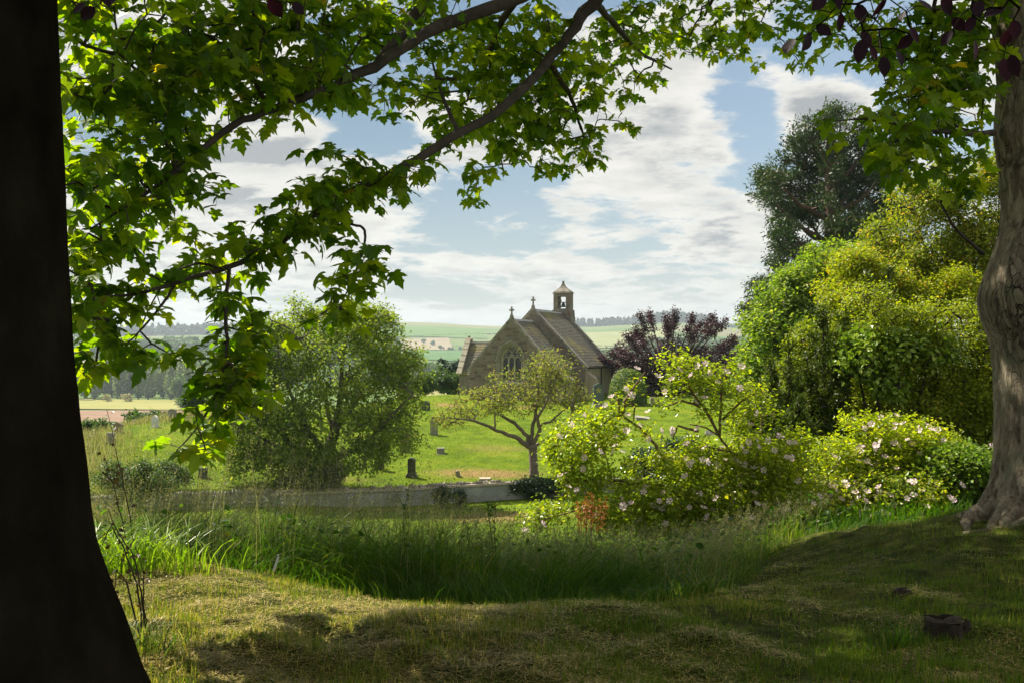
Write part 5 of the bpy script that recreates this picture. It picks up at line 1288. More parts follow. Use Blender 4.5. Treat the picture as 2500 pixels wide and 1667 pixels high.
def flower_me(cup):
    V, T = [(0, 0, 0)], []
    for k in range(5):
        a = 2 * math.pi * k / 5
        for r_, da, z_ in ((0.45, -0.42, .18), (0.92, -0.46, .38), (1.0, -0.16, .42), (0.88, 0, .36), (1.0, 0.16, .42), (0.92, 0.46, .38), (0.45, 0.42, .18)):
            V.append((r_ * math.cos(a + da), r_ * math.sin(a + da), z_ * cup))
        b0 = 1 + 7 * k
        T += [(0, b0, b0 + 6), (b0, b0 + 1, b0 + 3), (b0 + 1, b0 + 2, b0 + 3), (b0, b0 + 3, b0 + 6), (b0 + 3, b0 + 4, b0 + 5), (b0 + 3, b0 + 5, b0 + 6)]
    nv = len(V)
    for k in range(8): V.append((0.2 * math.cos(k * .785), 0.2 * math.sin(k * .785), 0.10 + cup * .04))
    V.append((0, 0, 0.16)); T += [(nv + k, nv + (k + 1) % 8, nv + 8) for k in range(8)]
    me = tri_mesh('flower', np.array(V), np.array(T)); me.materials.append(m_pet); me.materials.append(m_eye)
    me.polygons.foreach_set('material_index', np.array([0] * 30 + [1] * 8, dtype=np.int32)); return me
FL = [flower_me(c) for c in (0.5, 1.0, 1.6)]
def put_flowers(root, pts, rng, size=(0.040, 0.058)):
    inv = Matrix.Translation(-root.location)
    for k, p in enumerate(pts):
        o = bpy.data.objects.new('flower', FL[k % 3]); COL.objects.link(o); o.parent = root; o.matrix_parent_inverse = inv
        o.location = p; s = rng.uniform(*size); o.scale = (s, s, s)
        o.rotation_euler = (rng.uniform(0.1, 1.5), rng.uniform(-0.5, 0.5), rng.uniform(-1.2, 1.2))
def rose(label, hub, D, canes, lobes, flowers, n, seed, extra_fl, per=10, ls=0.055):
    rng = np.random.RandomState(seed)
    bs = at(hub[0], hub[1], D); bs.z = hz(bs.x, bs.y) - 0.05
    lm = []
    for c in canes:
        pts = [at(x, y, D + d) for x, y, d in c]; m = len(pts)
        lm.append((pts, np.linspace(0.022, 0.008, m)))
    bl = [blob_px(a, b_, D + d, rx * 1.22, ry * 1.22, rd * 1.2, rx * ry / 900 * w * (0.22 if (b_ < 970 and a < 1600) else 0.55 if b_ < 1060 else 1.0)) for a, b_, rx, ry, d, rd, w in lobes]
    root = tree('rose_bush', label, 'bush', bs, [], lm, bl, n, per, 0.065, ls, L_rose, cane, seed, leaf=LEAF4, step=0.10, jit=0.28, r_tip=0.0022, power=0.36, rmax=0.02, shell=0.1, up=0.9, droop=0.1, wood_sides=3, sub=0)
    pts = [tuple(at(x, y, D - rng.uniform(0.2, 0.55))) for x, y in flowers]
    for b_ in bl:
        m = max(0, int(extra_fl * b_[2] / sum(q[2] for q in bl) + rng.random()))
        for _ in range(m):
            q = np.array(b_[0]) + rng.uniform(-.85, .85, 3) * np.array(b_[1]); q[1] = b_[0][1] - abs(q[1] - b_[0][1]) - 0.22; pts.append(tuple(q))
    put_flowers(root, pts, rng); return root
Z = lambda x, y, d=0.0: (1250 + x / 2.767, 850 + y / 2.767, d)          # spots read off an enlarged crop
canes = [[Z(1130, 1130), Z(1135, 1000), Z(1050, 930), Z(900, 915), Z(790, 915), Z(680, 910, .1), Z(610, 640, .2), Z(580, 600, .2)],
         [Z(1135, 1000), Z(1000, 950), Z(850, 930), Z(700, 1030), Z(600, 1100)], [Z(1280, 900), Z(1165, 760), Z(1030, 755), Z(920, 820), Z(800, 910)],
         [Z(1030, 755), Z(960, 640), Z(860, 530), Z(740, 450), Z(680, 460), Z(560, 560, .2), Z(440, 680, .3), Z(420, 740, .3)],
         [Z(740, 455), Z(770, 380), Z(830, 370), Z(820, 490)], [Z(735, 450), Z(760, 360), Z(800, 290), Z(850, 225), Z(900, 160)], [Z(730, 450), Z(710, 330), Z(700, 300)],
         [Z(1360, 1000), Z(1480, 700), Z(1400, 590), Z(1300, 530), Z(1200, 510)], [Z(1400, 590), Z(1410, 420), Z(1415, 300), Z(1420, 200), Z(1440, 120)], [Z(1400, 590), Z(1300, 400), Z(1210, 290), Z(1150, 150), Z(1120, 60)],
         [Z(1420, 480), Z(1500, 400), Z(1580, 340), Z(1580, 280)], [Z(1480, 700), Z(1570, 740), Z(1650, 800, -.2)], [Z(1480, 700), Z(1300, 660), Z(1200, 690)], [Z(1360, 1000), Z(1200, 960), Z(1050, 1030), Z(930, 1120)],
         [Z(1400, 1000), Z(1600, 700, .2), Z(1680, 600, .2), Z(1690, 450, .2), Z(1600, 400, .2)], [Z(1500, 1000), Z(1750, 760, .1), Z(1870, 640, .1), Z(1930, 640, .1)], [Z(1130, 1130), Z(800, 1050, -.2), Z(400, 1100, -.4), Z(150, 1180, -.5)],
         [Z(900, 915), Z(600, 880), Z(450, 900), Z(340, 920)], [Z(1260, 560), Z(1120, 520), Z(1090, 600)], [Z(1300, 400), Z(1150, 350), Z(1020, 400)]]
lobes = [(x, y, rx, ry, d, rd, w) for x, y, rx, ry, d, rd, w in
         [(1650, 885, 40, 22, 0, .25, 1.0), (1700, 905, 40, 26, 0, .3, 1.0), (1760, 918, 30, 22, 0, .3, .9), (1790, 900, 20, 18, 0, .2, .7), (1660, 930, 34, 24, 0, .3, .7), (1720, 950, 34, 24, 0, .3, .8), (1780, 950, 30, 22, 0, .3, .7), (1630, 985, 24, 30, 0, .3, .6),
          (1700, 990, 46, 24, 0, .3, .6), (1780, 1010, 50, 30, 0, .4, .6), (1860, 1000, 40, 34, 0, .4, .6), (1830, 950, 26, 22, 0, .3, .6), (1570, 915, 14, 18, 0, .15, .8), (1540, 935, 22, 14, 0, .2, .8), (1525, 965, 18, 16, 0, .2, .8), (1510, 995, 30, 22, 0, .3, .8),
          (1440, 1020, 34, 16, 0, .25, .8), (1400, 1050, 34, 18, 0, .3, .9), (1360, 1080, 28, 20, 0, .3, .9), (1480, 1060, 44, 30, 0, .35, .7), (1425, 1105, 46, 26, 0, .4, .9), (1345, 1115, 16, 22, .1, .2, .9), (1390, 1150, 30, 24, 0, .35, 1.0), (1580, 1050, 40, 20, 0, .3, .4),
          (1460, 1160, 40, 22, 0, .35, .7), (1420, 1190, 44, 22, -.1, .35, 1.0), (1350, 1250, 44, 22, -.3, .3, .8), (1300, 1275, 26, 16, -.4, .3, .7), (1530, 1130, 34, 18, 0, .3, .35), (1640, 1130, 50, 26, 0, .4, 1.1), (1700, 1095, 34, 22, 0, .3, .9),
          (1760, 1150, 60, 36, 0, .5, 1.2), (1840, 1110, 60, 36, 0, .5, 1.2), (1900, 1140, 60, 40, 0, .5, 1.2), (1560, 1190, 50, 24, 0, .4, .9), (1650, 1210, 70, 34, 0, .5, 1.3), (1760, 1230, 80, 40, -.2, .5, 1.3), (1880, 1220, 90, 40, -.2, .5, 1.3), (1500, 1250, 70, 34, -.3, .4, 1.1),
          (1640, 1280, 90, 30, -.3, .4, 1.1), (1830, 1290, 100, 28, -.3, .4, 1.0), (1940, 1080, 34, 26, 0, .3, .9)]]
fl = [Z(*q)[:2] for q in [(845, 135), (985, 190), (1215, 185), (1255, 120), (1450, 160), (1040, 293), (770, 275), (808, 318), (675, 333), (630, 382), (780, 450), (775, 552), (790, 560), (920, 430), (1000, 560), (697, 655), (687, 700), (565, 595), (595, 625), (490, 738), (330, 865), (870, 520),
      (1180, 645), (1260, 548), (1195, 780), (1215, 765), (1385, 785), (1395, 800), (1500, 750), (1515, 765), (1320, 765), (1595, 635), (1650, 625), (1730, 625), (1820, 600), (1810, 590), (1912, 635), (1770, 690), (1625, 870), (1580, 700), (1930, 895), (860, 1170), (785, 1060), (150, 1155), (75, 1240), (95, 1225), (1235, 975), (1545, 935), (1470, 1015), (1075, 550), (1610, 520), (745, 695), (1250, 965), (910, 945), (955, 1060), (1125, 1090), (1395, 1155), (1300, 1195), (780, 1175), (740, 1190), (640, 1080), (1025, 975), (1480, 1050), (1800, 1025), (1840, 1080), (1600, 1030), (1920, 1130)]]
rose('wide straggling dog rose with pale pink flowers in front of the churchyard slope', (1655, 1260), 14.0, canes, lobes, fl, 2400, 61, 95)
lob2 = [(2110, 1035, 60, 24, 0, .4, .8), (2200, 1060, 70, 34, 0, .5, .9), (2050, 1110, 60, 30, -.3, .4, .9), (2130, 1120, 80, 40, 0, .5, 1.2), (2240, 1130, 80, 40, 0, .5, 1.2), (2000, 1190, 80, 36, -.6, .5, 1.2), (2100, 1200, 90, 40, -.6, .5, 1.3), (2220, 1200, 80, 40, -.6, .5, 1.2), (2030, 1260, 90, 26, -1, .4, 1.0), (2170, 1265, 90, 24, -1, .4, 1.0), (2300, 1180, 50, 40, -.3, .4, .8), (2310, 1080, 40, 30, 0, .3, .5)]
rose('second dog rose thick with small pink flowers below the barberry', (2120, 1250), 15.0, [[(2120, 1240, 0), (2110, 1130, 0), (2120, 1040, 0)], [(2120, 1240, 0), (2000, 1180, -.3), (1950, 1200, -.5)], [(2120, 1240, 0), (2220, 1140, 0), (2250, 1060, 0)], [(2120, 1240, 0), (2280, 1180, 0), (2330, 1120, 0)]], lob2,
     [(2150, 1018), (2110, 1045), (2185, 1048), (2290, 1048), (2100, 1110), (2110, 1120), (2150, 1075), (2245, 1110), (2235, 1120), (2290, 1125), (2060, 1180), (1970, 1225), (2000, 1225), (2045, 1135), (2420, 1090), (2135, 1085), (2330, 1080), (2240, 1045)], 2400, 62, 150)
# red-brown dock spikes and the dark ivy mound beneath the roses
m_dock = leaf_mat('dock_seed', [(0.0, (0.20, 0.06, 0.02)), (1.0, (0.45, 0.17, 0.05))], trans=0.3)
rng = np.random.RandomState(77)
s = 12.6 / F; bs = at(1440, 1300, 12.6); bs.z = hz(bs.x, bs.y)
dk = empty('dock_plant', bs, 'rust-red dock seed spikes at the left foot of the main rose bush', 'plant')
a = Acc(); P_ = []
for k in range(9):
    x = 1405 + k * 9 + rng.uniform(-4, 4); top = at(x, 1210 + rng.uniform(-12, 25), 12.6 + rng.uniform(-.2, .2)); b0 = Vector((bs.x + rng.uniform(-.1, .1), 12.6, bs.z))
    a.tube([b0, b0.lerp(top, 0.5), top], [0.006, 0.005, 0.002], 4)
    for t in np.linspace(0.62, 1, 60): P_.append(np.array(b0.lerp(top, t)) + rng.normal(0, 0.022, 3))
a.build('stems', m_dock, dk); P_ = np.array(P_)
scatter('seeds', LEAF2[0], LEAF2[1], P_, frames(rng.normal(0, 1, (len(P_), 3)), rng.normal(0, 1, (len(P_), 3))), 0.035 * rng.uniform(.6, 1.2, len(P_)), rng.random(len(P_)), m_dock, dk, 'stuff')
L_ivy = leaf_mat('ivy_leaf', [(0.0, (0.012, 0.035, 0.010)), (0.6, (0.025, 0.065, 0.016)), (1.0, (0.06, 0.12, 0.03))], trans=0.2, spec=0.6, rough=0.3)
mass('ivy_mound', 'bush', 'dark ivy-covered mound seen through the rose canes', (1620, 1180), [(1600, 1120, 50, 24), (1660, 1100, 50, 28), (1560, 1140, 40, 20), (1700, 1120, 50, 34), (1630, 1150, 60, 26), (1740, 1140, 60, 30)], 47, 650, 14, 0.14, 0.14, L_ivy, 63, rd=1.0, step=0.4, shell=0.6)
mass('ivy_clump', 'bush', 'dark ivy clump spilling over the wall right of the plum tree', (1300, 1200), [(1290, 1182, 36, 12), (1330, 1188, 30, 14), (1265, 1186, 20, 10), (1350, 1180, 30, 10), (1310, 1200, 30, 10)], 50, 350, 14, 0.12, 0.12, L_ivy, 64, rd=0.5, step=0.4, shell=0.6)
bush(1078, 1222, 47.5, 34, 30, 'small dark bush against the rendered wall', L_ivy, 65, ls=0.10, n=110, sub=4)
bush(1122, 1222, 47.8, 14, 24, 'tiny dark bush against the rendered wall', L_ivy, 66, ls=0.10, n=50, sub=3)
bush(330, 1225, 41, 170, 105, 'feathery dark green sapling clump at the left before the rubble wall', L_hedge, 67, name='sapling', ls=0.10, n=520, per=18, sub=9, shell=0.1, spread=0.14, rd=1.0)
bush(400, 1210, 42.5, 120, 90, 'second green sapling just right of the feathery one', L_hedge, 68, name='sapling', ls=0.10, n=420, per=18, sub=8, shell=0.1, spread=0.14, rd=1.0)
bush(760, 1190, 47.6, 190, 60, 'dark undergrowth at the foot of the spreading tree', L_ivy, 69, ls=0.13, n=420, sub=8)
# ------------------------------------------------------------------ the sycamore on the right: trunk, roots, limbs, leaves
def sweep(rings, nth=144, nz=220, noise_f=None, name='trunk', smooth=True):
    """rings: (z, cx, cy, r); swept and displaced outline"""
    rings = np.array(rings, float); rings = rings[np.argsort(rings[:, 0])]
    z = np.linspace(rings[0, 0], rings[-1, 0], nz)
    cx_, cy_, r = [np.interp(z, rings[:, 0], rings[:, k]) for k in (1, 2, 3)]
    kr = np.ones(5) / 5
    for _ in range(2):
        cx_, cy_, r = [np.concatenate([q[:2], np.convolve(q, kr, 'valid'), q[-2:]]) for q in (cx_, cy_, r)]
    th = np.linspace(0, 2 * math.pi, nth + 1)
    TH, Zg = np.meshgrid(th, z)
    Rg = r[:, None] * np.ones_like(TH)
    if noise_f: Rg = Rg + noise_f(TH, Zg, Rg)
    X = cx_[:, None] + Rg * np.cos(TH); Y = cy_[:, None] + Rg * np.sin(TH)
    X[:, -1] = X[:, 0]; Y[:, -1] = Y[:, 0]
    return grid_mesh(name, X, Y, Zg, smooth)

def plated_bark(name, c_lo, c_mid, c_hi, crack):
    """grey bark: long plates parted by dark cracks, lichen bloom and fine grain"""
    m, nt, o = mat_new(name)
    P = nd(nt, 'ShaderNodeTexCoord').outputs['Object']
    wp = nd(nt, 'ShaderNodeTexNoise', {'Vector': P, 'Scale': 3.0, 'Detail': 4.0})
    dv = nd(nt, 'ShaderNodeVectorMath', {0: nd(nt, 'ShaderNodeVectorMath', {0: wp.outputs['Color'], 1: (0.22, 0.22, 0.35)}, operation='MULTIPLY').outputs[0], 1: P}, operation='ADD')
    mp = nd(nt, 'ShaderNodeMapping', {'Vector': dv.outputs[0], 'Scale': (19.0, 19.0, 4.2)})
    vo = nd(nt, 'ShaderNodeTexVoronoi', {'Vector': mp.outputs[0], 'Scale': 1.0, 'Randomness': 1.0}, feature='DISTANCE_TO_EDGE')
    cell = nd(nt, 'ShaderNodeTexVoronoi', {'Vector': mp.outputs[0], 'Scale': 1.0, 'Randomness': 1.0})
    big = nd(nt, 'ShaderNodeTexNoise', {'Vector': nd(nt, 'ShaderNodeMapping', {'Vector': P, 'Scale': (2.2, 2.2, 0.8)}).outputs[0], 'Scale': 1.3, 'Detail': 5.0})
    zone = nd(nt, 'ShaderNodeMapRange', {0: big.outputs[0], 1: 0.48, 2: 0.62})            # smooth skin here, plates there
    fine = nd(nt, 'ShaderNodeTexNoise', {'Vector': nd(nt, 'ShaderNodeMapping', {'Vector': P, 'Scale': (1, 1, 0.35)}).outputs[0], 'Scale': 26.0, 'Detail': 8.0, 'Roughness': 0.7})
    tone = nd(nt, 'ShaderNodeMath', {0: fine.outputs[0], 1: nd(nt, 'ShaderNodeMath', {0: nd(nt, 'ShaderNodeSeparateColor', {0: cell.outputs['Color']}).outputs[0], 1: 0.35}, operation='MULTIPLY').outputs[0]}, operation='ADD')
    c = ramp(nt, tone.outputs[0], [(0.38, c_lo), (0.62, c_mid), (0.9, c_hi)])
    ck = nd(nt, 'ShaderNodeMapRange', {0: vo.outputs['Distance'], 1: 0.0, 2: 0.055, 3: 1.0, 4: 0.0})
    ckz = nd(nt, 'ShaderNodeMath', {0: ck.outputs[0], 1: zone.outputs[0]}, operation='MULTIPLY')
    c = nd(nt, 'ShaderNodeMix', {0: ckz.outputs[0], 6: c, 7: crack}, data_type='RGBA').outputs[2]
    li = nd(nt, 'ShaderNodeTexNoise', {'Vector': P, 'Scale': 2.6, 'Detail': 8.0, 'Roughness': 0.7})
    c = nd(nt, 'ShaderNodeMix', {0: nd(nt, 'ShaderNodeMapRange', {0: li.outputs[0], 1: 0.54, 2: 0.66, 4: 0.7}).outputs[0], 6: c, 7: (0.15, 0.16, 0.10)}, data_type='RGBA').outputs[2]
    c = nd(nt, 'ShaderNodeMix', {0: nd(nt, 'ShaderNodeMapRange', {0: li.outputs[0], 1: 0.44, 2: 0.34, 4: 0.75}).outputs[0], 6: c, 7: crack}, data_type='RGBA').outputs[2]
    ht = nd(nt, 'ShaderNodeMath', {0: nd(nt, 'ShaderNodeMath', {0: ckz.outputs[0], 1: -1.2}, operation='MULTIPLY').outputs[0], 1: fine.outputs[0]}, operation='ADD')
    bp = nd(nt, 'ShaderNodeBump', {'Height': ht.outputs[0], 'Strength': 1.0, 'Distance': 0.03})
    p = nd(nt, 'ShaderNodeBsdfPrincipled', {'Base Color': c, 'Roughness': 0.9, 'Specular IOR Level': 0.2, 'Normal': bp.outputs[0]})
    nt.links.new(p.outputs[0], o.inputs[0]); return m
m_sycbark = plated_bark('sycamore_bark', (0.055, 0.044, 0.032), (0.18, 0.145, 0.10), (0.33, 0.28, 0.205), (0.018, 0.014, 0.010))
m_darkbark = surf_mat('beech_bark_shade', [(0.3, (0.007, 0.006, 0.004)), (0.7, (0.022, 0.018, 0.012))], scale=3.0, stretch=(1, 1, 0.6), bump=0.6, bump_dist=0.02, bump_scale=14, spots=((0.026, 0.03, 0.014), 1.5, 0.6, 0.8), spec=0.0)  # darker than real bark: the trunk's shaded silhouette is put into the colour
m_wood = surf_mat('torn_heartwood', [(0.3, (0.28, 0.14, 0.05)), (0.7, (0.48, 0.28, 0.11))], scale=20, stretch=(3, 3, 0.6), bump=0.8, bump_dist=0.02)
m_twig = surf_mat('sycamore_twig', [(0.3, (0.035, 0.028, 0.022)), (0.7, (0.09, 0.07, 0.055))], scale=10, bump=0.5, bump_dist=0.01)
DT = 9.0
prof_ = [(-420, 2420, 2590), (-150, 2410, 2600), (0, 2402, 2612), (100, 2420, 2630), (200, 2432, 2645), (330, 2424, 2655), (400, 2434, 2650), (500, 2440, 2655), (560, 2432, 2665), (620, 2412, 2680), (680, 2388, 2700), (730, 2376, 2700), (780, 2388, 2690),
         (830, 2410, 2680), (900, 2421, 2670), (1000, 2424, 2665), (1100, 2426, 2675), (1160, 2418, 2690), (1200, 2408, 2702), (1240, 2392, 2725), (1280, 2366, 2760), (1330, 2325, 2810)]
rings = []
for y, l, r in prof_:
    rad = (r - l) / 2 / F * DT; rings.append(((CY - y) / F * DT, ((l + r) / 2 + 26 - CX) / F * DT, DT + 0.05, rad))
zk = (CY - 640) / F * DT
def syc_noise(TH, Z, R):
    base = np.clip((-0.95 - Z) / 0.75, 0, 1)
    d = 0.055 * (0.3 + 1.8 * base ** 1.2) * np.cos(TH * 9 + 1.3 * np.sin(TH * 2) + Z * 0.8) * (base + 0.12) + 0.05 * base * np.sin(TH * 4 + 1)
    d += 0.018 * np.cos(TH * 3 + Z * 2.1) + 0.03 * (fbm(TH * 3.0, Z * 1.1, 1.0, 4))
    pl = fbm(TH * 14.0, Z * 3.2, 1.0, 3)                        # flaking plates
    d += 0.012 * np.where(pl > 0.02, 1, 0) * (0.4 + 0.6 * (np.sin(TH + 2.0) > -0.2)) - 0.008 * np.abs(vnoise(TH * 22, Z * 5, 1.0))
    tk = math.radians(-127)                                    # scar ring facing the camera
    a = np.arctan2(np.sin(TH - tk), np.cos(TH - tk)) * 0.42
    q = np.sqrt((a / 0.17) ** 2 + ((Z - zk) / 0.30) ** 2)
    d += 0.055 * np.exp(-((q - 1.0) / 0.35) ** 2) - 0.17 * np.exp(-(q / 0.68) ** 4)
    tk2 = math.radians(-165); a = np.arctan2(np.sin(TH - tk2), np.cos(TH - tk2)) * 0.42
    q = np.sqrt((a / 0.10) ** 2 + ((Z - (CY - 325) / F * DT) / 0.09) ** 2); d += 0.05 * np.exp(-q ** 2)
    return d
sy = empty('sycamore_tree', (rings[-1][1], DT, hz(rings[-1][1], DT)), 'gnarled grey sycamore at the right edge, its leafy limbs arching over the view', 'tree')
link('trunk', sweep(rings, 170, 300, syc_noise), m_sycbark, sy)
kx, ky = rings[-1][1] * 0, 0
ck = [r for r in rings if abs(r[0] - zk) < 0.12][0]
kd = math.radians(-125)
kc = Vector((ck[1] + math.cos(kd) * (ck[3] + 0.0), DT + 0.05 + math.sin(kd) * (ck[3] + 0.0), zk + 0.03))
a = Acc(); rr_ = np.random.RandomState(2)
for k in range(9):
    ox = (k - 4) * 0.011
    a.tube([kc + Vector((ox, -0.012 - 0.012 * rr_.random(), -0.15 + abs(ox) * 1.2)), kc + Vector((ox * 1.1, -0.035, 0.0)), kc + Vector((ox * 0.8, -0.012, 0.17 - abs(ox) * 1.8 - 0.03 * rr_.random()))], [0.010, 0.015, 0.008], 5)
a.build('torn_wood', m_wood, sy)
# roots creeping out over the mound
rt = np.random.RandomState(8)
for ang, L in ((-172, 0.45), (-150, 0.5), (-128, 0.55), (-108, 0.5), (-85, 0.6), (-60, 0.6), (165, 0.4)):
    pts, rad = [], []
    a0 = math.radians(ang)
    for t in np.linspace(0, 1, 10):
        rr = 0.46 + L * t; aa = a0 + 0.35 * math.sin(t * 3 + ang)
        x = 4.88 + rr * math.cos(aa); y = DT + 0.05 + rr * math.sin(aa)
        pts.append((x, y, hz(x, y) + 0.10 * (1 - t) ** 2 - 0.03 * t)); rad.append(0.085 * (1 - t) + 0.018)
    Acc().tube(pts, rad, 9, jit=0.10, rng=rt).build('root', m_sycbark, sy, smooth=True)

def pl_(pts): return [at(x, y, d) for x, y, d in pts]
limb_def = [
    ([(2500, -420, 9.05), (2300, -520, 9.2), (2050, -560, 9.4), (1800, -470, 9.5), (1600, -260, 9.4), (1420, -90, 9.1), (1260, 2, 8.7), (1090, 50, 8.2), (950, 140, 7.8), (800, 220, 7.3), (660, 270, 6.8), (560, 310, 6.5), (430, 420, 6.2), (320, 500, 6.0), (220, 560, 5.8)],
     [.24, .22, .20, .17, .14, .11, .088, .075, .062, .05, .04, .033, .022, .014, .008]),
    ([(1800, -470, 9.5), (1690, -280, 10), (1560, -110, 10.3), (1445, 0, 10.2), (1390, 80, 10), (1340, 150, 9.8), (1215, 280, 8.8), (1120, 325, 8.3), (1000, 400, 7.7), (850, 470, 7.2), (760, 530, 6.9), (680, 600, 6.7), (540, 660, 6.4), (430, 690, 6.2), (340, 720, 6.0), (250, 725, 5.8)],
     [.17, .14, .12, .10, .085, .075, .062, .055, .048, .040, .036, .032, .026, .02, .014, .008]),
    ([(930, 150, 7.8), (985, 70, 8.0), (1040, 10, 8.3), (1080, -120, 8.6)], [.06, .055, .05, .03]),
    ([(560, 655, 6.4), (550, 760, 6.3), (556, 850, 6.2), (540, 930, 6.1), (510, 1000, 6.1), (470, 1060, 6.1), (430, 1100, 6.1)], [.016, .014, .012, .010, .008, .006, .004]),
    ([(856, 548, 7.1), (893, 556, 7.1), (890, 600, 7.1), (870, 660, 7.0), (840, 730, 7.0), (810, 790, 7.0)], [.012, .011, .010, .008, .006, .004]),
    ([(2425, 325, 8.75), (2370, 330, 8.3), (2290, 322, 7.9), (2200, 305, 7.5), (2110, 290, 7.2), (2040, 296, 7.0)], [.035, .028, .022, .016, .010, .006]),
    ([(2450, -30, 9.0), (2330, -12, 8.7), (2200, -30, 8.3), (2060, -70, 8.0), (1950, -60, 8.2), (1850, 0, 8.6)], [.10, .09, .07, .05, .03, .02]),
    ([(430, 420, 6.2), (400, 330, 6.1), (330, 250, 5.9), (250, 200, 5.8)], [.014, .012, .009, .006]),
    ([(660, 270, 6.8), (600, 160, 6.7), (520, 90, 6.5), (420, 50, 6.3)], [.02, .018, .012, .008]),
    ([(430, 690, 6.2), (400, 740, 6.1), (350, 800, 6.0), (290, 860, 5.9)], [.012, .010, .007, .004]),
    ([(545, 660, 6.4), (490, 640, 6.4), (430, 660, 6.3), (380, 720, 6.2), (330, 830, 6.1)], [.012, .010, .008, .006, .004]),
    ([(1445, 0, 10.2), (1500, 60, 11), (1560, 130, 12), (1640, 170, 12.8)], [.05, .04, .025, .012]),
    ([(1260, 2, 8.7), (1200, 90, 9.6), (1180, 190, 10.6), (1210, 330, 11.6), (1230, 420, 12)], [.04, .035, .025, .015, .008]),
    ([(1340, 150, 9.8), (1400, 250, 10.8), (1430, 350, 11.6)], [.035, .025, .012]),
    ([(1120, 325, 8.3), (1080, 240, 8.8), (1050, 130, 9.2)], [.025, .018, .01]),
    ([(2050, -560, 9.4), (1900, -300, 11), (1780, -80, 12.4), (1720, 40, 13)], [.09, .07, .04, .02]),
    ([(2050, -560, 9.4), (1500, -900, 10.5), (900, -1000, 11.0), (300, -900, 11.2), (-300, -700, 11.4)], [.15, .13, .10, .07, .04]),
    ([(1500, -900, 10.5), (1300, -760, 12.5), (900, -620, 13.5), (400, -520, 14)], [.10, .08, .05, .03]),
    ([(2500, -420, 9.05), (2560, -800, 9.2), (2450, -1200, 9.4), (2200, -1500, 9.6)], [.24, .18, .12, .06]),
    ([(2300, -520, 9.2), (2200, -700, 8.0), (1900, -900, 7.4), (1500, -1000, 7.2)], [.12, .10, .07, .03]),
    ([(2400, 620, 8.6), (2330, 560, 8.4), (2290, 480, 8.2)], [.02, .014, .008]),
]
limb_st = []
jr = np.random.RandomState(3)
for pts, rad in limb_def:
    P = np.array([tuple(p) for p in pl_(pts)]); m = len(P); t = np.arange(m); tt_ = np.linspace(0, m - 1, m * 4)
    Q = np.stack([np.interp(tt_, t, P[:, c]) for c in range(3)], 1); rq = np.interp(tt_, t, rad) * (0.68 if rad[0] > 0.16 and pts[-1][0] < 1000 and pts[-1][1] > 0 else 0.85)
    k3 = np.array([.25, .5, .25])
    for _ in range(2): Q[1:-1] = np.stack([np.convolve(Q[:, c], k3, 'valid') for c in range(3)], 1)
    Q[2:-2] += jr.normal(0, 1, Q[2:-2].shape) * np.minimum(rq[2:-2, None] * 0.22, 0.012)
    Acc().tube(Q, rq, 9, jit=0.07, rng=jr).build('limb', m_twig, sy, smooth=True)
    limb_st.append(Q[::2])
limb_st = np.concatenate(limb_st)

syc_stops = [(0.0, (0.028, 0.078, 0.005)), (0.45, (0.058, 0.13, 0.007)), (0.8, (0.12, 0.19, 0.009)), (0.985, (0.13, 0.19, 0.012)), (1.0, (0.22, 0.20, 0.02))]
L_syc = leaf_mat('sycamore_leaf', syc_stops, trans=0.6, tmul=(4.0, 3.2, 0.5), spec=0.35, rough=0.38)
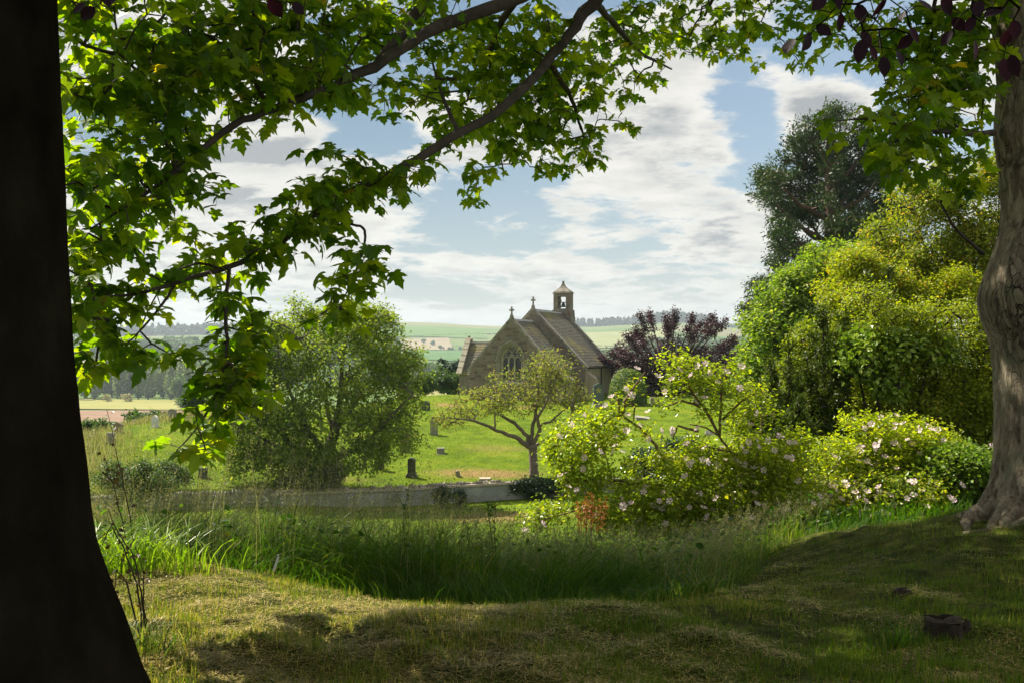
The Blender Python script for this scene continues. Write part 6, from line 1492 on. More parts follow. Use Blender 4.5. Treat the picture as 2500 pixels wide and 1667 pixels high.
# (x, y, rx, ry, D, depth, leaves per area)
lob = [(250, 110, 130, 150, 6.0, .9, 3.2), (290, 330, 150, 150, 6.0, .9, 3.0), (230, 540, 100, 120, 5.8, .7, 3.0), (210, 720, 60, 90, 5.7, .5, 2.6), (240, 850, 80, 70, 5.8, .5, 2.2), (205, 930, 40, 40, 5.8, .3, 1.6),
       (460, 90, 150, 120, 6.4, .9, 3.0), (680, 60, 140, 110, 6.8, .9, 3.0), (600, 210, 110, 80, 6.6, .7, 2.8), (790, 170, 100, 90, 7.2, .8, 2.8), (450, 260, 90, 100, 6.3, .7, 2.2), (420, 400, 70, 80, 6.2, .5, 1.6), (870, 60, 110, 80, 7.6, .9, 2.6),
       (330, 470, 90, 70, 6.1, .5, 2.2), (360, 600, 90, 50, 6.1, .5, 1.8), (300, 760, 70, 60, 6.0, .5, 2.0), (350, 860, 40, 40, 6.0, .3, 1.3),
       (960, 420, 90, 45, 7.6, .5, 2.4), (860, 460, 90, 55, 7.2, .5, 2.6), (760, 510, 80, 60, 6.9, .5, 2.6), (680, 580, 80, 60, 6.7, .5, 2.6), (590, 640, 80, 50, 6.5, .5, 2.6), (800, 390, 45, 40, 7.1, .3, 1.5), (690, 490, 40, 40, 6.7, .3, 1.3), (500, 480, 36, 36, 6.4, .2, 1.6),
       (430, 540, 60, 50, 6.3, .4, 1.6), (470, 640, 60, 40, 6.4, .4, 2.0), (400, 690, 50, 36, 6.2, .4, 1.8), (870, 610, 55, 45, 7.1, .3, 2.0), (850, 690, 55, 50, 7.0, .3, 2.2), (815, 770, 55, 40, 7.0, .3, 2.2), (925, 640, 24, 24, 7.1, .15, 1.2),
       (565, 730, 50, 50, 6.4, .3, 2.0), (590, 810, 60, 50, 6.3, .3, 2.0), (460, 870, 42, 40, 6.2, .25, 1.8), (550, 900, 70, 60, 6.2, .35, 2.4), (640, 830, 50, 30, 6.4, .3, 1.6), (530, 990, 65, 55, 6.1, .35, 2.4), (475, 1070, 60, 40, 6.1, .3, 2.2), (420, 1095, 30, 20, 6.1, .2, 1.6), (600, 960, 36, 40, 6.2, .25, 1.6),
       (1070, 40, 130, 60, 8.6, .8, 2.2), (980, 240, 70, 50, 8.6, .6, 1.6), (900, 230, 50, 40, 8.4, .5, 1.4), (1060, 180, 70, 60, 9.4, .8, 1.9), (1190, 130, 90, 90, 10, 1.0, 2.3), (1300, 90, 90, 70, 10.2, 1.0, 2.2), (1130, 270, 110, 60, 9.6, .9, 2.1), (1280, 230, 120, 90, 10.6, 1.0, 2.3), (1400, 200, 100, 90, 11, 1.0, 2.0),
       (1060, 330, 60, 40, 9.2, .5, 1.4), (1250, 340, 110, 60, 11.4, .9, 2.2), (1390, 310, 90, 70, 11.4, .9, 1.9), (1480, 130, 90, 90, 12, 1.0, 1.6), (1360, 395, 60, 34, 11.8, .5, 1.6), (1190, 420, 60, 30, 11.8, .5, 1.5), (1150, 475, 36, 26, 12, .3, 1.8), (1530, 240, 40, 40, 12.4, .4, 1.1),
       (1570, 170, 60, 36, 12.6, .5, 1.3), (1440, 380, 40, 40, 11.8, .4, 1.2), (1520, 320, 36, 36, 12, .4, 1.0),
       (1560, 40, 100, 60, 12.5, .9, 1.8), (1690, 50, 110, 60, 13, 1.0, 1.9), (1800, 90, 90, 50, 13, .9, 1.7), (1850, 30, 80, 50, 11, .9, 1.8), (1950, 60, 90, 50, 10.5, .8, 1.7), (1990, 120, 60, 26, 10.5, .5, 1.4), (1855, 170, 14, 24, 12.8, .2, 1.2), (1680, 120, 40, 24, 13, .4, 1.1), (2080, 40, 80, 50, 9.6, .7, 1.8),
       (2190, 80, 90, 70, 9.2, .7, 2.4), (2300, 110, 80, 80, 8.9, .6, 2.6), (2230, 220, 90, 70, 8.6, .6, 2.6), (2340, 230, 80, 70, 8.6, .5, 2.6), (2180, 320, 90, 50, 7.8, .5, 2.4), (2290, 330, 90, 60, 8.0, .5, 2.6), (2090, 300, 60, 34, 7.3, .3, 1.8), (2030, 290, 26, 20, 7.1, .2, 1.4), (2230, 420, 70, 40, 7.8, .4, 2.0), (2330, 420, 70, 50, 8.1, .4, 2.2), (2180, 390, 60, 34, 7.4, .3, 1.9), (2390, 150, 60, 70, 8.7, .4, 1.6), (2360, 40, 80, 50, 8.9, .5, 2.2)]
rng = np.random.RandomState(17)
bl, cnts = [], []
for x, y, rx, ry, D, dep, lai in lob:
    b_ = blob_px(x, y, D, rx, ry, dep); area = math.pi * rx * ry * (D / F) ** 2
    bl.append((b_[0], b_[1], (3.6 if y > 680 else 3.0 if lai > 2.1 else 2.1) * lai * area / 0.0118 / 5.0))
ntot = int(sum(b_[2] for b_ in bl))
T = rand_in_blobs(bl, ntot, rng, 0.0)
A, par, idx = grow(limb_st, T, 0.13, 0.2, rng, 0.06)
V, t_ = wood(A, par, len(limb_st), 0.0024, 0.42, 0.018, 4)
link('twigs', tri_mesh('twigs', V, t_), m_twig, sy)['kind'] = 'stuff'
# five leaves to a shoot, held out on stalks and hanging from them
def shoots(nodes, per, rng, stalk=(0.045, 0.12), size=(0.080, 0.140), up=0.75):
    n = len(nodes) * per
    base = np.repeat(nodes, per, axis=0)
    az = rng.random(n) * 2 * math.pi; el = rng.normal(0.05, 0.45, n)
    d = np.stack([np.cos(az) * np.cos(el), np.sin(az) * np.cos(el), np.sin(el)], 1)
    L = rng.uniform(*stalk, n)
    tip = base + d * L[:, None]
    ld = d * 0.8 + rng.normal(0, 0.25, (n, 3)); ld[:, 2] -= rng.uniform(0.2, 1.3, n)
    nrm = d * 0.55 + rng.normal(0, 0.35, (n, 3)) + np.array([0, 0, up])
    R = frames(nrm, ld)
    S = rng.uniform(*size, n)
    rnd = np.clip(np.repeat(rng.random(len(nodes)), per) * 0.5 + rng.random(n) * 0.5, 0, 1)
    return base, tip, R, S, rnd
base, tip, R, S, rnd = shoots(T, 5, rng)
sv, st_ = segs(base, tip, np.full(len(base), 0.0014), np.full(len(base), 0.0011), 3)
link('leaf_stalks', tri_mesh('leaf_stalks', sv, st_), leaf_mat('leaf_stalk', [(0, (0.10, 0.07, 0.03)), (1, (0.16, 0.09, 0.04))], trans=0.2), sy)['kind'] = 'stuff'
# the nearest three hundred leaves in view are parts of their own
px = tip[:, 0] / tip[:, 1] * F + CX; py = CY - tip[:, 2] / tip[:, 1] * F
vis = (px > 140) & (px < 2420) & (py > 0)
order = np.argsort(np.where(vis, -S / tip[:, 1], 9)); near = order[:300]
rest = np.ones(len(tip), bool); rest[near] = False
typ = rng.randint(0, 3, len(tip))
inv = Matrix.Translation(-sy.location)
lm_ = []
for q in range(3):
    for c in range(4):
        me = tri_mesh('leaf', np.array(SYC[q][0]), np.array(SYC[q][1]), False, {'rnd': np.full(len(SYC[q][0]), 0.1 + 0.24 * c)}); me.materials.append(L_syc); lm_.append(me)
for k in near:
    o = bpy.data.objects.new('leaf', lm_[typ[k] * 4 + min(3, int(rnd[k] * 4))]); COL.objects.link(o); o.parent = sy; o.matrix_parent_inverse = inv
    M3 = Matrix([list(r_) for r_ in R[k]]); o.matrix_basis = Matrix.LocRotScale(Vector(tip[k]), M3.to_quaternion(), Vector((S[k],) * 3))
for q in range(3):
    m = rest & (typ == q)
    if q == 0: Vq = []; Tq = []; Rq = []; nq = 0
    tv = np.array(SYC[q][0]); tf = np.array(SYC[q][1]); k = len(tv); n = int(m.sum())
    Vq.append((np.einsum('nij,nkj->nki', R[m], tv[None] * S[m][:, None, None]) + tip[m][:, None]).reshape(-1, 3))
    Tq.append((tf[None] + (np.arange(n) * k)[:, None, None]).reshape(-1, 3) + nq); Rq.append(np.repeat(rnd[m], k)); nq += n * k
link('foliage', tri_mesh('foliage', np.concatenate(Vq), np.concatenate(Tq), False, {'rnd': np.concatenate(Rq)}), L_syc, sy)['kind'] = 'stuff'
# unseen rest of the crown, overhead, laid out to shade the bank
up_bl = [((-1.5, 11.0, 6.4), (3.6, 3.4, 1.1), 1.0), ((2.0, 10.5, 6.6), (3.0, 3.2, 1.2), 0.9), ((-5.4, 13.5, 6.6), (3.4, 2.6, 0.9), 1.6), ((4.5, 9.0, 7.0), (3.0, 3.0, 1.6), 0.5), ((0.0, 8.0, 5.6), (3.2, 1.8, 0.8), 0.55), ((-3.8, 8.6, 5.4), (1.2, 1.4, 0.5), 0.16), ((0.5, 14.5, 7.4), (3.4, 1.6, 0.9), 0.35), ((-4.6, 10.6, 5.6), (1.2, 1.3, .6), .12)]
T = rand_in_blobs(up_bl, 6200, rng, 0.0)
T = T[T[:, 2] > 0.36 * T[:, 1] + 0.45]
# gaps cut along the sun's path to light patches of the bank
gap = np.zeros(len(T), bool)
for gx, gy, gr in ((-1.9, 7.1, 1.0), (-0.7, 6.7, 0.65), (-2.7, 7.0, 0.9), (-1.0, 5.7, 0.35), (-1.6, 5.7, 0.4), (1.15, 7.3, 0.22), (1.85, 5.6, 0.20), (-0.3, 6.6, 0.35), (-2.4, 6.0, 0.3), (-0.2, 5.2, 0.2)):
    h = T[:, 2] + 1.65; X = T[:, 0] - SUN.x / SUN.z * h; Yg = T[:, 1] - SUN.y / SUN.z * h
    gap |= (np.hypot(X - gx, Yg - gy) < gr)
T = T[~gap]
A, par, idx = grow(limb_st, T, 0.45, 0.2, rng)
V, t_ = wood(A, par, len(limb_st), 0.004, 0.42, 0.05, 4)
link('upper_twigs', tri_mesh('upper_twigs', V, t_), m_twig, sy)
base, tip, R, S, rnd = shoots(T, 6, rng, (0.06, 0.22), (0.13, 0.19))
scatter('upper_foliage', SYC_LO[0], SYC_LO[1], tip, R, S, rnd, L_syc, sy, 'stuff')

# ------------------------------------------------------------------ copper beech: near-black trunk at the left, purple leaves hanging in front of the lens side
DL = 4.3
lp = [(-700, 118), (0, 128), (320, 142), (640, 154), (830, 164), (1010, 178), (1116, 198), (1220, 212), (1329, 230), (1414, 262), (1541, 318), (1667, 362), (1790, 430), (1900, 520)]
rings = []
for y, r in lp:
    r -= 12 + max(0, y - 1000) * 0.05; l = -470 - max(0, y - 1100) * 0.35; rings.append(((CY - y) / F * DL, ((l + r) / 2 - CX) / F * DL, DL, (r - l) / 2 / F * DL))
def beech_noise(TH, Z, R):
    b_ = np.clip((-0.6 - Z) / 1.0, 0, 1)
    return 0.008 * np.cos(TH * 5 + Z) + 0.010 * fbm(TH * 4, Z * 1.4, 1.0, 4) + 0.03 * b_ * np.cos(TH * 6 + 0.5) + 0.006 * vnoise(TH * 10, Z * 9, 1.0)
be = empty('copper_beech_tree', (rings[-1][1], DL, -1.6), 'copper beech with near-black trunk at the left edge and dangling purple leaves', 'tree')
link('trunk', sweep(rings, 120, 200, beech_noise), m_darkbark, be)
L_cop = leaf_mat('copper_beech_leaf', [(0.0, (0.010, 0.004, 0.009)), (0.6, (0.020, 0.008, 0.014)), (1.0, (0.035, 0.016, 0.018))], trans=0.2, tmul=(1.8, 0.7, 0.9), spec=0.12, rough=0.5)
zc5 = lambda x, y: (1750 + x / 2.613, y / 2.613)
cl = [zc5(*q) for q in [(665, 60), (640, 190), (600, 240), (525, 330), (790, 150), (870, 110), (1000, 165), (1020, 255), (905, 340), (965, 340), (1030, 400), (1145, 375), (1175, 140), (1265, 215), (1225, 300), (1500, 160), (1485, 280), (1630, 330), (1870, 235), (1780, 420), (1875, 420), (1640, 150), (1300, 70), (955, 240),
                        (1700, 60), (1800, 110), (1580, 120), (1420, 60), (700, 20), (780, 30), (1080, 50), (1920, 300)]] + [(226, 30), (236, 8), (282, 2), (300, -10), (700, 22), (655, 10), (210, 10)]
lb = [[(-2.3, 4.3, 2.2), (-1.6, 3.8, 2.5), (-0.6, 3.3, 2.3), (0.3, 2.9, 1.7), (0.75, 2.7, 1.15), (0.95, 2.6, 0.93)], [(0.3, 2.9, 1.7), (0.8, 2.7, 1.4), (1.15, 2.6, 1.05), (1.3, 2.55, 0.88)], [(-1.6, 3.8, 2.5), (-1.2, 3.1, 1.6), (-1.0, 2.7, 1.1), (-1.05, 2.55, 0.97)],
      [(-0.6, 3.3, 2.3), (-0.55, 2.9, 1.5), (-0.56, 2.6, 1.0)], [(-2.3, 4.3, 2.2), (-2.6, 4.2, 3.6), (-2.2, 4.6, 5.0)]]
lst = []
for p in lb:
    P = np.array(p); t = np.arange(len(P)); tt_ = np.linspace(0, len(P) - 1, len(P) * 5); Q = np.stack([np.interp(tt_, t, P[:, c]) for c in range(3)], 1)
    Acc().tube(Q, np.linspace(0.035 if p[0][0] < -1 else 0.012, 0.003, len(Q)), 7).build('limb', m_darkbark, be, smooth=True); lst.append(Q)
lst = np.concatenate(lst)
LT = np.array([tuple(at(x + rng.normal(0, 8), y - 26 + rng.normal(0, 10), 2.55 + rng.uniform(-.22, .22))) for x, y in cl])
A, par, idx = grow(lst, LT, 0.08, 0.15, rng, 0.05)
V, t_ = wood(A, par, len(lst), 0.0010, 0.4, 0.004, 4)
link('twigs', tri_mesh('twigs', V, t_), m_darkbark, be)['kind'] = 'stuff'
ov = [(0, 0, 0), (0.2, 0.14, .03), (0.30, 0.36, .05), (0.31, 0.55, .05), (0.22, 0.78, .03), (0.08, 0.94, 0), (0, 1.04, -.03), (-0.08, 0.94, 0), (-0.22, 0.78, .03), (-0.31, 0.55, .05), (-0.30, 0.36, .05), (-0.2, 0.14, .03), (0, 0.5, -.02)]
bme = tri_mesh('leaf', np.array(ov), np.array([(12, k, (k + 1) % 12) for k in range(12)]), True, {'rnd': np.full(13, 0.4)}); bme.materials.append(L_cop)
inv = Matrix.Translation(-be.location)
for k, p in enumerate(LT):
    d = Vector((rng.normal(0, .75), rng.normal(0, .4), -1)).normalized(); n_ = Vector((rng.normal(0, .9), -1, rng.normal(0.2, .5))).normalized()
    x_ = d.cross(n_).normalized(); n2_ = x_.cross(d); M3 = Matrix((x_, d, n2_)).transposed()
    o = bpy.data.objects.new('leaf', bme); COL.objects.link(o); o.parent = be; o.matrix_parent_inverse = inv
    s_ = rng.uniform(0.040, 0.062); o.matrix_basis = Matrix.LocRotScale(Vector(p), M3.to_quaternion(), Vector((s_,) * 3))
# beech crown above the frame
T = rand_in_blobs([((-2.6, 5.4, 4.2), (1.6, 1.6, .8), 1), ((-0.6, 3.0, 4.2), (2.4, 1.6, .7), .8), ((-2.5, 3.0, 4.6), (2, 2, .8), .6)], 900, rng); T = T[T[:, 2] > 0.36 * np.maximum(T[:, 1], 0) + 0.35]
A, par, idx = grow(lst, T, 0.3, 0.2, rng); V, t_ = wood(A, par, len(lst), 0.003, 0.42, 0.03, 4)
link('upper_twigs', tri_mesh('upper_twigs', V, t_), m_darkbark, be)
P, R, S, rnd = leaves_at(T, 12, 0.13, 0.09, rng, 0.9, 0.3)
scatter('upper_foliage', LEAF4[0], LEAF4[1], P, R, S, rnd, L_cop, be, 'stuff')
# ------------------------------------------------------------------ grasses
def blades(P, h, w, lean, rnd, segs_=3, ang=None, rng=None, droop=0.25):
    n = len(P); t = np.linspace(0, 1, segs_ + 1)
    ang = rng.random(n) * math.pi if ang is None else ang
    side = np.stack([np.cos(ang), np.sin(ang), np.zeros(n)], 1)
    V = []
    for k, tk in enumerate(t):
        c = P + np.stack([lean[:, 0] * tk ** 2, lean[:, 1] * tk ** 2, h * (tk - droop * tk ** 3)], 1)
        if k < segs_:
            ww = (w * (1 - 0.85 * tk ** 1.6))[:, None] * 0.5
            V += [c - side * ww, c + side * ww]
        else: V.append(c)
    V = np.stack(V, 1); k = V.shape[1]
    T = []
    for s_ in range(segs_ - 1): T += [(2 * s_, 2 * s_ + 1, 2 * s_ + 3), (2 * s_, 2 * s_ + 3, 2 * s_ + 2)]
    b_ = 2 * (segs_ - 1); T.append((b_, b_ + 1, b_ + 2))
    T = np.array(T)[None] + (np.arange(n) * k)[:, None, None]
    return V.reshape(-1, 3), T.reshape(-1, 3), np.repeat(rnd, k)
def stuff(name, label, cat, V, T, r, mat):
    return tag(link(name, tri_mesh(name, V, T, False, {'rnd': r}), mat), label, cat, kind='stuff')
rng = np.random.RandomState(99)
def field_pts(n, d0, d1, x0px, x1px, power=1.0):
    """even over the picture rather than over the ground"""
    iD = rng.random(n) ** power; D = 1 / (1 / d0 + (1 / d1 - 1 / d0) * iD)
    px = rng.uniform(x0px, x1px, n); return (px - CX) / F * D, D
G_mown = leaf_mat('mown_grass', [(0.0, (0.04, 0.10, 0.008)), (0.5, (0.09, 0.16, 0.012)), (0.8, (0.18, 0.21, 0.03)), (1.0, (0.36, 0.31, 0.09))], trans=0.5, tmul=(1.4, 1.4, 0.5))
G_straw = leaf_mat('dry_clippings', [(0.0, (0.12, 0.09, 0.02)), (0.5, (0.34, 0.26, 0.07)), (1.0, (0.60, 0.48, 0.17))], trans=0.3)
G_tall = leaf_mat('tall_grass', [(0.0, (0.020, 0.062, 0.004)), (0.5, (0.042, 0.115, 0.007)), (0.85, (0.085, 0.165, 0.012)), (1.0, (0.20, 0.20, 0.06))], trans=0.5, tmul=(1.6, 1.6, 0.5), spec=0.25, rough=0.4)
G_seed = leaf_mat('grass_seed_heads', [(0.0, (0.12, 0.13, 0.06)), (0.6, (0.22, 0.21, 0.12)), (1.0, (0.34, 0.30, 0.20))], trans=0.45)
G_turf = leaf_mat('churchyard_grass', [(0.0, (0.07, 0.12, 0.008)), (0.5, (0.12, 0.19, 0.010)), (1.0, (0.20, 0.25, 0.025))], trans=0.45, tmul=(1.35, 1.3, 0.4))
G_lush = leaf_mat('lush_bright_grass', [(0.0, (0.10, 0.20, 0.012)), (0.6, (0.18, 0.30, 0.02)), (1.0, (0.30, 0.40, 0.05))], trans=0.6, tmul=(1.3, 1.3, 0.4), spec=0.5, rough=0.35)

def brow(x):        # where the mowing stops
    px_ = x / 7.2 * F + CX
    return np.interp(px_, [-200, 150, 400, 900, 1400, 1700, 1850, 2000, 2120, 2250, 2500], [7.0, 7.3, 7.75, 7.35, 7.0, 7.4, 8.0, 8.9, 9.8, 10.6, 11])
# mown bank: upright stubble, tufts
x, D = field_pts(200000, 4.0, 11.5, -250, 2750)
keep = (D < brow(x) + 0.15) & (np.hypot(x - 4.76, D - 9.05) > 0.42) & (vnoise(x, D, 0.22) + 0.6 * vnoise(x, D, 0.07) + rng.normal(0, .2, len(x)) > -0.25 + 0.35 * (1 - ss(x, -0.2, 0.8)))
x, D = x[keep], D[keep]; n = len(x)
P = np.stack([x, D, H(x, D) - 0.005], 1)
tuft = np.clip(vnoise(x, D, 0.35) * 2 + 0.5, 0, 1)
h = rng.uniform(0.02, 0.045, n) + 0.055 * tuft * rng.random(n) + 0.05 * (rng.random(n) < 0.03)
V, T, r = blades(P, h, rng.uniform(0.003, 0.0065, n), rng.normal(0, 0.012, (n, 2)), np.clip(rng.random(n) * 0.75 + 0.3 * vnoise(x, D, 0.8) + 0.12 + 0.2 * (x < 0.2), 0, 1), 2, rng=rng, droop=0.1)
stuff('mown_grass', 'short rough-mown grass on the near bank', 'grass', V, T, r, G_mown)
# clippings: dry strands lying about, gathered in swathes and clumps
x, D = field_pts(150000, 4.0, 11.0, -250, 2750)
sw_ = vnoise(x, D * 1.5, 0.5) + 0.7 * vnoise(x, D * 1.6, 0.2) + 0.3 * vnoise(x, D, 0.09)
keep = (sw_ + rng.normal(0, 0.16, len(x)) > 0.04 - 0.42 * (1 - ss(x, -0.2, 1.0))) & (D < brow(x) - 0.1) & (np.hypot(x - 4.76, D - 9.05) > 0.42)
x, D, sw_ = x[keep], D[keep], sw_[keep]; n = len(x)
pile = np.clip(sw_, 0, 0.8)
P = np.stack([x, D, H(x, D) + rng.random(n) * (0.012 + 0.075 * pile)], 1)
a_ = rng.random(n) * 2 * math.pi; Ls = rng.uniform(0.03, 0.11, n)
V, T, r = blades(P, rng.normal(0.0, 0.012, n), rng.uniform(0.0025, 0.005, n), np.stack([np.cos(a_) * Ls, np.sin(a_) * Ls], 1), np.clip(rng.random(n) * 0.8 + 0.35 * vnoise(x, D, 0.6) + 0.1, 0, 1), 2, ang=a_ + math.pi / 2, rng=rng, droop=0.5)
stuff('grass_clippings', 'dry straw-coloured mowings strewn over the bank', 'clippings', V, T, r, G_straw)
# tall uncut grass beyond the brow
x, D = field_pts(62000, 7.0, 13.5, -150, 2600, 0.85)
keep = (D > brow(x) + rng.normal(0.08, 0.08, len(x))) & (np.hypot(x - 4.76, D - 9.05) > 0.6) & (vnoise(x, D, 0.5) + rng.normal(0, .3, len(x)) > -0.35)
x, D = x[keep], D[keep]; n = len(x)
P = np.stack([x, D, H(x, D) - 0.01], 1)
pxs = x / D * F + CX
hm_ = np.interp(pxs, [-200, 200, 400, 700, 1000, 1250, 1500, 1750, 2000, 2150, 2400], [0.68, 0.66, 0.76, 0.84, 0.78, 0.56, 0.50, 0.48, 0.36, 0.24, 0.18])
edge = np.clip((D - brow(x)) / 0.9, 0.22, 1)
h = hm_ * edge * rng.uniform(0.35, 1.2, n) * (1 + 0.9 * vnoise(x, D, 0.55) + 0.5 * vnoise(x, D, 0.2))
ln_ = rng.normal(0, 0.30, (n, 2)) * h[:, None] + (np.stack([vnoise(x, D, 0.8), vnoise(x + 50, D, 0.8)], 1) * 0.8 + np.array([0.10, -0.04])) * h[:, None]
V, T, r = blades(P, h, rng.uniform(0.004, 0.009, n) * (1 + (rng.random(n) < 0.05) * 1.5), ln_ * 1.6, np.clip(rng.random(n) * 0.7 + 0.4 * vnoise(x, D, 1.1) + 0.15, 0, 1), 4, rng=rng, droop=0.22)
stuff('tall_grass', 'dense uncut green grass along the dip behind the bank', 'grass', V, T, r, G_tall)
# flowering stems with feathery heads
x, D = field_pts(3600, 7.8, 13.0, 150, 2300, 0.8)
keep = (D > brow(x) + 0.25) & (x < 3.6); x, D = x[keep], D[keep]; n = len(x)
pxs = x / D * F + CX
hh = np.interp(pxs, [100, 500, 900, 1150, 1300, 1700, 2100, 2400], [1.0, 1.2, 1.2, 0.95, 0.68, 0.62, 0.42, 0.25]) * rng.uniform(0.6, 1.15, n)
P = np.stack([x, D, H(x, D)], 1); ln_ = rng.normal(0, 0.10, (n, 2)) + np.array([0.10, 0])
V, T, r = blades(P, hh, np.full(n, 0.0035), ln_, rng.random(n), 4, rng=rng, droop=0.05)
hp = []
for t in np.linspace(0.72, 1.0, 14):
    c = P + np.stack([ln_[:, 0] * t ** 2, ln_[:, 1] * t ** 2, hh * (t - 0.05 * t ** 3)], 1)
    sp_ = 0.045 * (1.05 - t) / 0.33 + 0.004
    for _ in range(2): hp.append(c + rng.normal(0, 1, (n, 3)) * np.array([sp_, sp_, 0.012]) * 0.6)
hp = np.concatenate(hp); m = len(hp)
nv = len(V)
R = frames(rng.normal(0, 1, (m, 3)), rng.normal(0, .5, (m, 3)) + np.array([0, 0, 0.6]))
tv = np.array([(0, 0, 0), (0.22, 0.5, 0), (0, 1, 0), (-0.22, 0.5, 0)])
V2 = (np.einsum('nij,nkj->nki', R, tv[None] * rng.uniform(0.010, 0.020, m)[:, None, None]) + hp[:, None]).reshape(-1, 3)
T2 = np.array([(0, 1, 2), (0, 2, 3)])[None] + (np.arange(m) * 4)[:, None, None] + nv
stuff('grass_seed_heads', 'feathery pale seed heads over the tall grass', 'grass', np.concatenate([V, V2]), np.concatenate([T, T2.reshape(-1, 3)]), np.concatenate([r, np.repeat(rng.random(m), 4)]), G_seed)
x, D = field_pts(230, 7.8, 12.5, 200, 2250, 0.9)
keep = D > brow(x) + 0.15; x, D = x[keep], D[keep]; n = len(x)
Pn = np.repeat(np.stack([x, D, H(x, D)], 1), 9, axis=0); m = len(Pn)
Pn = Pn + np.stack([rng.normal(0, .05, m), rng.normal(0, .05, m), rng.uniform(0.08, 0.55, m)], 1)
a_ = rng.random(m) * 6.28
R = frames(rng.normal(0, .4, (m, 3)) + np.array([0, 0, .8]), np.stack([np.cos(a_), np.sin(a_), rng.normal(-.1, .5, m)], 1))
Sx = rng.uniform(0.04, 0.09, m)
o_ = scatter('broad_leaved_weeds', LEAF4[0], LEAF4[1], Pn, R, Sx, rng.random(m), G_tall, None, 'stuff')
tag(o_, 'broad-leaved weeds growing through the tall grass', 'weeds')
# rough meadow between the dip and the wall
x, D = field_pts(52000, 12.5, 47, -300, 2700, 0.9)
keep = D < np.interp(x, WX, WD) - 0.3; x, D = x[keep], D[keep]; n = len(x)
P = np.stack([x, D, H(x, D) - 0.01], 1); h = rng.uniform(0.15, 0.5, n) * (0.7 + 0.8 * np.clip(vnoise(x, D, 4) + .4, 0, 1)) * np.interp(D, [12, 20, 45], [1.1, 0.9, 0.45])
V, T, r = blades(P, h, 0.0009 * D + 0.004, rng.normal(0, 0.25, (n, 2)) * h[:, None], np.clip(rng.random(n) * 0.6 + 0.8 * (vnoise(x, D, 5) + 0.4) * 0.6, 0, 1), 2, rng=rng)
stuff('rough_grass', 'rough meadow grass below the boundary wall', 'grass', V, T, r, G_tall)
# short turf of the churchyard
x, D = field_pts(120000, 47, 108, -150, 2400, 1.0)
Dc_ = np.clip(60 + (x + 21) * 1.9, 50, 108) + 4
keep = (D > np.interp(x, WX, WD) + 0.4) & (D < Dc_); x, D = x[keep], D[keep]; n = len(x)
P = np.stack([x, D, H(x, D) - 0.01], 1)
pn = vnoise(x, D, 1.6) + 0.5 * vnoise(x, D, 0.6)
h = rng.uniform(0.03, 0.09, n) * (1 + 1.2 * np.clip(pn, 0, 1))
V, T, r = blades(P, h, 0.0007 * D, rng.normal(0, 0.03, (n, 2)), np.clip(rng.random(n) * 0.6 + 0.5 * (pn + 0.4), 0, 1), 2, rng=rng)
stuff('churchyard_grass', 'short bright grass over the churchyard slope', 'grass', V, T, r, G_turf)
# buff wild grass along the left brow
n = 4200; px = rng.normal(380, 130, n); D = rng.normal(62, 2.0, n); x = (px - CX) / F * D
P = np.stack([x, D, H(x, D)], 1); h = rng.uniform(0.3, 0.7, n)
V, T, r = blades(P, h, np.full(n, 0.03), rng.normal(0, 0.12, (n, 2)), rng.random(n), 2, rng=rng)
stuff('wild_grass', 'buff wild grass along the left brow of the churchyard', 'grass', V, T, r, G_seed)
n = 2200; px = 190 + np.abs(rng.normal(0, 75, n)); D = rng.uniform(40, 56, n); x = (px - CX) / F * D
P = np.stack([x, D, H(x, D)], 1); h = rng.uniform(0.4, 1.1, n)
V, T, r = blades(P, h, np.full(n, 0.03), rng.normal(0, 0.15, (n, 2)), rng.random(n), 3, rng=rng)
stuff('wild_grass', 'brownish rank grass just right of the dark trunk', 'grass', V, T, r, G_seed)

# bright sunlit tuft beside the dark trunk, single broad blades in front, dead stalks
def tuft_thing(name, label, cx, cy, D, n, hr, wr, spread, lean, mat, seed, lo=None):
    r_ = np.random.RandomState(seed); c = at(cx, cy, D); c.z = hz(c.x, D)
    e = empty(name, c, label, 'grass')
    P = np.stack([c.x + r_.normal(0, spread, n), D + r_.normal(0, spread * 0.7, n), np.zeros(n)], 1); P[:, 2] = H(P[:, 0], P[:, 1]) - 0.01
    h = r_.uniform(*hr, n); a_ = r_.random(n) * 6.28; L = r_.uniform(*lean, n) * h
    V, T, rr = blades(P, h, r_.uniform(*wr, n), np.stack([np.cos(a_) * L, np.sin(a_) * L], 1), r_.random(n), 6, ang=a_ + math.pi / 2 + r_.normal(0, .5, n), rng=r_, droop=0.35)
    link('blades', tri_mesh('blades', V, T, False, {'rnd': rr}), mat, e); return e
tuft_thing('grass_tuft', 'bright sunlit clump of arching broad grass right of the dark trunk', 300, 1400, 7.0, 260, (0.30, 0.62), (0.008, 0.016), 0.22, (0.3, 1.1), G_lush, 1)
tuft_thing('grass_tuft', 'smaller lit clump of broad grass at the end of the bright one', 395, 1380, 7.4, 160, (0.25, 0.5), (0.008, 0.014), 0.18, (0.3, 1.0), G_lush, 2)
tuft_thing('grass_tuft', 'rank dark tuft growing against the foot of the dark trunk', 350, 1600, 5.1, 220, (0.10, 0.30), (0.004, 0.009), 0.13, (0.3, 1.0), G_mown, 3)
tuft_thing('grass_tuft', 'tuft of green blades in front of the dark hollow at right centre', 1690, 1460, 7.25, 120, (0.15, 0.34), (0.007, 0.013), 0.12, (0.4, 1.1), G_tall, 4)
tuft_thing('grass_tuft', 'thin dark tuft beside the low tree stump', 2195, 1520, 5.6, 90, (0.10, 0.30), (0.004, 0.008), 0.06, (0.2, 0.7), G_tall, 5)
tuft_thing('grass_tuft', 'small tuft at the lower middle of the bank', 1590, 1480, 6.9, 90, (0.10, 0.26), (0.006, 0.011), 0.10, (0.3, 1.0), G_tall, 6)
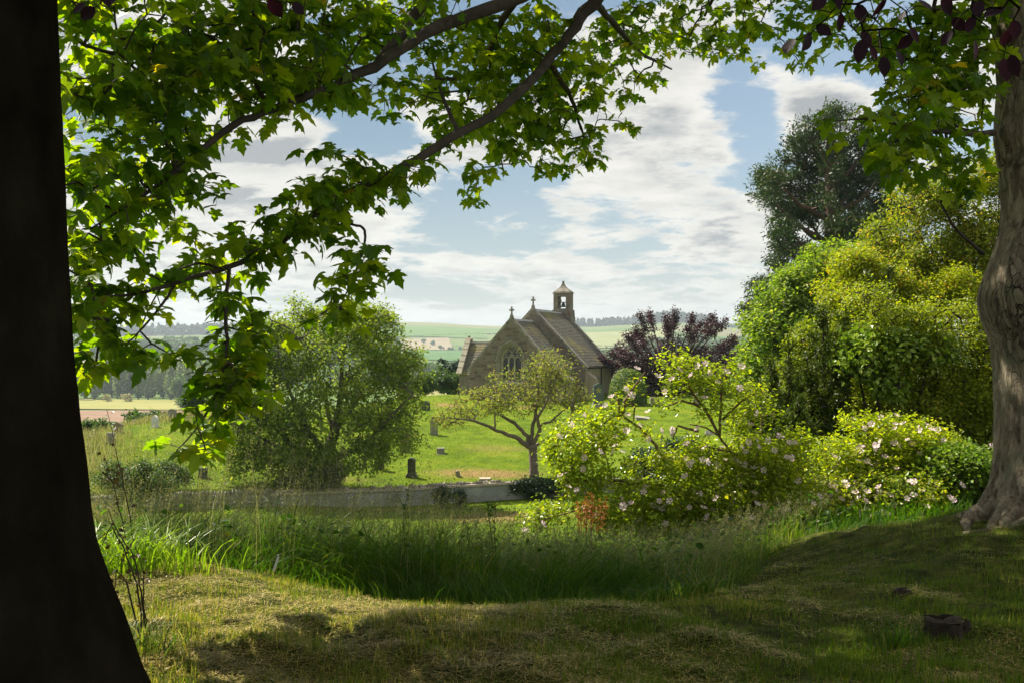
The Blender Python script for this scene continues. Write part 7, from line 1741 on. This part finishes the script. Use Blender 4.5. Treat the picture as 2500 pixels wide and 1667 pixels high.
G_dead = leaf_mat('dead_stalk', [(0.0, (0.04, 0.025, 0.012)), (1.0, (0.10, 0.06, 0.03))], trans=0.1)
def weed(name, label, base_px, D, stems, mat, seed, leafy=0):
    r_ = np.random.RandomState(seed); c = at(base_px[0], base_px[1], D); c.z = hz(c.x, D); e = empty(name, c, label, 'weed')
    a = Acc(); nodes = []
    for st in stems:
        P = np.array([tuple(at(x, y, D + d)) for x, y, d in st]); t = np.arange(len(P)); tt_ = np.linspace(0, len(P) - 1, len(P) * 4)
        Q = np.stack([np.interp(tt_, t, P[:, k]) for k in range(3)], 1); Q[1:] += r_.normal(0, 0.002, Q[1:].shape)
        a.tube(Q, np.linspace(0.006, 0.002, len(Q)), 5); nodes.append(Q[len(Q) // 3:])
    a.build('stem', G_dead, e)
    nodes = np.concatenate(nodes)
    if leafy:
        P, R, S, rnd = leaves_at(nodes, leafy, 0.02, 0.035, r_, 0.3, 0.6)
        scatter('seed_head', LEAF2[0], LEAF2[1], P, R, S, rnd, mat, e, 'stuff')
    return e
weed('dead_weed', 'dead dark stalks arching over beside the dark trunk', (350, 1560), 5.3, [[(360, 1560, 0), (345, 1450, 0), (330, 1360, 0), (290, 1300, 0), (262, 1240, 0)], [(350, 1550, 0), (335, 1430, .05), (300, 1330, .05), (270, 1280, 0), (250, 1330, 0)], [(370, 1560, 0), (350, 1480, 0), (352, 1400, 0), (330, 1330, 0)], [(345, 1570, 0), (310, 1420, 0), (285, 1390, 0), (280, 1450, 0)]], G_dead, 3, 1)
weed('tall_weed', 'tall seeding weed rising against the pale left field beside the trunk', (300, 1380), 7.2, [[(330, 1380, 0), (318, 1260, 0), (290, 1130, 0), (262, 1000, 0)], [(325, 1390, 0), (300, 1280, 0), (275, 1180, 0), (255, 1110, 0)], [(250, 1150, .1), (280, 1180, .1), (292, 1140, .1)]], G_dead, 4, 1)
weed('nettle', 'hook-tipped dark weed stem standing above the tall grass in the centre', (1210, 1400), 9.0, [[(1210, 1400, 0), (1200, 1310, 0), (1192, 1240, 0), (1196, 1230, 0), (1206, 1240, 0)], [(1215, 1400, 0), (1206, 1300, 0), (1210, 1240, 0)], [(1150, 1400, 0), (1142, 1300, 0), (1132, 1255, 0)]], G_tall, 5, 2)
weed('nettle', 'leafy weed with tiny yellow-brown flowers in front of the rendered wall', (990, 1400), 9.4, [[(990, 1400, 0), (985, 1250, 0), (1000, 1180, 0)], [(992, 1400, 0), (1000, 1260, 0), (960, 1190, 0)]], G_tall, 6, 2)
# old stump and dark clod on the bank
m_stump = surf_mat('rotten_stump', [(0.3, (0.02, 0.015, 0.01)), (0.7, (0.06, 0.045, 0.03))], scale=10, bump=0.9, bump_dist=0.03)
D = 5.75; c = at(2310, 1530, D); c.z = hz(c.x, D)
e = empty('tree_stump', c, 'low dark rotten stump on the shaded bank at the right', 'stump')
rg = [(c.z - 0.05, c.x, D, 0.16), (c.z, c.x, D, 0.135), (c.z + 0.06, c.x, D, 0.115), (c.z + 0.125, c.x, D, 0.11)]
link('stump', sweep(rg, 48, 24, lambda TH, Z, R: 0.02 * np.cos(TH * 5 + 1) + 0.012 * vnoise(TH * 6, Z * 20, 1.0), 'stump'), m_stump, e)
a = Acc(); th = np.linspace(0, 2 * math.pi, 15)[:-1]
V_ = [(c.x, D, c.z + 0.105)] + [(c.x + 0.112 * math.cos(t), D + 0.112 * math.sin(t), c.z + 0.112 + 0.02 * math.sin(3 * t)) for t in th]
a.add(V_, [(0, 1 + k, 1 + (k + 1) % 14) for k in range(14)]); a.build('stump_top', m_stump, e)
D = 6.9; c = at(2205, 1408, D); c.z = hz(c.x, D)
cm = cobble_me('clod', m_stump, 71, 3); o = bpy.data.objects.new('clod', cm); COL.objects.link(o); o.location = (c.x, D, c.z + 0.02); o.scale = (0.15, 0.12, 0.11)
tag(o, 'small round dark clod of earth on the bank above the stump', 'clod')
a = Acc().prism([(-0.012, 0), (0.012, 0), (0.016, 0.16), (-0.004, 0.2)], [], 0, 0.004)
D = 7.6; c = at(668, 1405, D); c.z = hz(c.x, D)
o = a.build('marker_stake', m_gs_white, None); o.location = (c.x, D, c.z + 0.05); o.rotation_euler = (0.1, 0.28, 0.2); o.scale = (0.8, 0.8, 0.7)
tag(o, 'small pale leaning sliver of wood at the edge of the tall grass', 'stake')
